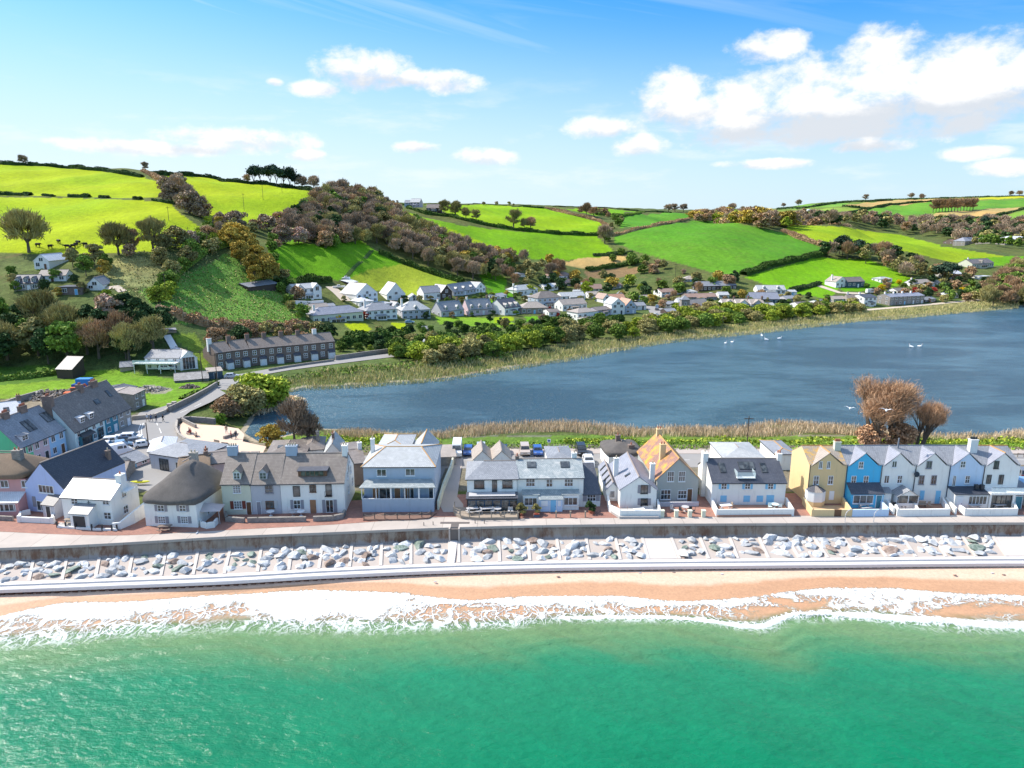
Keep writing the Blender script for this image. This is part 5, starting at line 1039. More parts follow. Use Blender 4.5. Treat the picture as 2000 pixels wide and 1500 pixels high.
        if 'thatch' in rm:   # soft rounded thatch
            me=s.roof.data; bm=bmesh.new(); bm.from_mesh(me); bmesh.ops.remove_doubles(bm,verts=bm.verts[:],dist=.02); bmesh.ops.triangulate(bm,faces=bm.faces[:]); bmesh.ops.subdivide_edges(bm,edges=bm.edges[:],cuts=6,use_grid_fill=True)
            for _ in range(5): bmesh.ops.smooth_vert(bm,verts=bm.verts[:],factor=.5,use_axis_x=True,use_axis_y=True,use_axis_z=True)
            z0_=min(v.co.z for v in bm.verts); nn=random.Random(2)
            for v in bm.verts:
                f_=math.sin(v.co.x*1.3+v.co.y*.9)*.06
                v.co.z+=f_; 
                if v.co.z>s.h+.3: v.co+=Vector((0,0,.28))
            bm.to_mesh(me); bm.free(); me.polygons.foreach_set('use_smooth',[True]*len(me.polygons))
    def zat(s,px,py,y=0):
        return s.loc(px,py,y)[1]
    def loc(s,px,py,y=0):
        """local x,z where the sight line meets the plane y metres behind the facade"""
        d=Vector(ray(px,py)); n=s.ey; C=Vector((0,0,CAMH)); t=((s.o-C).dot(n)+y)/d.dot(n); P=C+d*t-s.o
        return P.dot(s.ex),P.z
    def F(s,face,off=0):
        """matrix from (u, out, z) on a face to local space"""
        W,D=s.W,s.D
        if face=='f': return Matrix(((1,0,0,0),(0,-1,0,-off),(0,0,1,0),(0,0,0,1)))
        if face=='l': return Matrix(((0,-1,0,-off),(-1,0,0,D),(0,0,1,0),(0,0,0,1)))
        if face=='r': return Matrix(((0,1,0,W+off),(1,0,0,0),(0,0,1,0),(0,0,0,1)))
    def opening(s,u0,u1,z0,z1,kind='sash',face='f',off=0,shut=None,simple=False,sill=True,fr=None,glass=None):
        M=s.F(face,off); M=M@Matrix.Translation((u0,0,z0)); w,h=u1-u0,z1-z0
        fm=fr or M_FRAME
        if kind.startswith('door'):
            m=PN[kind[5:]]; b=MB(); b.box(0,w,.02,.08,0,h,m,M); d=b.build('door',s.root)
            b=MB(); t=.07
            for q in ((-t,0,0,h+t),(w,w+t,0,h+t),(0,w,h,h+t)): b.box(q[0],q[1],.01,.11,q[2],q[3],M_FRAME,M)
            b.box(w*.85,w*.92,.08,.13,h*.45,h*.5,GUT,M); b.build('door_frame',d); return d
        if kind.startswith('panel'):
            b=MB(); b.box(0,w,.01,.07,0,h,PN[kind[6:]],M); return b.build('shutter',s.root)
        nv,nh={'sash':(2,2),'c2':(2,1),'c3':(3,1),'c4':(4,1),'c5':(5,1),'one':(1,1),'grid':(3,4),'cas':(2,2),'c2t':(3,2)}[kind.split(':')[0]]
        t=.07 if not simple else .12; b=MB()
        b.box(-t,0,.0,.09,-t,h+t,fm,M); b.box(w,w+t,.0,.09,-t,h+t,fm,M); b.box(0,w,.0,.09,h,h+t,fm,M); b.box(0,w,.0,.09,-t,0,fm,M)
        bt=.03 if not simple else .05
        for i in range(1,nv): b.box(w*i/nv-bt,w*i/nv+bt,.025,.075,0,h,fm,M)
        for i in range(1,nh): b.box(0,w,.02,.07,h*i/nh-bt,h*i/nh+bt,fm,M)
        if simple:
            b.box(0,w,.005,.02,0,h,GLASS,M); return b.build('window',s.root)
        d=b.build('window',s.root)
        b=MB(); b.box(0,w,.004,.02,0,h,glass or GLASS,M); b.build('pane',d)
        if sill: b=MB(); b.box(-.12,w+.12,.0,.17,-t-.09,-t-.003,fm if fm is not M_FRAME else M_FRAME,M); b.build('sill',d)
        if shut:
            for u in (-t-.02-w*.48,w+t+.02): b=MB(); b.box(u,u+w*.48,.01,.06,-.05,h+.05,PN[shut],M); b.build('shutter',s.root)
        return d
    def win(s,x0,y0,x1,y1,kind='sash',off=0,**k):
        u0,za=s.loc(x0,y1,-off); u1,zb=s.loc(x1,y0,-off); _,z2=s.loc((x0+x1)/2,y1,-off); _,z1=s.loc((x0+x1)/2,y0,-off)
        return s.opening(u0,u1,z2,z1,kind,'f',off,**k)
    def chim(s,u,y,w=.9,d=.6,top=1.3,pots=2,m=None,base=None,pm=None):
        b=MB(); z1=s.r+top; z0=base if base is not None else s.h; m=m or s.wm
        b.box(u-w/2,u+w/2,y-d/2,y+d/2,z0,z1,m); b.box(u-w/2-.06,u+w/2+.06,y-d/2-.06,y+d/2+.06,z1,z1+.12,m); c=b.build('chimney',s.root)
        for i in range(pots):
            b=MB(); x=u+(i-(pots-1)/2)*w/max(pots,1)*.95; b.bar((x,y,z1+.12),(x,y,z1+.55),.13,.1,pm or POT,7); b.build('chimney_pot',c)
        return c
    def dormer(s,u,w,h,zb,roof='gable',wallm_=None,kind='sash',fr=None,rm=None):
        """dormer on the front slope; zb = sill height"""
        k=(s.r-s.h)/(s.D/2); y0=(zb-s.h)/k-.05; y1=(zb+h-s.h)/k+.4; m=wallm_ or s.wm; b=MB()
        b.box(u-w/2,u+w/2,y0,y1,zb-.1,zb+h,m); R_=rm or s.rm
        if roof=='gable':
            q=w*.5; yr=(zb+h+q-s.h)/k+.2
            b.poly([(u-w/2,y0,zb+h),(u+w/2,y0,zb+h),(u,y0,zb+h+q)],m)
            b.slab([(u-w/2-.15,y0-.15,zb+h-.1),(u,y0-.15,zb+h+q+.06),(u,yr,zb+h+q+.06),(u-w/2-.15,y1,zb+h-.1)],.08,R_); b.slab([(u,y0-.15,zb+h+q+.06),(u+w/2+.15,y0-.15,zb+h-.1),(u+w/2+.15,y1,zb+h-.1),(u,yr,zb+h+q+.06)],.08,R_)
        else: b.slab([(u-w/2-.15,y0-.2,zb+h+.02),(u+w/2+.15,y0-.2,zb+h+.02),(u+w/2+.15,y1+.6,zb+h+.22),(u-w/2-.15,y1+.6,zb+h+.22)],.1,R_)
        d=b.build('dormer',s.root)
        M=s.F('f',0)@Matrix.Translation((0,-y0,0)); b=MB(); f=fr or M_FRAME; a=w*.1; nv=2 if kind!='wide' else 5
        x0,x1,z0,z1=u-w/2+a,u+w/2-a,zb+.12,zb+h-.1; b.box(x0-.05,x1+.05,.0,.05,z0-.05,z1+.05,f,M)
        for i in range(nv): b.box(x0+(x1-x0)*i/nv+.05,x0+(x1-x0)*(i+1)/nv-.05,.03,.07,z0+.05,z1-.05,GLASS,M)
        if kind=='sash': b.box(x0,x1,.05,.08,(z0+z1)/2-.03,(z0+z1)/2+.03,f,M)
        b.build('window',d); return d
    def sky(s,u,v,w=.8,h=1.1,side='f',open_=False):
        """rooflight; v = fraction up the slope"""
        b=MB()
        if side=='f':
            k=(s.r-s.h)/(s.D/2); n=Vector((0,-k,1)).normalized(); t=Vector((1,0,0)); a=Vector((0,1,k)).normalized(); c=Vector((u,s.D/2*v,s.h+k*s.D/2*v+.1))
        elif side=='l':
            k=(s.r-s.h)/(s.W/2); n=Vector((-k,0,1)).normalized(); t=Vector((0,-1,0)); a=Vector((1,0,k)).normalized(); c=Vector((s.W/2*v,u,s.h+k*s.W/2*v+.1))
        else:
            k=(s.r-s.h)/(s.W/2); n=Vector((k,0,1)).normalized(); t=Vector((0,1,0)); a=Vector((-1,0,k)).normalized(); c=Vector((s.W-s.W/2*v,u,s.h+k*s.W/2*v+.1))
        if open_: n=(n+Vector((0,-.5,0))).normalized()
        def bx(w,h,z0,z1,m):
            P=[c+t*x+a*y+n*z for z in (z0,z1) for x,y in ((-w/2,-h/2),(w/2,-h/2),(w/2,h/2),(-w/2,h/2))]
            for q in ((3,2,1,0),(4,5,6,7),(0,1,5,4),(1,2,6,5),(2,3,7,6),(3,0,4,7)): b.poly([P[i] for i in q],m)
        bx(w+.16,h+.16,0,.09,M_DFRAME); bx(w,h,.05,.11,GLASS); b.build('rooflight',s.root)
    def lean(s,x0,x1,d,z0,z1,wallk=None,rm=None,name='porch',y0=0,base=-.3,ovh=.2):
        """extension in front of the facade from local x0 to x1, d deep, roof from z1 at the wall to z0 at its front"""
        m=WL[wallk] if wallk else s.wm; R_=SL[rm] if rm else s.rm; b=MB()
        b.poly([(x0,y0-d,base),(x1,y0-d,base),(x1,y0-d,z0),(x0,y0-d,z0)],m); b.poly([(x0,y0,base),(x0,y0-d,base),(x0,y0-d,z0),(x0,y0,z1)],m); b.poly([(x1,y0-d,base),(x1,y0,base),(x1,y0,z1),(x1,y0-d,z0)],m)
        e=b.build(name,s.root); b=MB(); k=(z1-z0)/d
        b.slab([(x0-.12,y0-d-ovh,z0-k*ovh+.1),(x1+.12,y0-d-ovh,z0-k*ovh+.1),(x1+.12,y0-.01,z1+.1),(x0-.12,y0-.01,z1+.1)],.1,R_); b.build('roof',e); return e
    def auto(s,cols=None,rows=None,face='f',simple=True,w=.9,h=1.1,kind='c2',door=True):
        L_=s.W if face=='f' else s.D; rows=rows or max(1,round(s.h/2.6)); cols=cols or max(1,int(L_/2.6)); sh=s.h/rows
        for r in range(rows):
            for c in range(cols):
                u=L_*(c+.5)/cols; z=sh*r+sh*.36; hh=min(h,sh*.48)
                if door and r==0 and c==cols//2 and face=='f': s.opening(u-.45,u+.45,0.05,min(2.0,sh*.85),'door:'+rnd.choice(['white','dark','blue','brown'])); continue
                s.opening(u-w/2,u+w/2,z,z+hh,kind,face,simple=simple)
# ---------------------------------------------------------------- the front row, left to right
h=House('thatched_cottage','pink cottage with brown thatch at the left edge, long glazed porch in front',(-72,1000),(60,998),7,936,884,'hip','pink','bthatch',ov=.6,gut=False)
h.win(3,939,15,951,'c2'); h.win(44,939,55,951,'c2'); u0,_=h.loc(-70,990); u1,_=h.loc(60,990)
e=h.lean(u0,u1-.5,2.0,2.3,3.2,'pink','white','conservatory'); h.opening(u0+.5,u1-1,.9,2.0,'c5',off=2.0,sill=False); h.opening(u1-4.6,u1-1.2,.95,2.0,'c5',off=2.03,sill=False)
h.chim(h.loc(40,900,3)[0],2.6,1.3,1.0,.6,2,WL['stone'])
h=House('gabled_house','lavender blue house with steep front gable and long navy slate roof',(56,998),(131,1007),12.5,951,907,'gy','lav','navy',go=.02,ov=.1)
h.win(78,948.5,103,962,'c4'); h.win(75,980,100,997,'c4'); h.opening(h.loc(66,990)[0],h.loc(72,990)[0],.9,2.6,'panel:grey')
a,_=h.loc(101,990); b_,_=h.loc(124,990); h.lean(a,b_,1.6,2.3,3.3,'lgrey','dark','porch'); h.opening((a+b_)/2-.4,(a+b_)/2+.4,.05,2.05,'door:dark',off=1.6)
h.chim(h.W-1.2,10.5,.6,.6,-1.2,1,WL['brick'],pm=POTC)
h=House('whitewashed_cottage','small white house with white roof, anchor on its wall and slate roofed porch',(127,1021),(223,1027),6.2,973,935,'gx','white','white')
for q in ((141,974,151,984),(202,975,212,985)): h.win(*q,'sash')
h.win(205,1001,216,1013,'sash'); h.win(144,1000,151,1011,'sash')
a,_=h.loc(154,1010); b_,_=h.loc(190,1010); h.lean(a,b_,1.7,2.45,3.3,'white','grey','porch'); h.opening(a+.55,b_-.55,.0,2.1,'door:dark',off=1.7)
for z in (.9,3.5): h.opening(2.4,3.3,z,z+1.1,'sash','r')
b=MB(); x,z=h.loc(174,984); b.bar((x,-.06,z+.5),(x,-.06,z-.4),.04,.04,GUT,4); b.bar((x-.3,-.06,z+.25),(x+.3,-.06,z+.25),.035,.035,GUT,4); b.bar((x-.4,-.06,z-.15),(x,-.06,z-.42),.04,.04,GUT,4); b.bar((x+.4,-.06,z-.15),(x,-.06,z-.42),.04,.04,GUT,4); b.build('anchor',h.root)
h.chim(h.W-.35,3.1,.95,1.1,.9,1,WHITE); h.chim(h.W+.45,3.4,.9,1.8,-1.6,0,WHITE)
h=House('thatched_cottage','white thatched cottage with grey shutters and a steep hipped grey thatch',(286,1027.5),(387,1031),10,985,905,'hip','white','thatch',ov=.8,hipr=(.52,.52,4.2,7.0),gut=False)
for x in (309.5,352): h.win(x,987,x+10,998,'cas',shut='grey')
for x in (311,355): h.win(x,1009,x+11,1021,'grid',shut='grey')
h.opening(3,3.9,.9,2.0,'sash','r')
h.chim(h.W*.45,8.6,1.2,.7,.2,2,WL['pstone'],pm=POTC)
LINE=[(437.5,1006),(494,1005),(551.5,1003.5),(675,1001.5)]
h=House('terraced_house','cream terraced house with red brown shutters and a gabled dormer',LINE[0],(493.7,1005),8.5,944,886,'gx','cream','brown')
h.win(456.5,949,469,962,'grid'); h.win(458.5,979,471.5,993,'grid',shut='red'); h.opening(h.loc(482,990)[0],h.loc(491,990)[0],.05,2.1,'door:brown'); h.dormer(h.loc(469,925,2)[0],1.15,1.2,h.zat(469,929,2.2)); h.chim(.75,4.25,1.5,.8,1.2,4,WL['bgrey'],pm=POTC)
h=House('terraced_house','pale grey terraced house between the cream and the white one',(494.2,1005),(551.2,1003.6),8.5,944,886,'gx','lgrey','brown')
h.win(519,949,532,962,'cas',fr=PN['grey']); h.win(520.5,979,534,992,'c2',shut='pgrey',fr=PN['brown']); h.opening(h.loc(502,990)[0],h.loc(510,990)[0],.05,2.1,'door:grey'); h.dormer(h.loc(519,925,2)[0],1.2,1.2,h.zat(519,929,2.2),fr=PN['pgrey'])
h=House('terraced_house','white end terrace house with a wide flat roofed dormer and three floors of openings',(551.7,1003.6),(675,1001.5),8.5,942.5,886,'gx','white','brown')
h.win(574,950,584.5,969,'one',sill=False,fr=M_DFRAME); h.win(606,948,616,960,'one',fr=PN['brown']); h.win(637.5,946.5,646.5,968,'one',sill=False,fr=M_DFRAME)
h.win(575,977,586,993,'sash',shut='grey'); h.opening(h.loc(606,990)[0],h.loc(618,990)[0],.05,2.3,'door:oak'); h.win(638,976.5,650,1000,'c2',shut='grey',sill=False)
h.dormer(h.loc(616,910,3)[0],4.4,1.05,h.zat(616,925,2.2),'flat',PN['brown'],'wide',PN['brown'],SL['dark']); h.chim(.95,4.25,1.7,.8,1.3,4,WL['bgrey'],pm=POTC); h.chim(h.W-.4,4.25,.8,1.1,1.3,2,WHITE,pm=POTC)
for y,z in ((2.6,4.6),(5.2,4.6),(2.8,2.2),(6.4,2.2),(4.2,6.5)): h.opening(y,y+.8,z,z+1.1,'sash','r')
b=MB(); x,z=h.loc(642,968); b.box(x-.55,x+.55,-.4,-.02,z-.08,z,GUT); 
for i in range(6): b.bar((x-.5+i*.2,-.38,z),(x-.5+i*.2,-.38,z+.8),.02,.02,PN['brown'],3)
b.bar((x-.55,-.38,z+.8),(x+.55,-.38,z+.8),.025,.025,PN['brown'],3); b.build('balcony',h.root)
# big slate house with the glazed verandah
h=House('detached_house','large grey blue house with pale hipped slate roof and long glazed verandah',(713,991.5),(850,991),11,913,872,'hip','bgrey','pale',ov=.3,hipr=(.26,.78,4.4,4.4),ridgem=RIDGEO)
h.win(737,917,753.5,929,'c2'); h.win(793,916,809.5,928,'c2')
zt,zb=h.zat(780,951,-1.9),h.zat(780,935,0); W=h.W; d=1.9
b=MB(); b.slab([(-.35,-d-.3,zt),(W+.35,-d-.3,zt),(W-.5,0-.01,zb),(.5,-.01,zb)],.12,SL['green']); b.build('verandah_roof',h.root)
b=MB(); zs=h.zat(780,974,-1.9); b.box(0,W,-d-.02,-d+.1,-.5,zs,WL['bgrey']); b.box(-.02,.1,-d,0,-.5,zs,WL['bgrey']); b.box(W-.1,W+.02,-d,0,-.5,zs,WL['bgrey']); b.build('verandah_wall',h.root)
b=MB()
for f in (0,.2,.4,.41,.6,.79,.8,1): b.box(W*f-.06,W*f+.06,-d-.05,-d+.06,zs,zt-.05,M_FRAME)
b.box(0,W,-d-.06,-d+.08,zs-.04,zs+.05,M_FRAME); b.box(0,W,-d-.06,-d+.08,zt-.2,zt-.1,M_FRAME); b.build('verandah_frame',h.root)
for f0,f1 in ((.22,.31),(.315,.39),(.62,.655),(.66,.7),(.92,.98)): 
    o_=h.opening(W*f0,W*f1,zs-1.2,zt-.3,'one',sill=False,off=.01)
for f in (.12,.43,.56): h.opening(W*f,W*f+.9,zs-1.2,zt-.3,'door:oak')
h.chim(.6,5.5,.6,.6,.9,1,WHITE,pm=POTC)
h2=House('outbuilding','rear roof of pale slate behind the verandah house',(738,934),(800,934),9,880,854,'hip','bgrey','pale',ridgem=RIDGEO,zlow=-1)
h2=House('outbuilding','second rear wing with pale slate roof and orange ridge beside the lane',(803,940),(848,940),8,888,866,'gy','bgrey','pale',ridgem=RIDGEO)
h2=House('garage','long flat roofed cream garage beside the narrow lane',(848,910),(890,908),7,894,894,'flat','pstone','tan')
# grey-black glazed house and the white slate house
h=House('semi_detached_house','white semi detached house with dark framed windows and a dark glazed ground floor',(913,994),(1009.6,993),8,937,900,'hip','white','grey',hipr=(.33,1.0,4,4),ov=.3)
h.win(927,939.5,945,953,'one',fr=M_DFRAME); h.win(982,939,1000,952,'one',fr=M_DFRAME); h.win(962,939,970,960,'c2',fr=M_DFRAME,sill=False)
a=h.lean(0,h.W,2.0,2.55,2.75,'timber','dark','garden_room'); 
for i in range(6): h.opening(.25+i*h.W/6.1,.25+(i+.86)*h.W/6.1,.15,2.25,'one' if i!=2 else 'one',off=2.0,fr=PN['navy'],sill=False)
b=MB(); b.box(.3,h.W-.3,-1.7,-.1,2.78,2.85,PN['pgrey']); b.build('awning_box',h.root)
h=House('semi_detached_house','white semi detached house with pale green slate roof, two rooflights and pale blue door',(1010,991.5),(1138.5,990.5),8,933,897,'gx','white','green')
h.win(1028,936,1044,949,'c2t'); h.win(1067.5,936.5,1078.5,950,'sash'); h.win(1103,936,1118.5,949,'c2t')
h.sky(h.loc(1038,906,3)[0],.66,1.3,1.3); h.sky(h.loc(1103,905,3)[0],.66,1.3,1.3); h.chim(h.W-1.1,4.3,.8,.6,.9,1,WHITE,pm=POTC); h.chim(.1,4.1,.6,.6,.5,1,WL['brick'])
zt,zb=h.zat(1075,967,-1.3),h.zat(1075,956.5,0); x0,_=h.loc(1021,970); x1,_=h.loc(1129,970); xa,_=h.loc(1052,970); xb,_=h.loc(1097,970)
e=h.lean(x0,xa,1.2,zt,zb,'white','green','bay',ovh=.1); h.lean(xb,x1,1.2,zt,zb,'white','green','bay',ovh=.1); h.lean(xa+.02,xb-.02,1.8,zt-.5,zb,'pblue','green','porch',ovh=.15)
h.opening(x0+.3,xa-.4,.95,2.1,'c3',off=1.2); h.opening(xb+.3,x1-.3,.95,2.1,'c3',off=1.2); h.opening((xa+xb)/2-.1,(xa+xb)/2+.8,.0,2.1,'door:blue',off=1.8)
h.opening(xa+.3,(xa+xb)/2-.5,1.0,1.9,'panel:white',off=1.8); h.opening((xa+xb)/2+1.1,xb-.3,1.0,1.9,'panel:white',off=1.8)
h=House('side_extension','white single storey side extension with dark sloping roof beside the green slate house',(1139,990.5),(1172,989.5),7,966,934,'mono','white','dark')
h.win(1147,966,1163,978,'c2t',shut='grey')
h=House('beach_cottage','white gabled cottage with blue grey roof, dark shutters and a white walled terrace',(1210.5,993),(1281,993),12,956,932,'gy','white','lilac',go=.1,ridgem=RIDGE)
h.win(1252,948,1264.5,962.5,'c2',shut='grey',fr=M_DFRAME); h.win(1252,974,1264.5,985.5,'c2',shut='grey',fr=M_DFRAME); h.chim(.1,6,.75,.6,1.0,1,WHITE,pm=POTC); h.chim(h.W-.1,3.6,.75,.6,.9,1,WHITE,pm=POTC); h.sky(3.2,.55,.5,.9,'l')
h=House('side_wing','low white wing with four slim rooflights left of the beach cottage',(1183,979),(1209.5,979),11,957,943,'gy','white','lilac',go=.1,ov=.1)
h.win(1192,959,1200,971.5,'c3')
for y in (1.5,3.5,6,8.5): h.sky(y,.5,.35,1.3,'l')
h=House('gabled_house','grey gabled house with steep red tiled roof covered in orange lichen',(1281.5,981),(1361.5,979.5),14,934,896,'gy','grn','orange',go=.15,ridgem=RIDGEO)
h.win(1303.5,921,1316,939.5,'c2t'); h.win(1325.5,921,1338,939.5,'c2t'); h.win(1290.5,957,1309.5,974.5,'c2t'); h.win(1324,958.5,1340.5,973,'c2t'); h.opening(h.loc(1342,970)[0],h.loc(1351,970)[0],.1,2.2,'door:brown')
h.chim(h.W*.28,4.6,.9,.8,.9,2,WL['yellow']); h.chim(h.W*.5,13,.9,.8,1.0,2,WL['yellow'])
h=House('thatched_cottage','cottage with old grey thatch and stone chimney behind the beach cottage',(1188,920),(1252,918),7,892,862,'hip','white','thatch',ov=.5,gut=False); h.chim(h.W*.42,4,.8,.7,1,1,WL['brick']); h.chim(h.W*.72,1.2,1.1,.8,0,1,WL['brick'])
h=House('shuttered_house','white house with plum grey slate roof, roof balcony and pale blue shutters',(1388,987.5),(1531.5,987.5),8.6,942,896,'gx','white','dark',go=.08)
for x in (1409,1455,1500): h.win(x,944.5,x+10,954.5,'sash',shut='blue')
for x0,x1 in ((1406.5,1419.5),(1451.5,1465),(1477,1490.5)): h.win(x0,968,x1,980,'panel:blue')
h.win(1495.5,967,1512,987,'panel:blue')
h.sky(h.loc(1412.5,915,2)[0],.58,.8,1.9); h.sky(h.loc(1493.5,915,2)[0],.58,.8,1.9)
for i in range(3): h.sky(h.loc(1447,912,3)[0]+i*.85,.68,.72,1.5,open_=True)
k=(h.r-h.h)/(h.D/2); x,_=h.loc(1455,930,1); b=MB(); zf=h.h+k*.9
b.box(x-1.45,x+1.45,.25,2.2,zf,zf+.12,WHITE); 
b.box(x-1.45,x+1.45,.25,.3,zf+.12,zf+1.1,CLEAR); b.box(x-1.45,x-1.4,.3,2.0,zf+.12,zf+1.1,CLEAR); b.box(x+1.4,x+1.45,.3,2.0,zf+.12,zf+1.1,CLEAR); b.box(x-1.47,x+1.47,.23,.32,zf+1.1,zf+1.16,GUT); b.build('roof_balcony',h.root)
h.chim(-.25,4.3,.8,1.3,1.0,1,WHITE,base=0,pm=POTC); h.chim(h.W+.1,4.3,.7,1.0,.9,2,WHITE)
h=House('outbuilding','pale slate pyramid roofed building behind the shuttered house',(1412,925),(1490,925),9,896,870,'hip','white','pale')
h=House('outbuilding','small grey roofed building with an orange ridge left of the mustard house',(1512,918),(1552,918),8,888,868,'hip','white','grey',ridgem=RIDGEO)
h=House('outbuilding','grey slate pyramid roof behind the green slate semi',(1072,921),(1118,920),7,897,878,'hip','white','grey')
h=House('outbuilding','small rear wing with a solar panel behind the dark windowed semi',(925,918),(960,917),6,897,881,'gy','white','tan'); h=House('outbuilding','second small rear wing behind the dark windowed semi',(962,918),(998,917),6,897,881,'gy','white','tan')
# terrace of six narrow gabled houses
TX=[1574,1646,1713,1778.5,1844.5,1911,1981]; WK=['yellow','blue','white','white','pblue','white']; RK_=['lichen','grey','grey','grey','grey','grey']
TL=['mustard yellow gabled terrace house with lichened orange roof','bright blue gabled terrace house beside the mustard one','white gabled terrace house with a gabled glass porch','white gabled terrace house with pale blue door and shutter','pale blue tinted gabled house with black roofed sun room','white end terrace house with glass balcony and wide glazed ground floor']
for i in range(6):
    h=House('gabled_terrace_house',TL[i],(TX[i]+.15,984),(TX[i+1]-.15,984),7.4,909,871,'tg',WK[i],RK_[i],group='narrow gabled houses of the right terrace',go=0,ov=-.02,ridgem=RIDGEO if i in(0,5) else LEAD,gut=False)
    W=h.W; g0,g1=.35,W-.35; rz=h.r; mb=MB(); ap=(g0+g1)/2
    mb.poly([(g0,-.03,h.h-.25),(g1,-.03,h.h-.25),(ap,-.03,rz-.05)],h.wm); mb.build('gable_wall',h.root)
    mb=MB(); RR=SL['tan'] if i==0 else SL['lilac']
    mb.slab([(g0-.2,-.15,h.h-.08),(ap,-.15,rz+.12),(ap,3.7,rz+.12),(g0-.05,.1,h.h+.05)],.08,RR); mb.slab([(ap,-.15,rz+.12),(g1+.2,-.15,h.h-.08),(g1+.05,.1,h.h+.05),(ap,3.7,rz+.12)],.08,SL['tan'] if i==0 else SL['grey'])  # left slope in lighter, bluer slate: its sunlit side put into colour
    mb.bar((ap,-.15,rz+.14),(ap,3.7,rz+.14),.09,.09,RIDGEO if i in(0,5) else LEAD,4); mb.build('gable_roof',h.root)
    gm=MB(); gm.bar((.06,-.08,h.h),(.06,-.08,0),.06,.06,GUT,5); gm.build('drainpipe',h.root)
    x=TX[i]
    if i==0: h.win(1599.5,902,1606,914,'c2',off=.03); h.win(1615,902,1621.5,914,'c2',off=.03); h.win(1588.5,930,1599,945,'sash'); h.win(1617,930,1627,945,'sash'); h.win(1618,959,1629.5,976,'panel:white')
    elif i==1: h.win(1677,902.5,1686,913.5,'sash',off=.03); h.win(1662,930,1672,945,'sash'); h.win(1686,930,1696,945,'sash')
    elif i==2: h.win(1742,901,1751.5,912,'c2',off=.03); h.win(1726.5,929,1736.5,943,'c2'); h.win(1752,929,1762,943,'sash')
    elif i==3: h.win(1809,901,1820,914,'c2',off=.03,fr=PN['grey']); h.win(1794,929,1805,945,'sash',fr=PN['grey']); h.win(1818,929,1829,945,'sash',fr=PN['grey']); h.win(1795,958,1806,976,'panel:blue'); h.opening(h.loc(1826,970)[0],h.loc(1836,970)[0],.05,2.3,'door:blue')
    elif i==4: h.win(1875.5,901.5,1885.5,912.5,'sash',off=.03); h.win(1859.5,929.5,1867,949,'c2',sill=False); h.win(1884.5,929.5,1894,943,'sash')
    else: h.win(1941,901,1951,914,'c2',off=.03,fr=M_DFRAME); h.win(1926,928,1936,944,'c2',fr=M_DFRAME,sill=False); h.win(1949.5,928,1960,945,'c2',fr=M_DFRAME,sill=False)
    if i==0:
        h.chim(W-.5,3.0,1.0,.7,.9,4,WL['cream']); b=MB(); u,_=h.loc(1588,980); w=1.45
        P=[(u-w,-.02),(u-w,-.9),(u-w*.45,-1.6),(u+w*.45,-1.6),(u+w,-.9),(u+w,-.02)]
        b.prism(P,0,.9,WL['yellow']); b.prism([(x*1.0,y-.01) for x,y in P],.9,2.6,PN['white']); zc=3.5
        for a in range(5): b.poly([(P[a][0],P[a][1]-.12,2.6),(P[a+1][0],P[a+1][1]-.12,2.6),(u,-.02,zc)],SL['dark'] if a in(0,4,3,1) else SL['tan'])
        b.build('bay',h.root)
    if i==1: h.lean(.3,W-.1,1.8,2.5,3.6,'blue','dark','sun_room'); h.opening(.7,W*.68,.9,2.15,'c3',off=1.8); h.opening(W*.78,W*.93,.05,2.2,'door:teal',off=1.8)
    if i==2:
        h.lean(.1,1.4,1.3,2.4,2.8,'white','grey','porch'); b=MB(); a,c=2.0,W-.1; mz=3.6; b.box(a,c,-2.2,0,-.2,1.0,WHITE)
        for x in (a+.06,(a+c)/2,c-.06): b.box(x-.06,x+.06,-2.2,-2.1,1,2.3,M_FRAME)
        b.box(a,a+.08,-2.2,0,1,2.3,M_FRAME); b.box(a+.1,c-.1,-2.14,-2.1,1,2.3,GLASS); b.poly([(a,-2.2,2.3),(c,-2.2,2.3),((a+c)/2,-2.2,3.2)],WHITE)
        b.slab([(a-.2,-2.4,2.2),((a+c)/2,-2.4,3.3),((a+c)/2,0,3.3),(a-.2,0,2.2)],.1,SL['grey']); b.slab([((a+c)/2,-2.4,3.3),(c+.1,-2.4,2.2),(c+.1,0,2.2),((a+c)/2,0,3.3)],.1,SL['grey']); b.build('glass_porch',h.root)
    if i==3: b=MB(); x,z=h.loc(1788,926); b.bar((x,-.05,z),(x,-.4,z+.1),.05,.45,GUT,12); b.build('satellite_dish',h.root)
    if i==4:
        h.lean(.1,W-.1,2.2,2.5,2.95,'white','navy','sun_room'); h.opening(W*.42,W-.4,.9,2.2,'c5',off=2.2,sill=False); h.opening(.5,1.3,.05,2.1,'door:white',off=2.2)
        b=MB()
        for u in (W*.68,W*.84): b.box(u,u+.55,-1.3,-.8,3.0,3.7,GUT)
        b.build('planter',h.root); h.chim(W-.6,2.6,1.2,.8,1.4,4,WHITE,pm=GUT)
    if i==5:
        b=MB(); b.box(0,W+1.2,-2.5,0,2.5,2.8,WHITE); b.box(-.02,.25,-2.4,0,-.2,2.5,WHITE); b.box(W*.62,W*.68,-2.45,-2.3,-.2,2.5,WHITE); b.box(W+.9,W+1.15,-2.45,-.1,-.2,2.5,WHITE); b.build('terrace_slab',h.root)
        b=MB(); b.box(0,W+1.2,-2.5,-2.46,2.8,3.7,CLEAR); b.box(W+1.16,W+1.2,-2.46,0,2.8,3.7,CLEAR); b.bar((0,-2.48,3.72),(W+1.2,-2.48,3.72),.03,.03,GUT,4); b.build('balustrade',h.root)
        h.opening(.35,W*.6,.05,2.35,'c4',off=2.2,fr=M_DFRAME,sill=False); h.opening(W*.72,W*.9,.05,2.2,'door:teal',off=2.2)
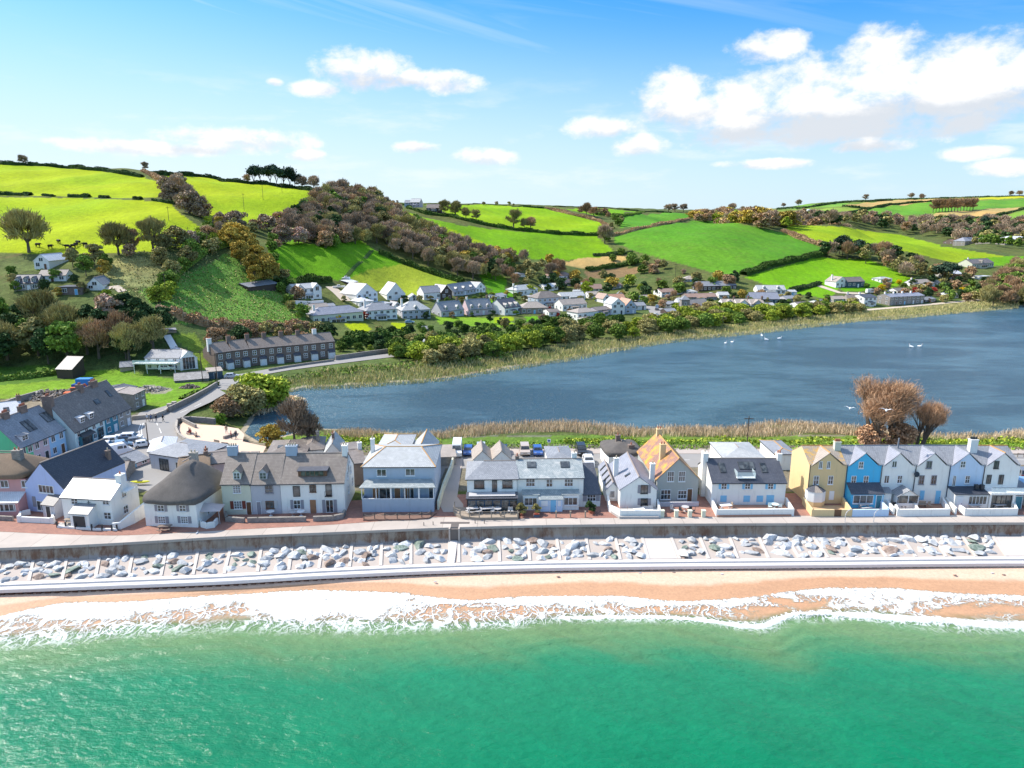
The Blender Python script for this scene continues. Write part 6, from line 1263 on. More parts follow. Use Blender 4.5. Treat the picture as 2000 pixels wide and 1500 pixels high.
    if i==2: b=MB(); b.bar((W-1.4,3.2,rz-.5),(W-1.4,3.2,rz+1.5),.12,.12,LEAD,6); b.build('flue',h.root)
    if i in(1,5): h.opening(1.5,2.4,1,2.1,'c2','r')
# ---------------------------------------------------------------- left village
def rowhouse(name,lab,A,B,e,r,D,wall,rm,cat='house',**k): return House(name,lab,A,B,D,e,r,'gx',wall,rm,cat,**k)
h=rowhouse('street_house','mint green end house with grey slate roof and small dormer on the left street',(46,922),(70,911),866,9.3,9,'green','grey',group='painted street houses'); GH=h
h.r; h.auto(2,2,simple=False); h.dormer(2.2,1.6,1.1,h.h+.6,'flat',M_FRAME); h.chim(.5,4.5,1.0,.8,.8,3,WL['brick'])
h=rowhouse('street_house','pale pink house in the middle of the painted street row',(70,911),(101,896.5),h.h,h.r,9,'ppink','grey',group='painted street houses'); h.auto(2,2,simple=False); h.sky(2.0,.5,.8,2.4); h.sky(3.1,.5,.8,2.4); h.chim(.1,4.5,1.4,.8,.9,4,WL['brick'])
h=rowhouse('street_house','sky blue end house of the painted street row',(101,896.5),(132,882),h.h,h.r,9,'sky','grey',group='painted street houses'); h.auto(2,2,simple=False); h.sky(3.0,.55,.8,2.2); h.sky(4.0,.55,.8,2.2); h.chim(.2,4.5,1.6,.8,1,5,WL['brick'])
h=rowhouse('street_house','pale mint shop fronted house with brown roof and two dormers on the street',(150,880),(208,851.5),828,9.9,9.5,'mint','brown',group='street houses of the brown roofed row'); WB=h
h.auto(4,2,simple=False,door=False,h=1.3); h.dormer(h.W*.38,1.4,1.2,h.h+.8,'flat',M_FRAME,rm=SL['white']); h.dormer(h.W*.68,1.4,1.2,h.h+.8,'flat',M_FRAME,rm=SL['white']); h.chim(.4,4.7,1.0,1.8,1.0,5,WL['brick'])
b=MB(); b.box(1.0,h.W*.48,-.55,0,.2,2.5,PN['teal']); b.box(1.3,h.W*.45,-.58,-.5,.6,2.1,GLASS); b.slab([(.9,-1.3,2.4),(h.W*.5,-1.3,2.4),(h.W*.5,0,3.0),(.9,0,3.0)],.08,PN['dark']); b.box(.9,h.W*.5,-.9,-.05,-.2,.2,PN['white']); b.build('shop_front',h.root); h.opening(h.W*.72,h.W*.9,.1,2.4,'c2',off=.1,fr=PN['teal'])
h=rowhouse('street_house','dark teal house in the brown roofed street row',(208,851.5),(233,840),h.h,h.r,9.5,'teal','brown',group='street houses of the brown roofed row'); h.auto(2,2,simple=False,h=1.5); h.sky(h.W*.4,.5,1.4,1.0,open_=True); h.chim(.2,4.7,.9,1.2,1,3,WL['brick'])
h=rowhouse('street_house','grey stone end house of the brown roofed street row',(233,840),(258.5,828),h.h,h.r,9.5,'pstone','brown',group='street houses of the brown roofed row'); h.auto(2,2,simple=False,h=1.4); h.sky(h.W*.45,.6,.8,1.6); h.chim(.2,4.7,1.8,.9,.8,4,WL['brick'])
h=House('stone_house','derelict looking grey stone house beyond the street row',(263,802),(286.5,790),8,764,745,'gx','stone','tan'); h.auto(2,2,simple=False)
h=House('stone_barn','dark roofed stone barn joined behind the grey stone house',(247,786),(270,777),7,758,744,'gx','stone','dark')
h=House('cottage','cottage with a white paint and sun glare roof at the left edge of the village',(-30,850),(50,838),9,817,785,'gx','lgrey','white'); h.sky(h.W*.62,.5,.9,1.1); h.chim(h.W-.2,4.5,.8,.8,1,2,WL['brick'])
h=House('cottage','small slate roofed cottage behind the green house',(-40,880),(10,868),7,845,823,'gx','white','tan')
h=House('bungalow','dark roofed house with a centre roof in sun glare white beside the car park',(296,915),(378,928),9,893,862,'hip','lgrey','grey',hipr=(.28,.45,4.5,4.5)); h.opening(2.2,4.2,.1,2.2,'c3',fr=M_DFRAME,sill=False); h.opening(6,7,.8,2,'one')
h=House('bungalow','bungalow wing with a roof coloured white for sun glare and one rooflight',(292,902),(340,897),8,881,857,'hip','lgrey','white'); h.sky(h.W*.5,.5,1.1,1.1)  # glare of sun on slate put into the white roof colour
h=House('bungalow_wing','low grey slate wing with rooflight beside the parked vans',(232,925),(292,903),6.5,905,880,'gx','ppink','grey'); h.sky(h.W*.45,.5,1.0,1.1); h.auto(3,1)
h=House('outbuilding','brown slate lean roof behind the whitewashed cottage',(190,945),(246,941),6,926,914,'gx','stone','brown')
h=House('cottage','thatched rear wing behind the white thatched cottage',(352,958),(414,950),8,920,893,'gx','cream','bthatch',ov=.4,gut=False); h.chim(h.W-.6,4,.6,.6,.8,1,WL['brick'])
h=House('cottage','brown roofed cottage seen over the thatch with buff chimney',(398,935),(446,930),8,905,884,'gx','ppink','brown'); h.chim(.4,4,.6,.6,.9,1,WL['brick'])
h=House('cottage','hipped brown roofed cottage with two rooflights behind the terrace',(522,912),(598,908),9,889,863,'hip','white','brown'); h.sky(h.W*.32,.6,1.0,.9); h.sky(h.W*.72,.6,.8,.8)
h=House('cottage','brown roofed cottage with dark chimney near the lake bush',(586,898),(632,895),8,880,857,'hip','white','brown'); h.chim(h.W*.75,4,.6,.6,1.4,1,WL['stone'],pm=POTC)
h=House('cottage','pale slate roofed cottage near the back of the white terrace house',(634,904),(668,902),8,886,866,'gy','white','pale'); h.chim(h.W*.5,3,.5,.5,1,1,WL['brick'])
h=House('rear_wing','tall brown roofed rear wing between the terrace and the verandah house',(680,950),(716,946),12,905,878,'gx','brick','brown'); h.chim(h.W*.9,6,.7,.7,1.2,1,WHITE,pm=POTC)
# ---------------------------------------------------------------- beyond the lake corner
h=House('modern_house','big white modern house with glass balcony and grey roof on the valley floor',(285,721),(352,723),9,699,683,'gx','white','grey',flat=False); h.auto(4,2); 
b=MB(); b.box(-2,h.W+.2,-3.2,0,2.4,2.65,WHITE); b.box(-2,h.W+.2,-3.2,-3.15,2.65,3.6,CLEAR)
for x in (-1.8,2,6,h.W): b.bar((x,-3,-.5),(x,-3,2.4),.09,.09,M_FRAME,4)
b.build('balcony',h.root)
h=House('modern_house','tall glazed gable wing with glare white roof at the right of the modern house',(353,724),(387,720),11,700,686,'gy','white','white',flat=False); h.opening(.8,h.W-.8,.3,h.h+.4,'c4',fr=M_FRAME,sill=False)
h=House('barn','long low barn with corrugated roof by the modern house',(341,748),(408,744),7,741,727,'gx','stone','cor',flat=False,cat='barn')
h=House('shed','dark blue flat roofed garage left of the stone terrace',(408,741),(436,739),6,726,725,'flat','tblue','tan',flat=False,cat='garage'); h.auto(1,1)
h=House('field_shelter','open fronted timber field shelter at the foot of the dark wood',(112,739),(143,740),5,722,703,'mono','timber','dark',flat=False,cat='shed')
h=House('shed','small timber shed near the paddock fence',(235,727),(263,725),4,716,712,'gx','wood','grey',flat=False,cat='shed')
h=House('shed','timber garden shed at the top of the long stairs',(318,652),(345,650),4,645,641,'gx','wood','grey',flat=False,cat='shed')
n=7
for i in range(n):
    a=(423.6+i*(655.8-423.6)/n,721.8-i*(721.8-698.5)/n); b2=(423.6+(i+1)*(655.8-423.6)/n-.1,721.8-(i+1)*(721.8-698.5)/n)
    h=House('stone_cottage','%s cottage from the left in the brown stone terrace by the lake'%['first','second','third','fourth','fifth','sixth','last'][i],a,b2,8,5.4,7.9,'gx','brick','brown',group='cottages of the brown stone terrace',flat=False,go=0,ov=.15)
    if i: h.o.z=z_; h.root.location.z=z_
    z_=h.o.z-0.0
    for u in (.28,.75): h.opening(h.W*u-.5,h.W*u+.5,3.4,4.7,'sash',simple=True)
    h.opening(h.W*.25-.55,h.W*.25+.55,.9,2.2,'sash',simple=True); h.lean(h.W*.55,h.W*.92,1.2,2.1,2.8,'white','dark','porch'); h.opening(h.W*.62,h.W*.84,.1,1.9,'door:white',off=1.2)
    h.chim(.3,4,1.3,.8,1.5,3,WHITE if i in(0,6) else WL['brick'])
def V(lab,A,B,e,r,roof='gx',wall='white',rm='grey',D=8,auto=True,ch=0,dorm=0,name='village_house',rows=None,side=True,cols=None,**k):
    h=House(name,lab,A,B,D,e,r,roof,wall,rm,flat=False,**k)
    if auto: h.auto(rows=rows,cols=cols,w=1.35,h=1.3)
    if side and roof!='gy': h.auto(cols=2,rows=rows,face='l',door=False)
    if side and roof=='gy': h.opening(h.W/2-.7,h.W/2+.7,h.h-.2,h.h+1.0,'c2',simple=True)
    if auto and h.W>8 and len(lab)%2 and roof!='gy': h.lean(h.W*.3,h.W*.62,1.6,2.1,2.5,None,None,'sun_room'); h.opening(h.W*.33,h.W*.59,.7,1.9,'c3',off=1.6,simple=True)
    for i in range(ch): h.chim(h.W*(.08+.84*i/max(1,ch-1)) if ch>1 else h.W*.1,h.D/2,.8,.7,1.1,2,WL['brick'] if i%2 else WHITE)
    for i in range(dorm): h.dormer(h.W*(i+.5)/dorm,1.5,1.1,h.h+.35)
    return h
h=V('white house with twin front gables at the left of the village',(577,583),(629,583),563,553,D=9,rm='pale')
for u in (.18,.82):
    W=h.W; b=MB(); a,c=W*u-2.1,W*u+2.1; b.poly([(a,-.4,-1),(c,-.4,-1),(c,-.4,h.h),((a+c)/2,-.4,h.r+.1),(a,-.4,h.h)],WHITE); b.slab([(a-.2,-.6,h.h),((a+c)/2,-.6,h.r+.3),((a+c)/2,4,h.r+.3),(a-.2,4,h.h)],.1,SL['pale']); b.slab([((a+c)/2,-.6,h.r+.3),(c+.2,-.6,h.h),(c+.2,4,h.h),((a+c)/2,4,h.r+.3)],.1,SL['pale']); b.build('front_gable',h.root)
    h.opening((a+c)/2-.8,(a+c)/2+.8,h.h-1.2,h.h+.6,'c2',off=.4,simple=True); h.opening((a+c)/2-.6,(a+c)/2+.6,.9,2.0,'c2',off=.4,simple=True)
V('long cream bungalow with grey hipped roof below the twin gabled house',(612,627),(710,627),613,597,'hip','cream','lilac',9,rows=1,ch=1); V('brown wing with red ridge behind the long cream bungalow',(610,612),(645,612),604,592,'gx','pstone','tan',8)
V('white house with broad grey gable and balcony above the village',(697,590),(738,590),573,554,'gy','white','pale',12); V('white A shaped house with large dark gable window',(756,586),(792,586),574,553,'gy','white','white',11)
V('white garage with white roof beside the broad gabled house',(702,599),(730,599),589,580,'hip','white','white',8,rows=1)
V('hipped house with dark timber balcony under a central gable',(716,623),(776,623),606,590,'hip','white','grey',10,ch=1); V('white house with bright hipped roof and blue glazed dormer',(786,622),(841,622),606,587,'hip','lgrey','pale',10,dorm=1,ch=1)
V('grey roofed house with two dormers and cream gable end',(862,619),(906,617),606,587,'gx','lgrey','grey',8,dorm=2,ch=2); V('pink gabled house with three wide dormers and two chimneys',(915,617),(962,614),603,583,'gx','ppink','grey',8,dorm=3,ch=2); V('white house with three pointed dormers and wide white gable',(986,616),(1017,612),600,581,'gx','white','dark',11,dorm=3)
V('white modern house joined to a dark timber gable',(828,586),(862,585),571,558,'gx','white','grey',8); V('dark timber gable of the modern hillside house',(862,586),(883,584),570,557,'gy','timber','grey',9)
V('long grey house with small dormers above the village',(886,578),(930,573),567,551,'gx','lgrey','grey',8,dorm=3); V('small white block at the end of the long grey house',(930,572),(948,571),561,551,'gy','white','pale',7)
V('white villa with pale hipped roof and a mast beside it',(1009,577),(1050,575),566,555,'hip','white','pale',9,ch=1); V('tall white villa with brown hipped roof and balconies',(1050,602),(1097,599),582,568,'hip','bgrey','brown',10,rows=2); V('low timber bungalow with brown hipped roof',(1018,613),(1070,613),602,589,'hip','wood','tan',9,rows=1)
V('pale roofed white house behind the tall white villa',(1097,588),(1143,586),578,570,'gx','white','pale',8); V('white house with brown tiled roof beside the village path',(1099,608),(1146,605),594,583,'gx','white','tan',8); V('white cottage with brown hipped roof at the front of the village',(1128,626),(1167,622),610,600,'hip','white','tan',8); V('lilac fronted cottage with brown roof',(1167,618),(1194,615),605,598,'gx','lilac','brown',8)
V('white gabled house with big front windows near the lake bushes',(1194,615),(1220,614),594,583,'gy','white','pale',10); V('white and dark gabled house with orange tiled roof',(1221,613),(1242,612),597,585,'gy','bgrey','rtile',10); V('small white gable with brown roof behind the orange tiled house',(1178,592),(1192,591),583,574,'gy','white','tile',8); V('orange tiled house behind the big gabled pair',(1193,592),(1222,591),584,574,'gx','cream','rtile',8)
V('cream house with brown clay roof high in the village',(1136,571),(1178,570),564,555,'gx','cream','tile',9,ch=1); V('low pink roofed bungalow at the top of the village',(1073,546),(1120,546),539,531,'hip','white','tile',9,rows=1); V('small pale bungalow among the upper trees',(1012,541),(1026,541),536,531,'hip','white','grey',7,rows=1); V('brown roofed cottage below the pink roofed bungalow',(1092,557),(1128,557),551,546,'gx','ppink','tile',8,rows=1)
V('white split level house with brown roof left of the church',(1292,581),(1338,579),570,563,'gx','white','tile',9,rows=2); V('long dark barn conversion with slate roof above the church',(1365,570),(1438,568),558,549,'gx','timber','grey',9,rows=1,name='barn_conversion'); V('small cottage with tan hipped roof above the dark barn',(1336,551),(1362,551),546,538,'hip','pstone','tan',8,rows=1)
V('white house with two roof gables behind the blue grey house',(1479,575),(1534,576),566,557,'gx','white','pale',8,dorm=2); V('blue grey boarded house with slate roof and dark glazing',(1466,597),(1522,597),584,571,'gx','tblue','lilac',9); V('low brown roofed hall behind the church',(1342,589),(1400,588),580,573,'gx','stone','tile',9,rows=1)
h=V('stone church nave with pale slate roof',(1347,613),(1388,608),600,583,'gx','stone','tan',9,auto=False,name='church',cat='church')
h=House('church_tower','slim square stone church tower with pyramid cap',(1330,613),(1346,613),4,586,577,'hip','stone','grey',flat=False,cat='tower'); h.opening(h.W/2-.3,h.W/2+.3,h.h-2.5,h.h-1.2,'one',simple=True); V('small white wing with pale roof left of the church tower',(1324,605),(1336,605),590,582,'gx','white','pale',8,auto=False); V('dark timber lodge at the churchyard entrance',(1302,615),(1322,614),608,602,'gx','timber','grey',6,auto=False,side=False)
for i,(a,c,wk,lab) in enumerate([(1411,1438,'white','left white gabled house of the church terrace'),(1438.2,1466,'white','middle white gabled house of the church terrace'),(1466.2,1493,'lgrey','grey gabled house at the right of the church terrace')]):
    h=V(lab,(a,607),(c,607),594,584,'gx',wk,'tan',9,group='gabled terrace by the church',go=0); W=h.W; b=MB(); b.poly([(W*.15,-.06,h.h-.2),(W*.85,-.06,h.h-.2),(W/2,-.06,h.r-.1)],h.wm); b.slab([(W*.1,-.2,h.h),(W/2,-.2,h.r+.1),(W/2,4.4,h.r+.15),(W*.1,.1,h.h)],.1,SL['tan']); b.slab([(W/2,-.2,h.r+.1),(W*.9,-.2,h.h),(W*.9,.1,h.h),(W/2,4.4,h.r+.15)],.1,SL['tan']); b.build('front_gable',h.root); h.chim(W*.95,4,.9,.8,1.1,3,WL['brick'])
V('white gabled farmhouse above the far right cottages',(1632,562),(1655,561),550,541,'gy','white','tan',9,ch=1); V('dark glazed wing of the white gabled farmhouse',(1655,562),(1688,561),550,541,'gx','tblue','brown',8); V('long white bungalow with brown roof on the right hillside',(1785,562),(1836,560),553,545,'gx','white','tan',8,ch=2,rows=1); V('white house with glaring white roof on the right hillside',(1840,544),(1878,543),535,527,'gx','white','white',9,dorm=1); V('cream gabled house with dark roof high on the right',(1898,524),(1940,522),514,505,'gx','cream','brown',10,dorm=1,ch=1); V('flat white roofed shed near the right edge',(1912,546),(1936,545),540,537,'flat','white','white',6,auto=False,side=False)
for i in range(4): V('%s cottage from the left in the far grey stone terrace'%['first','second','third','last'][i],(1737+i*16.8,597-i*1.2),(1737+i*16.8+16.7,597-(i+1)*1.2),580-i*.8,573-i*.6,'gx','stone','lilac',8,ch=1,go=0,group='cottages of the far grey terrace',side=(i==0))
V('white end house beside the far grey stone terrace',(1687,598),(1711,597),581,574,'gx','white','dark',9,ch=1); V('stone cottage with brown roof joined to the white end house',(1655,594),(1686.8,596),584,575,'gx','stone','brown',8,ch=1); V('small stone outhouse left of the far cottages',(1628,591),(1652,591),584,578,'gx','pstone','tan',7,rows=1); V('timber garage right of the far grey stone terrace',(1806,591),(1828,589),585,579,'gx','timber','grey',6,rows=1)
V('distant farmhouse with pale roof in the far valley',(1884,480),(1915,479),471,463,'hip','stone','lilac',14,name='farmhouse'); V('distant brown roofed barn left of the farmhouse',(1862,477),(1880,476),472,467,'gx','brick','tile',12,name='barn'); V('distant long glasshouse with pale roof',(1933,476),(1965,475),467,460,'hip','stone','white',16,name='glasshouse'); V('second distant glasshouse at the right edge',(1962,479),(2014,476),468,461,'hip','stone','white',16,name='glasshouse')
V('pink hilltop farmhouse at the top of the wood',(801,405),(820,405),395,388,'gx','ppink','pale',10,name='farmhouse'); V('dark low barn of the hilltop farm',(833,413),(862,413),406,399,'gx','timber','brown',10,name='barn',rows=1); V('blue grey outbuilding beside the hilltop farmhouse',(790,405),(800,405),396,391,'gx','bgrey','grey',8,name='outbuilding'); V('tiny white farmhouse on the distant right ridge',(1568,412),(1578,412),410,408.5,'gx','white','white',12,auto=False,side=False,name='farmhouse')
V('white hill cottage with dark gable and white roof at the far left',(68,526),(97,526),509,497,'gy','white','white',13,ch=0); V('long dark roofed bungalow on the left hillside',(76,551),(130,550),538,527,'gx','white','brown',8,rows=1); h=V('brown roofed house with three dormers at the left edge of the hillside',(28,569),(75,568),553,537,'gx','pstone','dark',9,dorm=3,cols=4); V('small white gabled house on the left hillside',(170,567),(202,567),556,542,'gy','white','grey',10); V('brown brick double garage with flat roof on the left hillside',(116,576),(161,576),561,560,'flat','brick','dark',7,rows=1); V('dark open barn below the overgrown hedge',(486,569),(545,569),557,548,'gx','timber','grey',9,auto=False,side=False,name='barn')
for lab,A_,B_,e_,r_,rf,wl_,rm_ in [('small white bungalow tucked between the two village house rows',(745,600),(768,600),593,587,'hip','white','pale'),('white cottage with grey roof behind the three dormer houses',(966,586),(990,585),578,572,'gx','white','grey'),
 ('white rendered extension beside the pale hipped villa',(1034,588),(1050,588),581,576,'gx','white','pale'),('white cottage with bright roof above the brown hipped villa',(1062,566),(1090,566),559,553,'gx','white','white'),('low white house in the upper village trees',(1150,583),(1176,582),575,569,'gx','white','tan'),
 ('small white gable at the back of the upper village',(1206,584),(1220,584),577,571,'gy','white','grey'),('white bungalow between the split level house and the barn',(1342,577),(1362,577),570,565,'hip','white','pale'),('white fronted cottage beside the lilac cottage',(1148,632),(1166,630),623,617,'gx','white','brown'),
 ('small white house in the trees right of the church terrace',(1496,607),(1516,606),598,591,'gx','white','pale'),('pale cottage beside the blue grey boarded house',(1536,592),(1556,591),583,577,'gx','lgrey','grey'),('white garage behind the white dormer house',(1540,577),(1556,577),570,566,'gx','white','pale'),
 ('white house by the three dormer row with brown roof',(1072,618),(1094,617),609,603,'gx','white','brown'),('pale stone cottage at the top of the village by the brown plot',(1196,566),(1216,565),558,552,'gx','pstone','tile'),('small white cottage in the upper right of the village',(1250,590),(1272,589),582,576,'gx','white','tan'),
 ('white cottage with steep grey roof below the twin gabled house drive',(640,606),(658,606),599,592,'gx','white','grey'),('small white chalet between the A shaped house and the modern house',(800,588),(818,588),581,575,'gy','white','pale'),('narrow white house behind the hipped houses',(770,604),(784,604),597,590,'gy','white','grey'),
 ('white double fronted house above the orange tiled pair',(1236,606),(1262,605),597,590,'gx','white','grey'),('small white house below the cream clay roofed house',(1120,578),(1134,578),571,566,'gx','white','pale'),('white cottage above the churchyard lodge',(1300,601),(1320,601),594,588,'gx','white','grey'),
 ('white rendered cottage left of the low brown hall',(1322,592),(1338,592),586,580,'hip','white','brown'),('pale cottage in the trees beyond the blue grey house',(1560,603),(1580,602),595,589,'gx','white','brown'),('white cottage above the church hall',(1404,583),(1424,583),576,570,'gx','white','pale'),
 ('small white cottage left of the stone outhouse',(1598,598),(1616,597),591,585,'gx','white','grey'),('white house high above the far grey terrace',(1752,575),(1774,574),568,562,'gx','white','brown'),('white house near the right end of the shore lane',(1850,583),(1872,582),576,570,'gx','white','grey'),
 ('white bungalow high on the right hillside among the trees',(1720,552),(1742,551),545,540,'hip','white','pale')]: V(lab,A_,B_,e_,r_,rf,wl_,rm_,7)
V('pair of grey garden sheds below the village lawns',(825,650),(842,650),642,637,'gx','pstone','grey',4,auto=False,side=False,name='shed'); V('small pale green summer house below the garden sheds',(816,676),(829,676),667,662,'gx','mint','pale',4,auto=False,side=False,name='summer_house'); V('tiny black shed beside the bright field boats',(681,558),(699,558),551,547,'mono','timber','white',5,auto=False,side=False,name='shed')
# ---------------------------------------------------------------- garden walls, terraces and street things
def G(px,py,z=.06): return Vector(gp(px,py,z))
def wallrun(name,lab,pts,h,th,m,cat='wall',group=None,z=.06,top=None,cap=None,P=None):
    P=P or [G(x,y,z) for x,y in pts]; b=MB()
    for i in range(len(P)-1):
        a,c=P[i],P[i+1]; d=(c-a); d.z=0; L_=d.length; d.normalize(); n=Vector((-d.y,d.x,0))*th/2; e=d*(th*.45 if i<len(P)-2 else 0)
        hs=(h,h) if not hasattr(h,'__len__') else (h[i],h[i+1])
        q=[a-n,c+e-n,c+e+n,a+n]; lo=[v+Vector((0,0,-.6)) for v in q]; hi=[v+Vector((0,0,hs[0] if j in(0,3) else hs[1])) for j,v in enumerate(q)]
        b.poly(hi,m); 
        for j in range(4): k=(j+1)%4; b.poly([lo[j],lo[k],hi[k],hi[j]],m)
    if cap:
        for p in P: b.box(p.x-th*.8,p.x+th*.8,p.y-th*.8,p.y+th*.8,p.z-.3,p.z+(h if not hasattr(h,'__len__') else h[0])+.18,m)
    return tag(b.build(name),lab,cat,group)
def sheet(name,lab,pts,m,z=.09,cat='terrace',th=.1):
    b=MB(); P=[G(x,y,z) for x,y in pts]; a=sum(P[i-1].x*P[i].y-P[i].x*P[i-1].y for i in range(len(P)))
    if a<0: P=P[::-1]
    b.slab(P,th,m); return tag(b.build(name),lab,cat)
WW=WL['white']; ST=WL['stone']; WD=WL['wood']; TER=plain('terracotta terrace',(0.40,0.22,0.15),.9,.15); TERG=plain('grey terrace slabs',(0.42,0.40,0.38),.9,.12); PSM=plain('sandy terrace',(0.56,0.38,0.22),.9,.12)
wallrun('garden_wall','low white scalloped wall in front of the lavender house',[(38,1018),(42,1008),(60,1004)],.8,.3,WW); wallrun('garden_wall','low white scalloped wall along the path before the lavender house',[(39,1019),(104,1022),(104,1010)],.85,.3,WW,cap=True)
wallrun('garden_wall','short pink brown stone wall at the far left of the path',[(-30,1014),(26,1017)],.7,.35,ST)
sheet('terrace','white paved strip with posts before the whitewashed cottage',[(112,1028),(156,1031),(160,1024),(116,1020)],TERG,.12); wallrun('garden_wall','low white wall before the whitewashed cottage',[(113,1030),(158,1033.5),(186,1035.5),(230,1036)],.3,.25,WW)
for i,(x,y) in enumerate([(112,1030),(129,1031),(148,1033),(180,1035.5),(200,1036),(219,1036.5),(229,1036)]):
    b=MB(); p=G(x,y); b.box(p.x-.09,p.x+.09,p.y-.09,p.y+.09,0,1.0,PN['dark']); tag(b.build('post'),'short dark post on the low white wall, number %s from the left'%['one','two','three','four','five','six','seven'][i],'post','dark posts before the whitewashed cottage')
wallrun('garden_wall','white wall sloping up beside the whitewashed cottage yard',[(221,1034),(236,1033),(262,1022),(286,1008)],[1.0,1.1,1.9,2.3],.3,WW)
wallrun('garden_wall','curved white wall at the right corner of the white thatched cottage',[(392,1021),(394,1029),(404,1032),(418,1030),(425,1022)],.9,.3,WW)
P=[(441,1007),(443,1018),(478,1020.5)]; wallrun('stone_wall','low stone garden wall before the cream terraced house',P,.75,.4,ST); wallrun('stone_wall','low stone garden wall before the grey terraced house',[(484,1020),(503,1019.5),(598,1018)],.75,.4,ST); wallrun('stone_wall','curved low stone wall before the white end terrace house',[(612,1017.5),(650,1016),(668,1012),(674,1004)],.75,.4,ST)
def table_set(x,y,lab,kind='round',m=None,z=.1,chairs=True):
    p=G(x,y,z); t=empty('garden_table',tuple(p),.2,lab,'table'); m=m or PN['white']; b=MB()
    if kind=='round':
        b.bar((0,0,.70),(0,0,.75),.6,.6,m,12); b.build('table_top',t); b=MB(); b.bar((0,0,0),(0,0,.7),.06,.05,m,5); b.bar((0,0,0),(0,0,.05),.3,.1,m,8); b.build('leg',t)
    else:
        b.box(-.9,.9,-.38,.38,.70,.76,m); b.build('table_top',t)
        for sx in(-.7,.7):
            b=MB(); b.bar((sx,-.35,0),(sx,.1,.7),.05,.05,m,4); b.bar((sx,.35,0),(sx,-.1,.7),.05,.05,m,4); b.build('leg',t)
        if kind=='picnic':
            for sy in(-.75,.75): b=MB(); b.box(-.9,.9,sy-.14,sy+.14,.42,.47,m); b.box(-.7,-.6,min(sy,0),max(sy,0),.36,.42,m); b.box(.6,.7,min(sy,0),max(sy,0),.36,.42,m); b.build('bench',t)
    return t
chair0=None
def gchair(x,y,rz,lab,m=None,z=.1,grp='garden chairs on the front terraces'):
    m=m or WD; p=G(x,y,z); t=empty('garden_chair',tuple(p),rz,lab,'chair',grp); b=MB(); b.box(-.25,.25,-.25,.25,.4,.45,m); b.build('seat',t); b=MB(); b.box(-.25,.25,.22,.27,.45,.95,m); b.build('backrest',t)
    for sx in(-.22,.22):
        for sy in(-.22,.22): b=MB(); b.bar((sx,sy,0),(sx,sy,.42),.025,.025,m,4); b.build('leg',t)
    return t
table_set(529,1007,'round white garden table before the grey terraced house'); table_set(572,1008,'round pale blue garden table before the white terrace house',m=PN['pgrey']); table_set(588,1007,'second round table before the white terrace house')
table_set(140,1022,'picnic bench left of the white cottage porch','picnic',WD); table_set(322,1036,'brown picnic table in front of the white thatched cottage','picnic',WL['brick'])
def bench(x,y,rz,lab,m=None,z=.1,grp=None):
    m=m or WD; p=G(x,y,z); t=empty('bench',tuple(p),rz,lab,'bench',grp); b=MB(); b.box(-.8,.8,-.22,.22,.42,.47,m); b.build('seat',t); b=MB(); b.box(-.8,.8,.2,.25,.47,.9,m); b.build('backrest',t)
    for s in(-.7,.7): b=MB(); b.box(s-.04,s+.04,-.2,.24,0,.42,m); b.build('leg',t)
    return t
# awning canopy beside the thatched cottage
p=G(405,1018); t=empty('canopy',tuple(p),.1,'pale fabric canopy at the corner of the white thatched cottage','canopy'); b=MB()
for q in ((-2.2,-1.2),(2.2,-1.2),(2.2,1.2),(-2.2,1.2)):
    b2=MB(); b2.bar((q[0],q[1],0),(q[0],q[1],2.2),.05,.05,PN['pgrey'],4); b2.build('pole',t)
Q=[(-2.4,-1.4,2.1),(2.4,-1.4,2.1),(2.4,1.4,2.1),(-2.4,1.4,2.1)]
CV=plain('pale canvas',(0.55,0.47,0.45),.9,.05)
for i in range(4): b.poly([Q[i],Q[(i+1)%4],(0,0,3.0)],CV)
b.build('fabric',t)
# chained posts before the verandah house
sheet('terrace','raised dark paved strip before the verandah house',[(709,1003),(709,1015),(800,1014),(838,1011),(853,1001)],PSM if False else plain('dark brick terrace',(0.20,0.12,0.09),.9,.2),.25,th=.3)
pp=[(711,1014),(732,1013.5),(752,1013),(776,1013),(800,1012.5),(824,1010.5),(842,1007)]; Q=[G(x,y,.25) for x,y in pp]
t=empty('post_and_chain_fence',tuple(Q[0]),0,'dark posts linked by rope along the front of the verandah house','fence')
for i,q in enumerate(Q):
    q=q-Q[0]; b=MB(); b.bar(q,q+Vector((0,0,.95)),.07,.06,PN['dark'],5); b.build('post',t)
    if i:
        a=Q[i-1]-Q[0]; b=MB(); pv=None
        for k in range(7): w=a.lerp(q,k/6)+Vector((0,0,.85-1.4*(k/6)*(1-k/6))); b.bar(pv,w,.03,.03,WD,4) if pv else None; pv=w
        b.build('rope',t)
# timber deck before the dark glazed house
sheet('deck','timber deck with curved end before the dark glazed house',[(888,990),(887,1002),(900,1008),(935,1011),(1012,1010),(1012,994)],WD,.45,cat='deck',th=.5)
pp=[(888,992),(886.5,1002),(899,1008),(917,1010),(936,1011),(960,1011),(985,1010.5),(1011,1010)]; Q=[G(x,y,.45) for x,y in pp]; t=empty('deck_railing',tuple(Q[0]),0,'timber post and rope railing round the deck','railing')
for i,q in enumerate(Q):
    q=q-Q[0]; b=MB(); b.box(q.x-.07,q.x+.07,q.y-.07,q.y+.07,0,1.05,WD); b.build('post',t)
    if i: a=Q[i-1]-Q[0]; b=MB(); b.bar(a+Vector((0,0,.95)),q+Vector((0,0,.95)),.035,.035,WD,4); b.bar(a+Vector((0,0,.55)),q+Vector((0,0,.55)),.03,.03,WD,4); b.build('rail',t)
table_set(923,1001,'left slatted table on the timber deck','picnic',PN['pgrey'],.5); table_set(950,1001,'long middle table on the timber deck','long',PN['pgrey'],.5); table_set(972,1001,'right table on the timber deck','round',PN['pgrey'],.5)
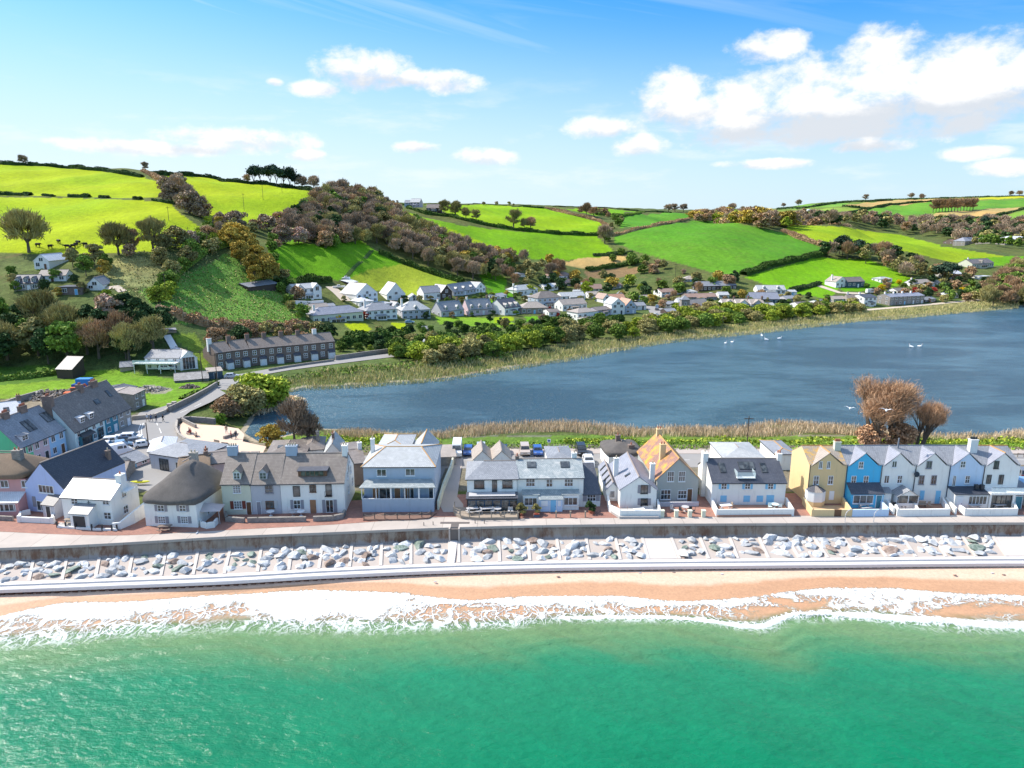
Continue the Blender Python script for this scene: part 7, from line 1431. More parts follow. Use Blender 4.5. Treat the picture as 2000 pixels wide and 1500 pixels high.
for i,x in enumerate([913,937,962,995,999]): gchair(x,1002.5,.3*i-1,'pale wooden chair on the timber deck, %s from the left'%['first','second','third','fourth','fifth'][i],PN['pgrey'],.5,'chairs on the timber deck')
def potplant(x,y,h,lab,kd='dark',form='shrub',z=.06):
    p=G(x,y,z); t=empty('potted_plant',tuple(p),0,lab,'plant'); b=MB(); b.bar((0,0,0),(0,0,.45),.22,.3,POT,8); b.build('pot',t)
    o=bpy.data.objects.new('foliage',tree_meshes(kd,form,0)[2]); col.objects.link(o); o.parent=t; o.location=(0,0,.35); o.scale=(h,h,h); return t
potplant(1019,1007,1.6,'potted spiky plant at the right corner of the deck','olive'); potplant(1048,1005,1.3,'potted plant left of the pale blue porch','olive'); potplant(1153,1002,1.5,'dark potted shrub before the side extension','dark'); potplant(1158,1003,.8,'small potted shrub beside the dark one','dark')
for i,x in enumerate([978,1012,1086,1114,1143]):
    p=G(x,1012.5 if x<1013 else 1010.5); b=MB(); b.box(p.x-.1,p.x+.1,p.y-.1,p.y+.1,0,1.05,WD); b.box(p.x-.13,p.x+.13,p.y-.13,p.y+.13,1.05,1.1,WD); tag(b.build('bollard'),'%s square wooden post along the path before the pale slate pair'%['first','second','third','fourth','fifth'][i],'bollard','wooden posts before the slate roofed pair')
p=G(1048,1010); b=MB(); b.box(p.x-.45,p.x+.45,p.y-.2,p.y+.2,0,.45,PN['navy']); b.box(p.x-.38,p.x+.38,p.y-.13,p.y+.13,.45,.6,L['red']); tag(b.build('planter'),'blue planter with red flowers beside the path','planter')
p=G(1168,1006); b=MB()
for sx in(-.45,.45):
    for k in range(10): a0,a1=k*.6283,(k+1)*.6283; b.bar((p.x+sx+.33*math.cos(a0),p.y,.33+.33*math.sin(a0)),(p.x+sx+.33*math.cos(a1),p.y,.33+.33*math.sin(a1)),.02,.02,GUT,4,False)
for a,c in (((-.45,.33),(-.1,.75)),((-.1,.75),(.35,.8)),((-.05,.3),(.35,.8)),((-.45,.33),(-.05,.3)),((.45,.33),(.33,.95)),((-.12,.3),(-.2,.85))): b.bar((p.x+a[0],p.y,a[1]),(p.x+c[0],p.y,c[1]),.025,.025,GUT,4)
tag(b.build('bicycle'),'dark bicycle parked on the path near the white walled terrace','bicycle')
# white walled terrace of the beach cottage
sheet('terrace','terrace of the beach cottage',[(1189,983),(1193,998),(1210,1009),(1287,1009),(1284,991),(1281,992),(1211,993)],TERG,.4,th=.4); wallrun('garden_wall','tall smooth white wall round the beach cottage terrace',[(1186,976),(1190,999),(1211,1010),(1288,1010),(1284,988)],1.15,.3,WW)
table_set(1248,1003,'long pale table on the white walled terrace','long',PN['white'],.5); gchair(1228,1002,1.4,'wooden armchair at the left of the white walled terrace',PN['oak'],.5,None); bench(1265,1000,0,'low bench by the cottage wall on the white walled terrace',PN['pgrey'],.5)
for i,x in enumerate([1293,1320.5,1347,1373.5]): 
    p=G(x,1009); b=MB(); b.box(p.x-.28,p.x+.28,p.y-.28,p.y+.28,-.2,1.05,WL['cream']); b.box(p.x-.34,p.x+.34,p.y-.34,p.y+.34,1.05,1.13,WL['cream']); tag(b.build('gate_pillar'),'%s cream square pillar before the grey gabled house'%['first','second','third','fourth'][i],'pillar','cream pillars before the grey gabled house')
wallrun('garden_wall','low cream wall under the grey gabled house',[(1281,989),(1364,988)],.7,.3,WL['lgrey'])
table_set(1338,998,'round metal table on the paving before the grey gabled house','round',PN['pgrey']); 
for i,(x,y) in enumerate([(1312,998),(1316,1000),(1330,1001),(1347,999),(1354,1002)]): gchair(x,y,i*1.1,'thin metal chair before the grey gabled house, %s from the left'%['first','second','third','fourth','fifth'][i],PN['pgrey'] if i<2 else PN['dark'],.06,'chairs before the grey gabled house')
wallrun('garden_wall','white wall round the terrace of the shuttered house',[(1388,984),(1400,1008),(1548,1006.5),(1534,984)],1.1,.3,WW); sheet('terrace','terracotta terrace of the shuttered house',[(1390,986),(1401,1007),(1546,1005.5),(1533,986)],TER,.3,th=.3)
table_set(1417,995,'white table on the left of the shuttered house terrace','long',PN['white'],.35); gchair(1404,992,1.2,'wooden recliner left of the white terrace table',WD,.35,None); gchair(1427,992,-1.2,'wooden recliner right of the white terrace table',WD,.35,None); table_set(1513,993,'round table with pale green cover at the right of the terrace','round',WL['mint'],.35)
for i,x in enumerate([1504,1523]): gchair(x,994,i*3,'pale green chair %s of the covered round table'%['left','right'][i],WL['mint'],.35,None)
# front gardens of the terrace
wallrun('garden_wall','mustard wall round the front garden of the mustard house',[(1568,984),(1586,1008),(1628,1008)],1.1,.3,WL['yellow']); wallrun('garden_wall','right part of the mustard garden wall beside its brown gate',[(1642,1008),(1661,1008),(1645,984)],1.1,.3,WL['yellow']); sheet('terrace','sandy paved garden before the mustard house',[(1572,987),(1587,1006),(1660,1006),(1645,987)],PSM,.12)
p=G(1635,1008.3); b=MB(); b.box(p.x-.55,p.x+.55,p.y-.05,p.y+.05,0,1.15,PN['brown']); tag(b.build('gate'),'brown wooden gate in the mustard garden wall','gate')
wallrun('garden_wall','pale blue wall round the front garden of the blue house',[(1663,1008),(1716,1007.5),(1734,1007)],1.1,.3,WL['pblue']); wallrun('garden_wall','pale blue side wall between blue and white house gardens',[(1712,984),(1733,1006)],1.2,.3,WL['pblue'])
wallrun('garden_wall','white wall before the two middle white terrace houses',[(1748,998),(1753,1007.5),(1852,1006.5),(1840,984)],1.1,.3,WW); wallrun('garden_wall','white side wall left of the middle white gardens',[(1727,984),(1745,1005)],1.1,.28,WW); wallrun('garden_wall','white side wall between the two middle white gardens',[(1778,984),(1792,1005)],1.0,.25,WW)
sheet('terrace','brown decked garden of the white house with the pale blue door',[(1781,986),(1794,1004),(1850,1004),(1838,986)],TER,.15); wallrun('garden_wall','white front wall of the pale blue tinted house garden',[(1873,999),(1884,1006.5),(1932,1006.3)],1.1,.3,WW); wallrun('garden_wall','white front wall of the right end house garden',[(1932.5,1006.3),(1984,1005.6),(1978,992)],1.1,.3,WW); wallrun('garden_wall','white side wall between the fourth and fifth gardens',[(1846,984),(1866,1005)],1.1,.28,WW)
sheet('terrace','grey paved garden of the right end house',[(1913,986),(1932,1004),(1983,1004),(1978,986)],TERG,.12)
table_set(1687,993,'pale picnic table before the blue house','picnic',PN['pgrey']); table_set(1903,995,'large picnic table before the pale blue tinted house','picnic',PN['pgrey']); table_set(1951,994,'small picnic table before the right end house','picnic',PN['pgrey']); bench(1799,990,0,'wooden bench under the pale blue shutter',WD,.2); gchair(1816,991,.2,'wooden chair beside the bench under the pale blue shutter',WD,.2,None)
for i,x in enumerate([1746,1752,1760,1766]): gchair(x,993,.3*i,'dark chair before the gabled glass porch, %s from the left'%['first','second','third','fourth'][i],PN['dark'],.06,'dark chairs before the glass porch')
# two hooped tubes on the promenade
for i,x in enumerate([1650,1706]):
    p=G(x,1020,.05); b=MB(); prev=Vector((0,0,0)); pts=[(0,0,0),(0,0,1.2)]+[(1.0-1.0*math.cos(a),0,1.2+.75*math.sin(a)) for a in (.4,.8,1.2,1.6,1.9)]
    for k in range(len(pts)-1): b.bar(pts[k],pts[k+1],.06,.06,PN['pgrey'],6)
    o=b.build('hooped_handrail'); o.location=p; o.rotation_euler=(0,0,.35); tag(o,'%s curved pale metal hoop on the edge of the promenade'%['left','right'][i],'railing','hoops on the promenade')
# opening of the beach stairs: dark box and sheet painted as its shade
b=MB(); x0,x1=gx(880,1031,0),gx(895,1031,0); y=float(WALL([x0])[0]); b.box(x0,x1,y-.5,y-.06,-2.6,-.02,plain('stair gap shade',(0.13,0.11,0.10),.7,.3)); b.box(x0-.25,x0-.01,y-.62,y-.03,-2.3,.12,CONC); b.box(x1+.01,x1+.25,y-.62,y-.03,-2.3,.12,CONC); b.build('stair_opening',seawall)
b=MB(); p=G(860,1021,.07); q=G(917,1021,.07); b.box(p.x,q.x,p.y-.3,p.y+.3,.06,.085,_mc['stair gap shade']); b.box(x0,x1,y,p.y-.3,.06,.085,_mc['stair gap shade']); b.build('stair_gap_dark_sheet',seawall)
for i,(x,y_) in enumerate([(828,1026.5),(846,1025),(928,1022),(946,1022.5)]): p=G(x,y_,.05); b=MB(); b.bar((0,0,0),(0,0,.55),.06,.05,GUT,5); o=b.build('bollard'); o.location=p; tag(o,'short black bollard %s of the beach stairs'%['far left','left','right','far right'][i],'bollard','black bollards near the beach stairs')
# ---------------------------------------------------------------- vehicles
TYRE=plain('tyre rubber',(0.02,0.02,0.02),.8,.1); RIM=plain('wheel rim',(0.4,0.4,0.42),.35,.05,metal=.8); LAMP=plain('headlamp',(0.75,0.75,0.72),.2,.02); TAIL=plain('tail lamp',(0.35,0.01,0.01),.3,.02)
CARP={k:plain('car paint '+k,c,.25,.03,spec=.7) for k,c in dict(white=(.78,.79,.8),blue=(.03,.10,.33),silver=(.42,.46,.5),navy=(.02,.03,.06),black=(.02,.02,.022),tan=(.48,.40,.34),sblue=(.22,.36,.52),red=(.4,.03,.02),grey=(.16,.17,.19)).items()}
CARS={}
def car_meshes(kind,paint):
    k=(kind,paint)
    if k in CARS: return CARS[k]
    if kind=='van': L_,w,h=5.6,2.0,2.5; prof=[(-2.8,.35),(2.75,.35),(2.8,1.05),(2.15,1.35),(1.45,2.35),(1.2,2.5),(-2.7,2.5),(-2.8,2.3)]; gl=[((1.62,2.18),(2.14,1.42))]; side=[(-.2,.9,1.5,2.1),(1.0,1.6,1.45,2.0)]
    elif kind=='suv': L_,w,h=4.6,1.9,1.75; prof=[(-2.25,.4),(2.2,.4),(2.25,.95),(1.2,1.1),(.55,1.68),(.3,1.75),(-1.9,1.75),(-2.2,1.1)]; gl=[((.62,1.64),(1.16,1.14)),((-1.94,1.66),(-2.17,1.16))]; side=[(-1.75,-.75,1.12,1.6),(-.65,.45,1.12,1.6)]
    else: L_,w,h=4.2,1.8,1.45; prof=[(-2.05,.35),(2.05,.35),(2.1,.75),(1.1,.95),(.4,1.4),(.1,1.46),(-1.4,1.42),(-2.0,.95)]; gl=[((.48,1.36),(1.06,.98)),((-1.46,1.36),(-1.92,1.0))]; side=[(-1.3,-.5,.97,1.34),(-.42,.35,.97,1.34)]
    P=CARP[paint]; b=MB(); hw=w/2; n=len(prof)
    def wd(z): return hw*(1-.16*max(0,(z-.9)/(h-.9))) if z>.9 else hw
    R_=[(x,-wd(z),z) for x,z in prof]; Lf=[(x,wd(z),z) for x,z in prof]
    b.poly(R_,P); b.poly(Lf[::-1],P)
    for i in range(n): j=(i+1)%n; b.poly([R_[j],R_[i],Lf[i],Lf[j]],P)
    body=b.build('body'); b=MB()
    for (x0,z0),(x1,z1) in gl:
        s=1 if x1>x0 else -1; o_=.02*s; y0,y1=wd(z0)-.1,wd(z1)-.08; q=[(x0+o_,-y0,z0+.02),(x1+o_,-y1,z1+.02),(x1+o_,y1,z1+.02),(x0+o_,y0,z0+.02)]; b.poly(q if s>0 else q[::-1],GLASS)
    for x0,x1,z0,z1 in side:
        for s in(-1,1):
            q=[(x0,s*(wd(z0)+.012),z0),(x1,s*(wd(z0)+.012),z0),(x1-.05,s*(wd(z1)+.012),z1),(x0+.08,s*(wd(z1)+.012),z1)]; b.poly(q if s<0 else q[::-1],GLASS)
    win=b.build('windows'); r=.34 if kind!='sedan' else .31; b=MB(); b.bar((0,-.11,0),(0,.11,0),r,r,TYRE,14); wh=b.build('wheel'); b=MB(); b.bar((0,-.125,0),(0,.125,0),r*.6,r*.6,RIM,10); rim=b.build('rim')
    b=MB(); b.box(-.04,.04,-.2,.2,-.08,.08,LAMP); hl=b.build('headlight'); b=MB(); b.box(-.04,.04,-.16,.16,-.1,.1,TAIL); tl=b.build('tail_light')
    r_=(body.data,win.data,wh.data,rim.data,hl.data,tl.data,L_,w,r)
    for o in (body,win,wh,rim,hl,tl): bpy.data.objects.remove(o)
    CARS[k]=r_; return r_
def car(x,y,rz,kind,paint,lab,grp=None,z=.07,flat=True,name=None):
    me=car_meshes(kind,paint); p=G(x,y,z) if flat else Vector(tp(x,y))+Vector((0,0,.15)); t=empty(name or {'van':'parked_van'}.get(kind,'parked_car'),tuple(p),rz,lab,'van' if kind=='van' else 'car',grp); L_,w,r=me[6:]
    def ch(nm,m,loc,par=t): o=bpy.data.objects.new(nm,m); col.objects.link(o); o.parent=par; o.location=loc; return o
    ch('body',me[0],(0,0,0)); ch('windows',me[1],(0,0,0))
    for sx in(-1,1):
        for sy in(-1,1): wh=ch('wheel',me[2],(sx*L_*.3,sy*(w/2-.1),r)); ch('rim',me[3],(0,0,0),wh)
    for sy in(-1,1): ch('headlight',me[4],(L_/2-.06,sy*(w/2-.32),.72)); ch('tail_light',me[5],(-L_/2+.06,sy*(w/2-.25),.85))
    return t
q=R(-88); g1='cars parked nose to the verge behind the front row'
car(893,886,q,'van','white','white van at the left end of the parked row on the verge',g1); car(914.5,885.5,q,'sedan','blue','bright blue small car between the white van and the silver one',g1); car(939.5,885,q,'suv','silver','silver blue car parked third in the verge row',g1); car(983,885,q,'sedan','navy','dark navy car parked alone with a long shadow',g1)
car(1025,885,q,'suv','tan','pale tan four wheel drive parked on the verge',g1); car(1050,885.5,q,'sedan','blue','blue car parked right of the tan one',g1); car(1135,885,q,'suv','black','black car parked alone near the thatched cottage',g1); car(1149,905,q,'sedan','white','white car in the yard behind the pale slate house')
g2='vehicles packed in the street car park'
for x,y,rz,k,pt,lab in [(181,892,.15,'suv','white','white car at the front left of the street car park'),(201,884,.2,'sedan','white','white car behind the front left one'),(209,877,.25,'suv','white','large white car in the middle left of the car park'),(231,889,.75,'van','white','tall white camper van at the front of the car park'),(223,867,.3,'suv','white','white car behind the large white car'),(240,872,.5,'sedan','sblue','pale blue car behind the camper van'),(249,864,.3,'sedan','navy','dark blue car near the back of the car park'),(239,861,.3,'sedan','white','white car near the back left of the car park'),(257,860,.2,'suv','white','white car at the back of the car park'),(266,866,.4,'sedan','grey','dark grey car at the right of the car park'),(281,872,.5,'sedan','white','white car by the roadside pole')]: car(x,y,rz,k,pt,lab,g2).scale=(.9,.9,.95)
car(453,739,.2,'sedan','silver','silver car by the blue garage',flat=False); car(327,724,.1,'suv','white','white car on the drive of the modern house',flat=False); car(848,690,.3,'suv','sblue','pale blue car by the lakeside wall',flat=False) if False else None
car(1280,618,.6,'sedan','white','white car in the churchyard parking',flat=False); car(1284,601,1.3,'sedan','sblue','blue car in the lane above the church',flat=False); car(1283,606,1.3,'sedan','grey','grey car in the lane by the church',flat=False); car(1700,573,.2,'van','white','white van above the far stone terrace',flat=False); car(964,584,.3,'suv','blue','blue car by the three dormer house',flat=False); car(1390,577,.2,'sedan','white','white car before the dark barn conversion',flat=False); car(800,632,.2,'sedan','sblue','pale blue car in the village gardens',flat=False)
car(1992,962,1.4,'van','sblue','blue and white camper at the right edge beside the end house'); car(1992,930,1.4,'suv','grey','grey car at the right edge behind the camper')
# excavator, blue container, rubble behind the street
def at3(px,py): return Vector(tp(px,py))
p=at3(169,767); b=MB(); 
for i in range(12): b.box(-3+i*.5,-2.55+i*.5,-1.25,-1.2,.1,2.4,CARP['blue'])
b.box(-3,3,-1.2,1.2,0,2.5,CARP['blue']); b.box(-1.9,1.7,-1.1,1.1,2.52,3.9,plain('blue tarpaulin',(0.03,0.22,0.55),.6,.15)); o=b.build('storage_container'); o.location=p; o.rotation_euler=(0,0,.05); tag(o,'dark blue steel container with a bright blue load on top','container')
OR=plain('orange machine paint',(0.55,0.12,0.03),.5,.1); p=at3(140,778); t=empty('excavator',tuple(p),.3,'orange tracked excavator working beside the rubble','excavator'); b=MB()
for s in(-1,1): b.box(-1.6,1.6,s*1.0-.25,s*1.0+.25,0,.7,TYRE)
b.build('track',t); b=MB(); b.box(-1.5,1.2,-1.1,1.1,.8,1.7,OR); b.box(-.1,1.0,.2,1.1,1.7,2.6,GLASS); b.box(-.15,1.05,.15,1.15,2.6,2.7,OR); b.build('body',t); b=MB(); b.bar((1,0,1.4),(3.4,0,3.6),.25,.2,OR,4); b.bar((3.4,0,3.6),(4.4,0,1.4),.18,.14,OR,4); b.build('arm',t); b=MB(); b.box(4.1,4.9,-.4,.4,.7,1.4,GUT); b.build('bucket',t)
def pile(px,py,r,h,m,lab,n=160,name='rubble_heap',bars=True,flat=False):
    p=G(px,py,0) if flat else at3(px,py); rs=random.Random(int(px)); b=MB()
    for i in range(n):
        a=rs.uniform(0,6.3); d=r*math.sqrt(rs.random()); z=h*max(0,1-d/r)*rs.uniform(.2,1); c=Vector((d*math.cos(a),d*math.sin(a)*.7,z)); s=rs.uniform(.1,.4)
        if bars and rs.random()<.45: e=Vector((rs.uniform(-1,1),rs.uniform(-1,1),rs.uniform(-.2,.3)))*rs.uniform(.8,1.8); b.bar(c-e,c+e,.07,.07,rs.choice(m),4)
        else: M=Matrix.Translation(c)@Matrix.Rotation(rs.uniform(0,3),4,(rs.random(),rs.random(),.5)); b.box(-s,s,-s*.7,s*.7,-s*.6,s*.6,rs.choice(m),M)
    o=b.build(name); o.location=p; return tag(o,lab,'heap')
pile(98,775,7,2.4,[WD,ST,WL['pstone'],WL['timber']],'large heap of timber and rubble behind the street houses',260); pile(122,768,4,1.4,[WD,ST,WL['brick']],'smaller heap of rubble beside the blue container',120); pile(288,762,5,1.2,[ST,WL['pstone']],'grey stone heap beyond the derelict stone house',150,bars=False); pile(370,757,2.5,1.3,[WL['brick']],'brown earth heap near the road wall',90,bars=False)
# ---------------------------------------------------------------- people, on the street and the lake beach
SKIN=plain('skin',(0.5,0.3,0.22),.6,.05); CLO={k:plain('cloth '+k,c,.9,.1) for k,c in dict(dark=(.03,.035,.05),blue=(.06,.12,.25),grey=(.25,.25,.27),red=(.35,.05,.04),tan=(.4,.3,.2),white=(.65,.65,.65),black=(.02,.02,.02)).items()}
def person(x,y,rz,top,leg,lab,pose='walk',z=.08,ph=0):
    p=G(x,y,z); t=empty('person',tuple(p),rz,lab,'person'); sit=pose=='sit'; hz0=.92 if not sit else .48; st_=.28*math.sin(1+ph)
    J=[(0,0,hz0),(0,.02,hz0+.25),(0,0,hz0+.5),(0,0,hz0+.6),(0,-.02,hz0+.74)]; Rr=[.15,.14,.17,.06,.11]; E=[(0,1),(1,2),(2,3),(3,4)]
    def add(p_,r,par): J.append(p_); Rr.append(r); E.append((par,len(J)-1)); return len(J)-1
    for s in(-1,1):
        a=add((s*.2,0,hz0+.48),.075,2); e=add((s*.27,s*st_*.4+(-.1 if sit else 0),hz0+.2),.05,a); hnd=add((s*.26,s*st_*.8-(.3 if sit else .08),hz0-.02+(.1 if sit else 0)),.035,e); add((s*.25,s*st_*.8-(.38 if sit else .1),hz0-.1+(.1 if sit else 0)),.03,hnd)
        hp=add((s*.1,0,hz0-.05),.1,0)
        if sit: k=add((s*.12,-.45,hz0),.08,hp); an=add((s*.12,-.5,.08),.05,k)
        else: k=add((s*.1,-s*st_*.7-.04,.48),.075,hp); an=add((s*.1,-s*st_*1.3+.02,.07),.045,k)
        add((s*.11,J[an][1]-.16,.04),.04,an)
    me=bpy.data.meshes.new('body'); me.from_pydata(J,E,[]); o=bpy.data.objects.new('body',me); col.objects.link(o); o.parent=t
    md=o.modifiers.new('skin','SKIN')
    for i,v in enumerate(me.skin_vertices[0].data if me.skin_vertices else []): v.radius=(Rr[i],Rr[i])
    if not me.skin_vertices: pass
    o.modifiers.new('sub','SUBSURF').levels=1; dg=bpy.context.evaluated_depsgraph_get(); nm=bpy.data.meshes.new_from_object(o.evaluated_get(dg)); o.modifiers.clear(); o.data=nm; nm.materials.clear()
    for m in (SKIN,CLO[top],CLO[leg]): nm.materials.append(m)
    for f in nm.polygons: zc=f.center.z; f.material_index=0 if zc>hz0+.57 or (abs(f.center.x)>.2 and zc<hz0+.05 and zc>.3) else (1 if zc>hz0-.02 else 2); f.use_smooth=True
    b=MB(); c=Vector((0,.01,hz0+.79)); b.bar(c+Vector((0,0,-.04)),c+Vector((0,0,.05)),.115,.09,CLO['dark'] if ph%2 else WL['brick'],8); b.build('hair',t)
    b=MB(); b.box(-.05,-.025,-.14,-.12,hz0+.75,hz0+.77,GUT); b.box(.025,.05,-.14,-.12,hz0+.75,hz0+.77,GUT); b.box(-.015,.015,-.16,-.12,hz0+.70,hz0+.74,SKIN); b.box(-.03,.03,-.135,-.12,hz0+.665,hz0+.675,PN['red']); b.build('face',t)
    return t
for i,(x,y,rz,tp_,lg,lab) in enumerate([(288,823,1.2,'white','tan','leftmost of four walkers at the road junction, in pale clothes'),(295.5,823.5,1.4,'blue','dark','second walker at the road junction, in a blue top'),(305.5,824,1.3,'dark','grey','third walker at the road junction, in a dark top'),(319,823.5,1.5,'black','black','rightmost walker at the road junction, all in black'),(442.5,846,.3,'tan','grey','person in tan standing at the back of the lake sand'),(452,857,2.0,'red','dark','person in a red top near the middle of the lake sand'),(461,857,2.6,'dark','dark','person in dark clothes at the lake edge of the sand')]): person(x,y,rz,tp_,lg,lab,ph=i)
for i,(x,y,rz,m,lab) in enumerate([(371,846,-1.0,None,'bench by the curved wall with two people on it'),(382,852,-1.0,WL['brick'],'empty brown bench on the left of the lake sand'),(422,868,-.5,None,'bench at the front of the lake sand'),(438,873,-.3,None,'second bench at the front of the lake sand')]): bench(x,y,rz,lab,m or WD,.08)
person(370,846.5,-1.0,'dark','blue','left of two people sitting on the lake sand bench','sit',ph=3); person(372.3,848,-1.0,'red','dark','right of two people sitting on the lake sand bench','sit',ph=4)
# curved stone walls by the lake corner and the roads
wallrun('stone_wall','curved low stone wall between the road and the lake sand',[(346,826),(344,840),(349,852),(363,862),(395,874),(425,881),(455,885)],.75,.45,WL['pstone']); wallrun('stone_wall','stone wall of the old ramp beside the lake sand',[(347,824),(355,822),(372,831),(383,836)],.8,.4,ST); wallrun('stone_wall','dark low stone wall above the lake ramp',[(350,822),(372,820),(402,822),(420,824)],.8,.5,ST)
wallrun('stone_wall','low stone wall along the lake end of the sand',[(437,857.5),(458,851),(461,846)],.6,.4,ST); wallrun('stone_wall','pale stone wall curving past the derelict stone house',[(258,820),(300,816),(322,808),(330,800)],.9,.5,WL['pstone']); wallrun('stone_wall','tall ivy topped stone wall along the road to the lake',None,1.5,.5,ST,P=[at3(x,y) for x,y in [(331,806),(352,796),(378,783),(405,768),(424,756)]]); 
for i,(x,y) in enumerate([(332,802),(341,798)]): p=at3(x,y); b=MB(); b.box(p.x-.4,p.x+.4,p.y-.4,p.y+.4,p.z-.5,p.z+1.6,WL['pstone']); b.box(p.x-.5,p.x+.5,p.y-.5,p.y+.5,p.z+1.6,p.z+1.75,WL['pstone']); tag(b.build('gate_pillar'),'%s stone gate pillar at the field entrance'%['left','right'][i],'pillar')
wallrun('stone_wall','low stone wall before the brown stone terrace',None,.8,.4,ST,P=[at3(x,y) for x,y in [(525,725),(560,719),(600,713),(652,706)]]); wallrun('stone_wall','stone wall along the lakeside road right of the terrace',None,1.6,.5,ST,P=[at3(x,y) for x,y in [(655,704),(690,699),(725,694),(757,690)]]); wallrun('garden_wall','tall white retaining wall under the twin gabled house',None,2.2,.4,WW,P=[at3(x,y) for x,y in [(577,597),(605,598),(632,596)]])
wallrun('stone_wall','pair of rough stone planters near the lake sand',[(470,889),(486,889.5)],.7,.9,ST); wallrun('stone_wall','second rough stone planter near the lake sand',[(489,889.5),(507,889)],.7,.9,ST); wallrun('stone_wall','stone wall on the right of the lane beside the verandah house',[(856,996),(866,960),(880,925),(889,893)],1.5,.3,WL['cream']); wallrun('stone_wall','ruined stone yard wall behind the street houses',None,1.6,.5,ST,P=[at3(x,y) for x,y in [(0,800),(40,785),(85,772)]])
wallrun('picket_fence','white fence panel before the blue street house',[(128,893),(143,888)],1.0,.15,WW,cat='fence')
# poles, lamps, signs
def pole(px,py,h,lab,flat=False,arm=True,grp=None,r=.13):
    p=G(px,py,0) if flat else at3(px,py); t=empty('utility_pole',tuple(p),0,lab,'pole',grp); b=MB(); b.bar((0,0,-.5),(0,0,h),r,r*.7,WL['timber'],5); b.build('pole',t)
    if arm: b=MB(); b.box(-.9,.9,-.06,.06,h-.6,h-.45,WL['timber']); b.build('cross_arm',t)
    return t
for px,py,h,lab in [(477,411,10,'left wooden pole in the right upper meadow'),(514,390,10,'middle wooden pole in the right upper meadow'),(551,376,10,'right wooden pole in the right upper meadow'),(330,432,7,'pole in the middle of the left meadow'),(369,470,6,'pole near the right corner of the left meadow'),(325,583,9,'pole standing in the rough field'),(396,745,9,'pole beside the long barn'),(425,752,9,'pole by the road beside the blue garage'),(1319,540,8,'pole on the slope left of the black barn'),(1003,590,9,'pole beside the white villa'),(1270,590,8,'pole in the upper village left of the church'),(1384,400,12,'mast')][:-1]: pole(px,py,h,lab)
pole(291,877,5.5,'slim grey pole at the edge of the street car park',True,False); pole(1458,879,7,'dark pole on the verge behind the shuttered house',True)
p=G(1072,877,0); t=empty('road_sign',tuple(p),0,'small square sign on a post on the verge behind the parked cars','sign'); b=MB(); b.bar((0,0,0),(0,0,2),.04,.04,PN['pgrey'],5); b.build('post',t); b=MB(); b.box(-.35,.35,-.06,-.02,1.4,2.1,PN['white']); b.box(-.22,.22,-.075,-.062,1.55,1.95,CARP['blue']); b.build('panel',t)
for i,x in enumerate([1975,1987,1999]): p=G(x,893,0); b=MB(); b.bar((0,0,0),(0,0,.9),.08,.07,WD,5); b.box(-.1,1.7,-.03,.03,.6,.75,WD); o=b.build('fence'); o.location=p; tag(o,'wooden verge fence panel at the right edge, %s from the left'%['first','second','third'][i],'fence','verge fence at the right edge')
b=MB(); p=G(1147,931); b.box(-1,1,-1,1,0,2,plain('turquoise paint',(0.05,0.50,0.58),.6,.05)); b.slab([(-1.2,-1.2,2),(1.2,-1.2,2),(1.2,0,2.7),(-1.2,0,2.7)],.06,SL['pale']); b.slab([(1.2,1.2,2),(-1.2,1.2,2),(-1.2,0,2.7),(1.2,0,2.7)],.06,SL['pale']); b.box(-.4,.4,-1.04,-.98,0,1.8,PN['white']); o=b.build('beach_hut'); o.location=p; tag(o,'turquoise garden hut behind the side extension','hut')
def kayak(x,y,z,rz,lab):
    p=G(x,y,z); b=MB(); m=plain('yellow kayak',(0.65,0.62,0.02),.4,.05); n=9; pr=None
    for i in range(n+1):
        t_=i/n*2-1; w=.36*math.sqrt(max(0,1-t_*t_))+.01; c=[Vector((t_*1.7,math.cos(a)*w,.25+math.sin(a)*w*.6+.12*t_*t_)) for a in [k*math.pi/4 for k in range(8)]]
        if pr: [b.poly([pr[k],pr[(k+1)%8],c[(k+1)%8],c[k]],m) for k in range(8)]
        pr=c
    b.box(-.4,.4,-.2,.2,.42,.5,GUT); o=b.build('kayak'); o.location=p; o.rotation_euler=(0,0,rz); return tag(o,lab,'kayak')
kayak(212,927,.6,.5,'yellow kayak beside the navy roof'); kayak(274,944,.3,.05,'yellow kayak behind the whitewashed cottage chimney'); 
def boat(px,py,lab,L_=5,m=None,flat=False):
    p=at3(px,py); b=MB(); m=m or PN['white']; n=7; pr=None
    for i in range(n+1):
        t_=i/n; w=1.0*(1-t_**3)+.02; x=-L_/2+L_*t_; c=[Vector((x,-w,1.0+.3*t_)),Vector((x,-w*.6,.45)),Vector((x,0,.3)),Vector((x,w*.6,.45)),Vector((x,w,1.0+.3*t_))]
        if pr: [b.poly([pr[k],c[k],c[k+1],pr[k+1]],m) for k in range(4)]; b.poly([pr[0],pr[4],c[4],c[0]],PN['pgrey'])
        else: b.poly(c,m)
        pr=c
    b.box(-.8,.6,-.6,.6,1.05,1.7,PN['white']); b.box(-.7,.62,-.62,.62,1.35,1.6,GLASS); o=b.build('boat'); o.location=p; o.rotation_euler=(0,0,.3); return tag(o,lab,'boat')
boat(662,563,'white boat laid up on the track above the village',6); boat(676,546,'little white boat at the edge of the bright field',4)
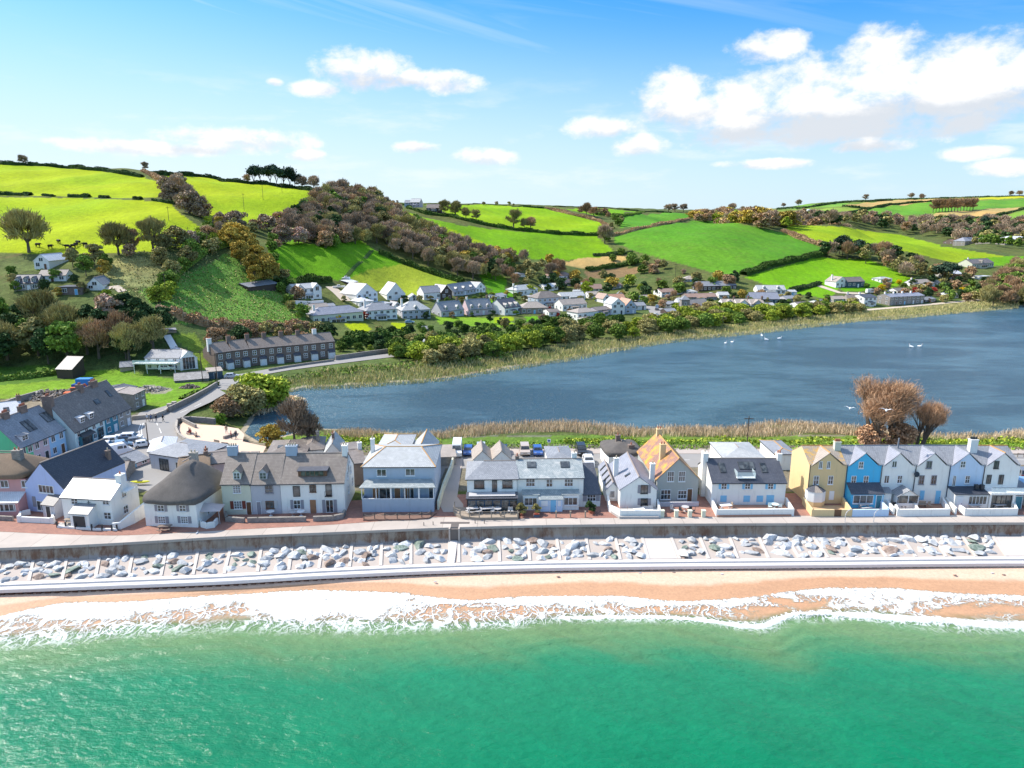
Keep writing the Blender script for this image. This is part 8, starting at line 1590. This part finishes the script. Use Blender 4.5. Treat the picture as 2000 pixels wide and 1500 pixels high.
# cows in the meadow
CB=plain('black hide',(0.012,0.011,0.012),.8,.1)
def cow(px,py,rz,lab):
    p=at3(px,py); b=MB(); b.bar((-.8,0,1.05),(.55,0,1.1),.36,.40,CB,8); b.bar((.5,0,1.15),(.95,0,1.25),.3,.16,CB,7); b.bar((.9,0,1.25),(1.3,0,.95),.15,.09,CB,6); b.bar((-.85,0,1.3),(-1.0,0,.7),.04,.03,CB,4)
    for x in(-.65,.45):
        for y in(-.2,.2): b.bar((x,y,.9),(x,y,0),.12,.06,CB,5)
    for s in(-1,1): b.bar((.95,s*.08,1.35),(.93,s*.25,1.36),.05,.02,CB,4)
    o=b.build('cow'); o.location=p; o.rotation_euler=(0,0,rz); o.scale=(1.25,1.25,1.25); return tag(o,lab,'cow','black cattle grazing in the left meadow')
NTH=['first','second','third','fourth','fifth','sixth','seventh','eighth','ninth','tenth']
for i,(x,y) in enumerate([(75,483),(99,486),(115,476),(131,486),(137,488),(144,485),(149,482),(153,478),(166,482),(169,486)]): cow(x,y,i*1.3,'%s black cow from the left in the left meadow'%NTH[i])
# swans and gulls
def bird(P_,s,lab,fly=False,name='swan'):
    b=MB(); m=PN['white']; b.bar((-.5,0,.12),(.3,0,.2),.12,.24,m,6); b.bar((.3,0,.2),(.5,0,.25),.24,.08,m,6)
    if not fly: b.bar((.4,0,.25),(.55,0,.8),.07,.05,m,5); b.bar((.52,0,.8),(.75,0,.74),.06,.03,PN['oak'],5)
    else:
        for q in(-1,1): b.poly([(.2,q*.1,.25),(-.15,q*.1,.25),(-.2,q*.8,.55),(.1,q*.7,.55)],m); b.poly([(.1,q*.7,.55),(-.2,q*.8,.55),(-.35,q*1.5,.4)],m)
    o=b.build(name); o.location=P_; o.scale=(s,s,s); o.rotation_euler=(0,0,rnd.uniform(0,6)); return tag(o,lab,'bird','white birds on the lake' if not fly else 'gulls flying over the lake')
for i,(x,y) in enumerate([(1355,657),(1417,671),(1430,669),(1488,656),(1497,664),(1780,678),(1796,677),(1522,662)]): bird(gp(x,y,LAKEZ),1.5,'%s white swan from the left on the far lake'%NTH[i])
for i,(x,y,Y) in enumerate([(1660,799,125),(1731,803,110)]): d=ray(x,y); bird(Vector(d)*(Y/d[1])+Vector((0,0,CAMH)),.8,'%s gull flying over the lake before the orange trees'%['left','right'][i],True,'gull')
bird(gp(385,1042,.06),.5,'gull standing on the promenade below the thatched cottage',False,'gull')
# road markings
def mark(pts,w,lab):
    P=[G(x,y,.045) for x,y in pts]; b=MB()
    for i in range(len(P)-1):
        d=(P[i+1]-P[i]).normalized(); n=Vector((-d.y,d.x,0))*w/2; b.poly([P[i]-n,P[i+1]-n,P[i+1]+n,P[i]+n],PAINT)
    o=b.build('road_marking'); return tag(o,lab,'marking',kind='structure')
mark([(275,828),(271,838),(272,850),(280,862)],.14,'inner curved white edge line at the junction'); mark([(280,826),(276,838),(277,850),(286,862)],.14,'outer curved white edge line at the junction')
for i,(a,c) in enumerate([((311,836),(315,846)),((306,826),(308,831)),((352,806),(366,800)),((380,794),(393,788)),((318,852),(324,859))]): mark([a,c],.14,'short white centre line dash on the village road')
def dashes(x0,x1,y,n,lab):
    for i in range(n): mark([(x0+(x1-x0)*i/n,y),(x0+(x1-x0)*(i+.45)/n,y)],.12,lab)
dashes(560,2100,898,40,'white centre line dash on the coast road')
# small stones washed on the beach
for i,(x,y) in enumerate([(1250,1119),(1316,1118),(1410,1121),(1865,1123),(1938,1119),(1960,1122),(850,1136),(1090,1126)]):
    p=gp(x,y,-3.3); o=bpy.data.objects.new('stone',RK['b' if i%2 else 'g'][0]); col.objects.link(o); o.location=p; o.scale=(.22,.2,.16); tag(o,'%s loose stone from the left on the beach below the step'%NTH[i],'stone','loose stones on the upper beach')
print('objects',len(bpy.data.objects))
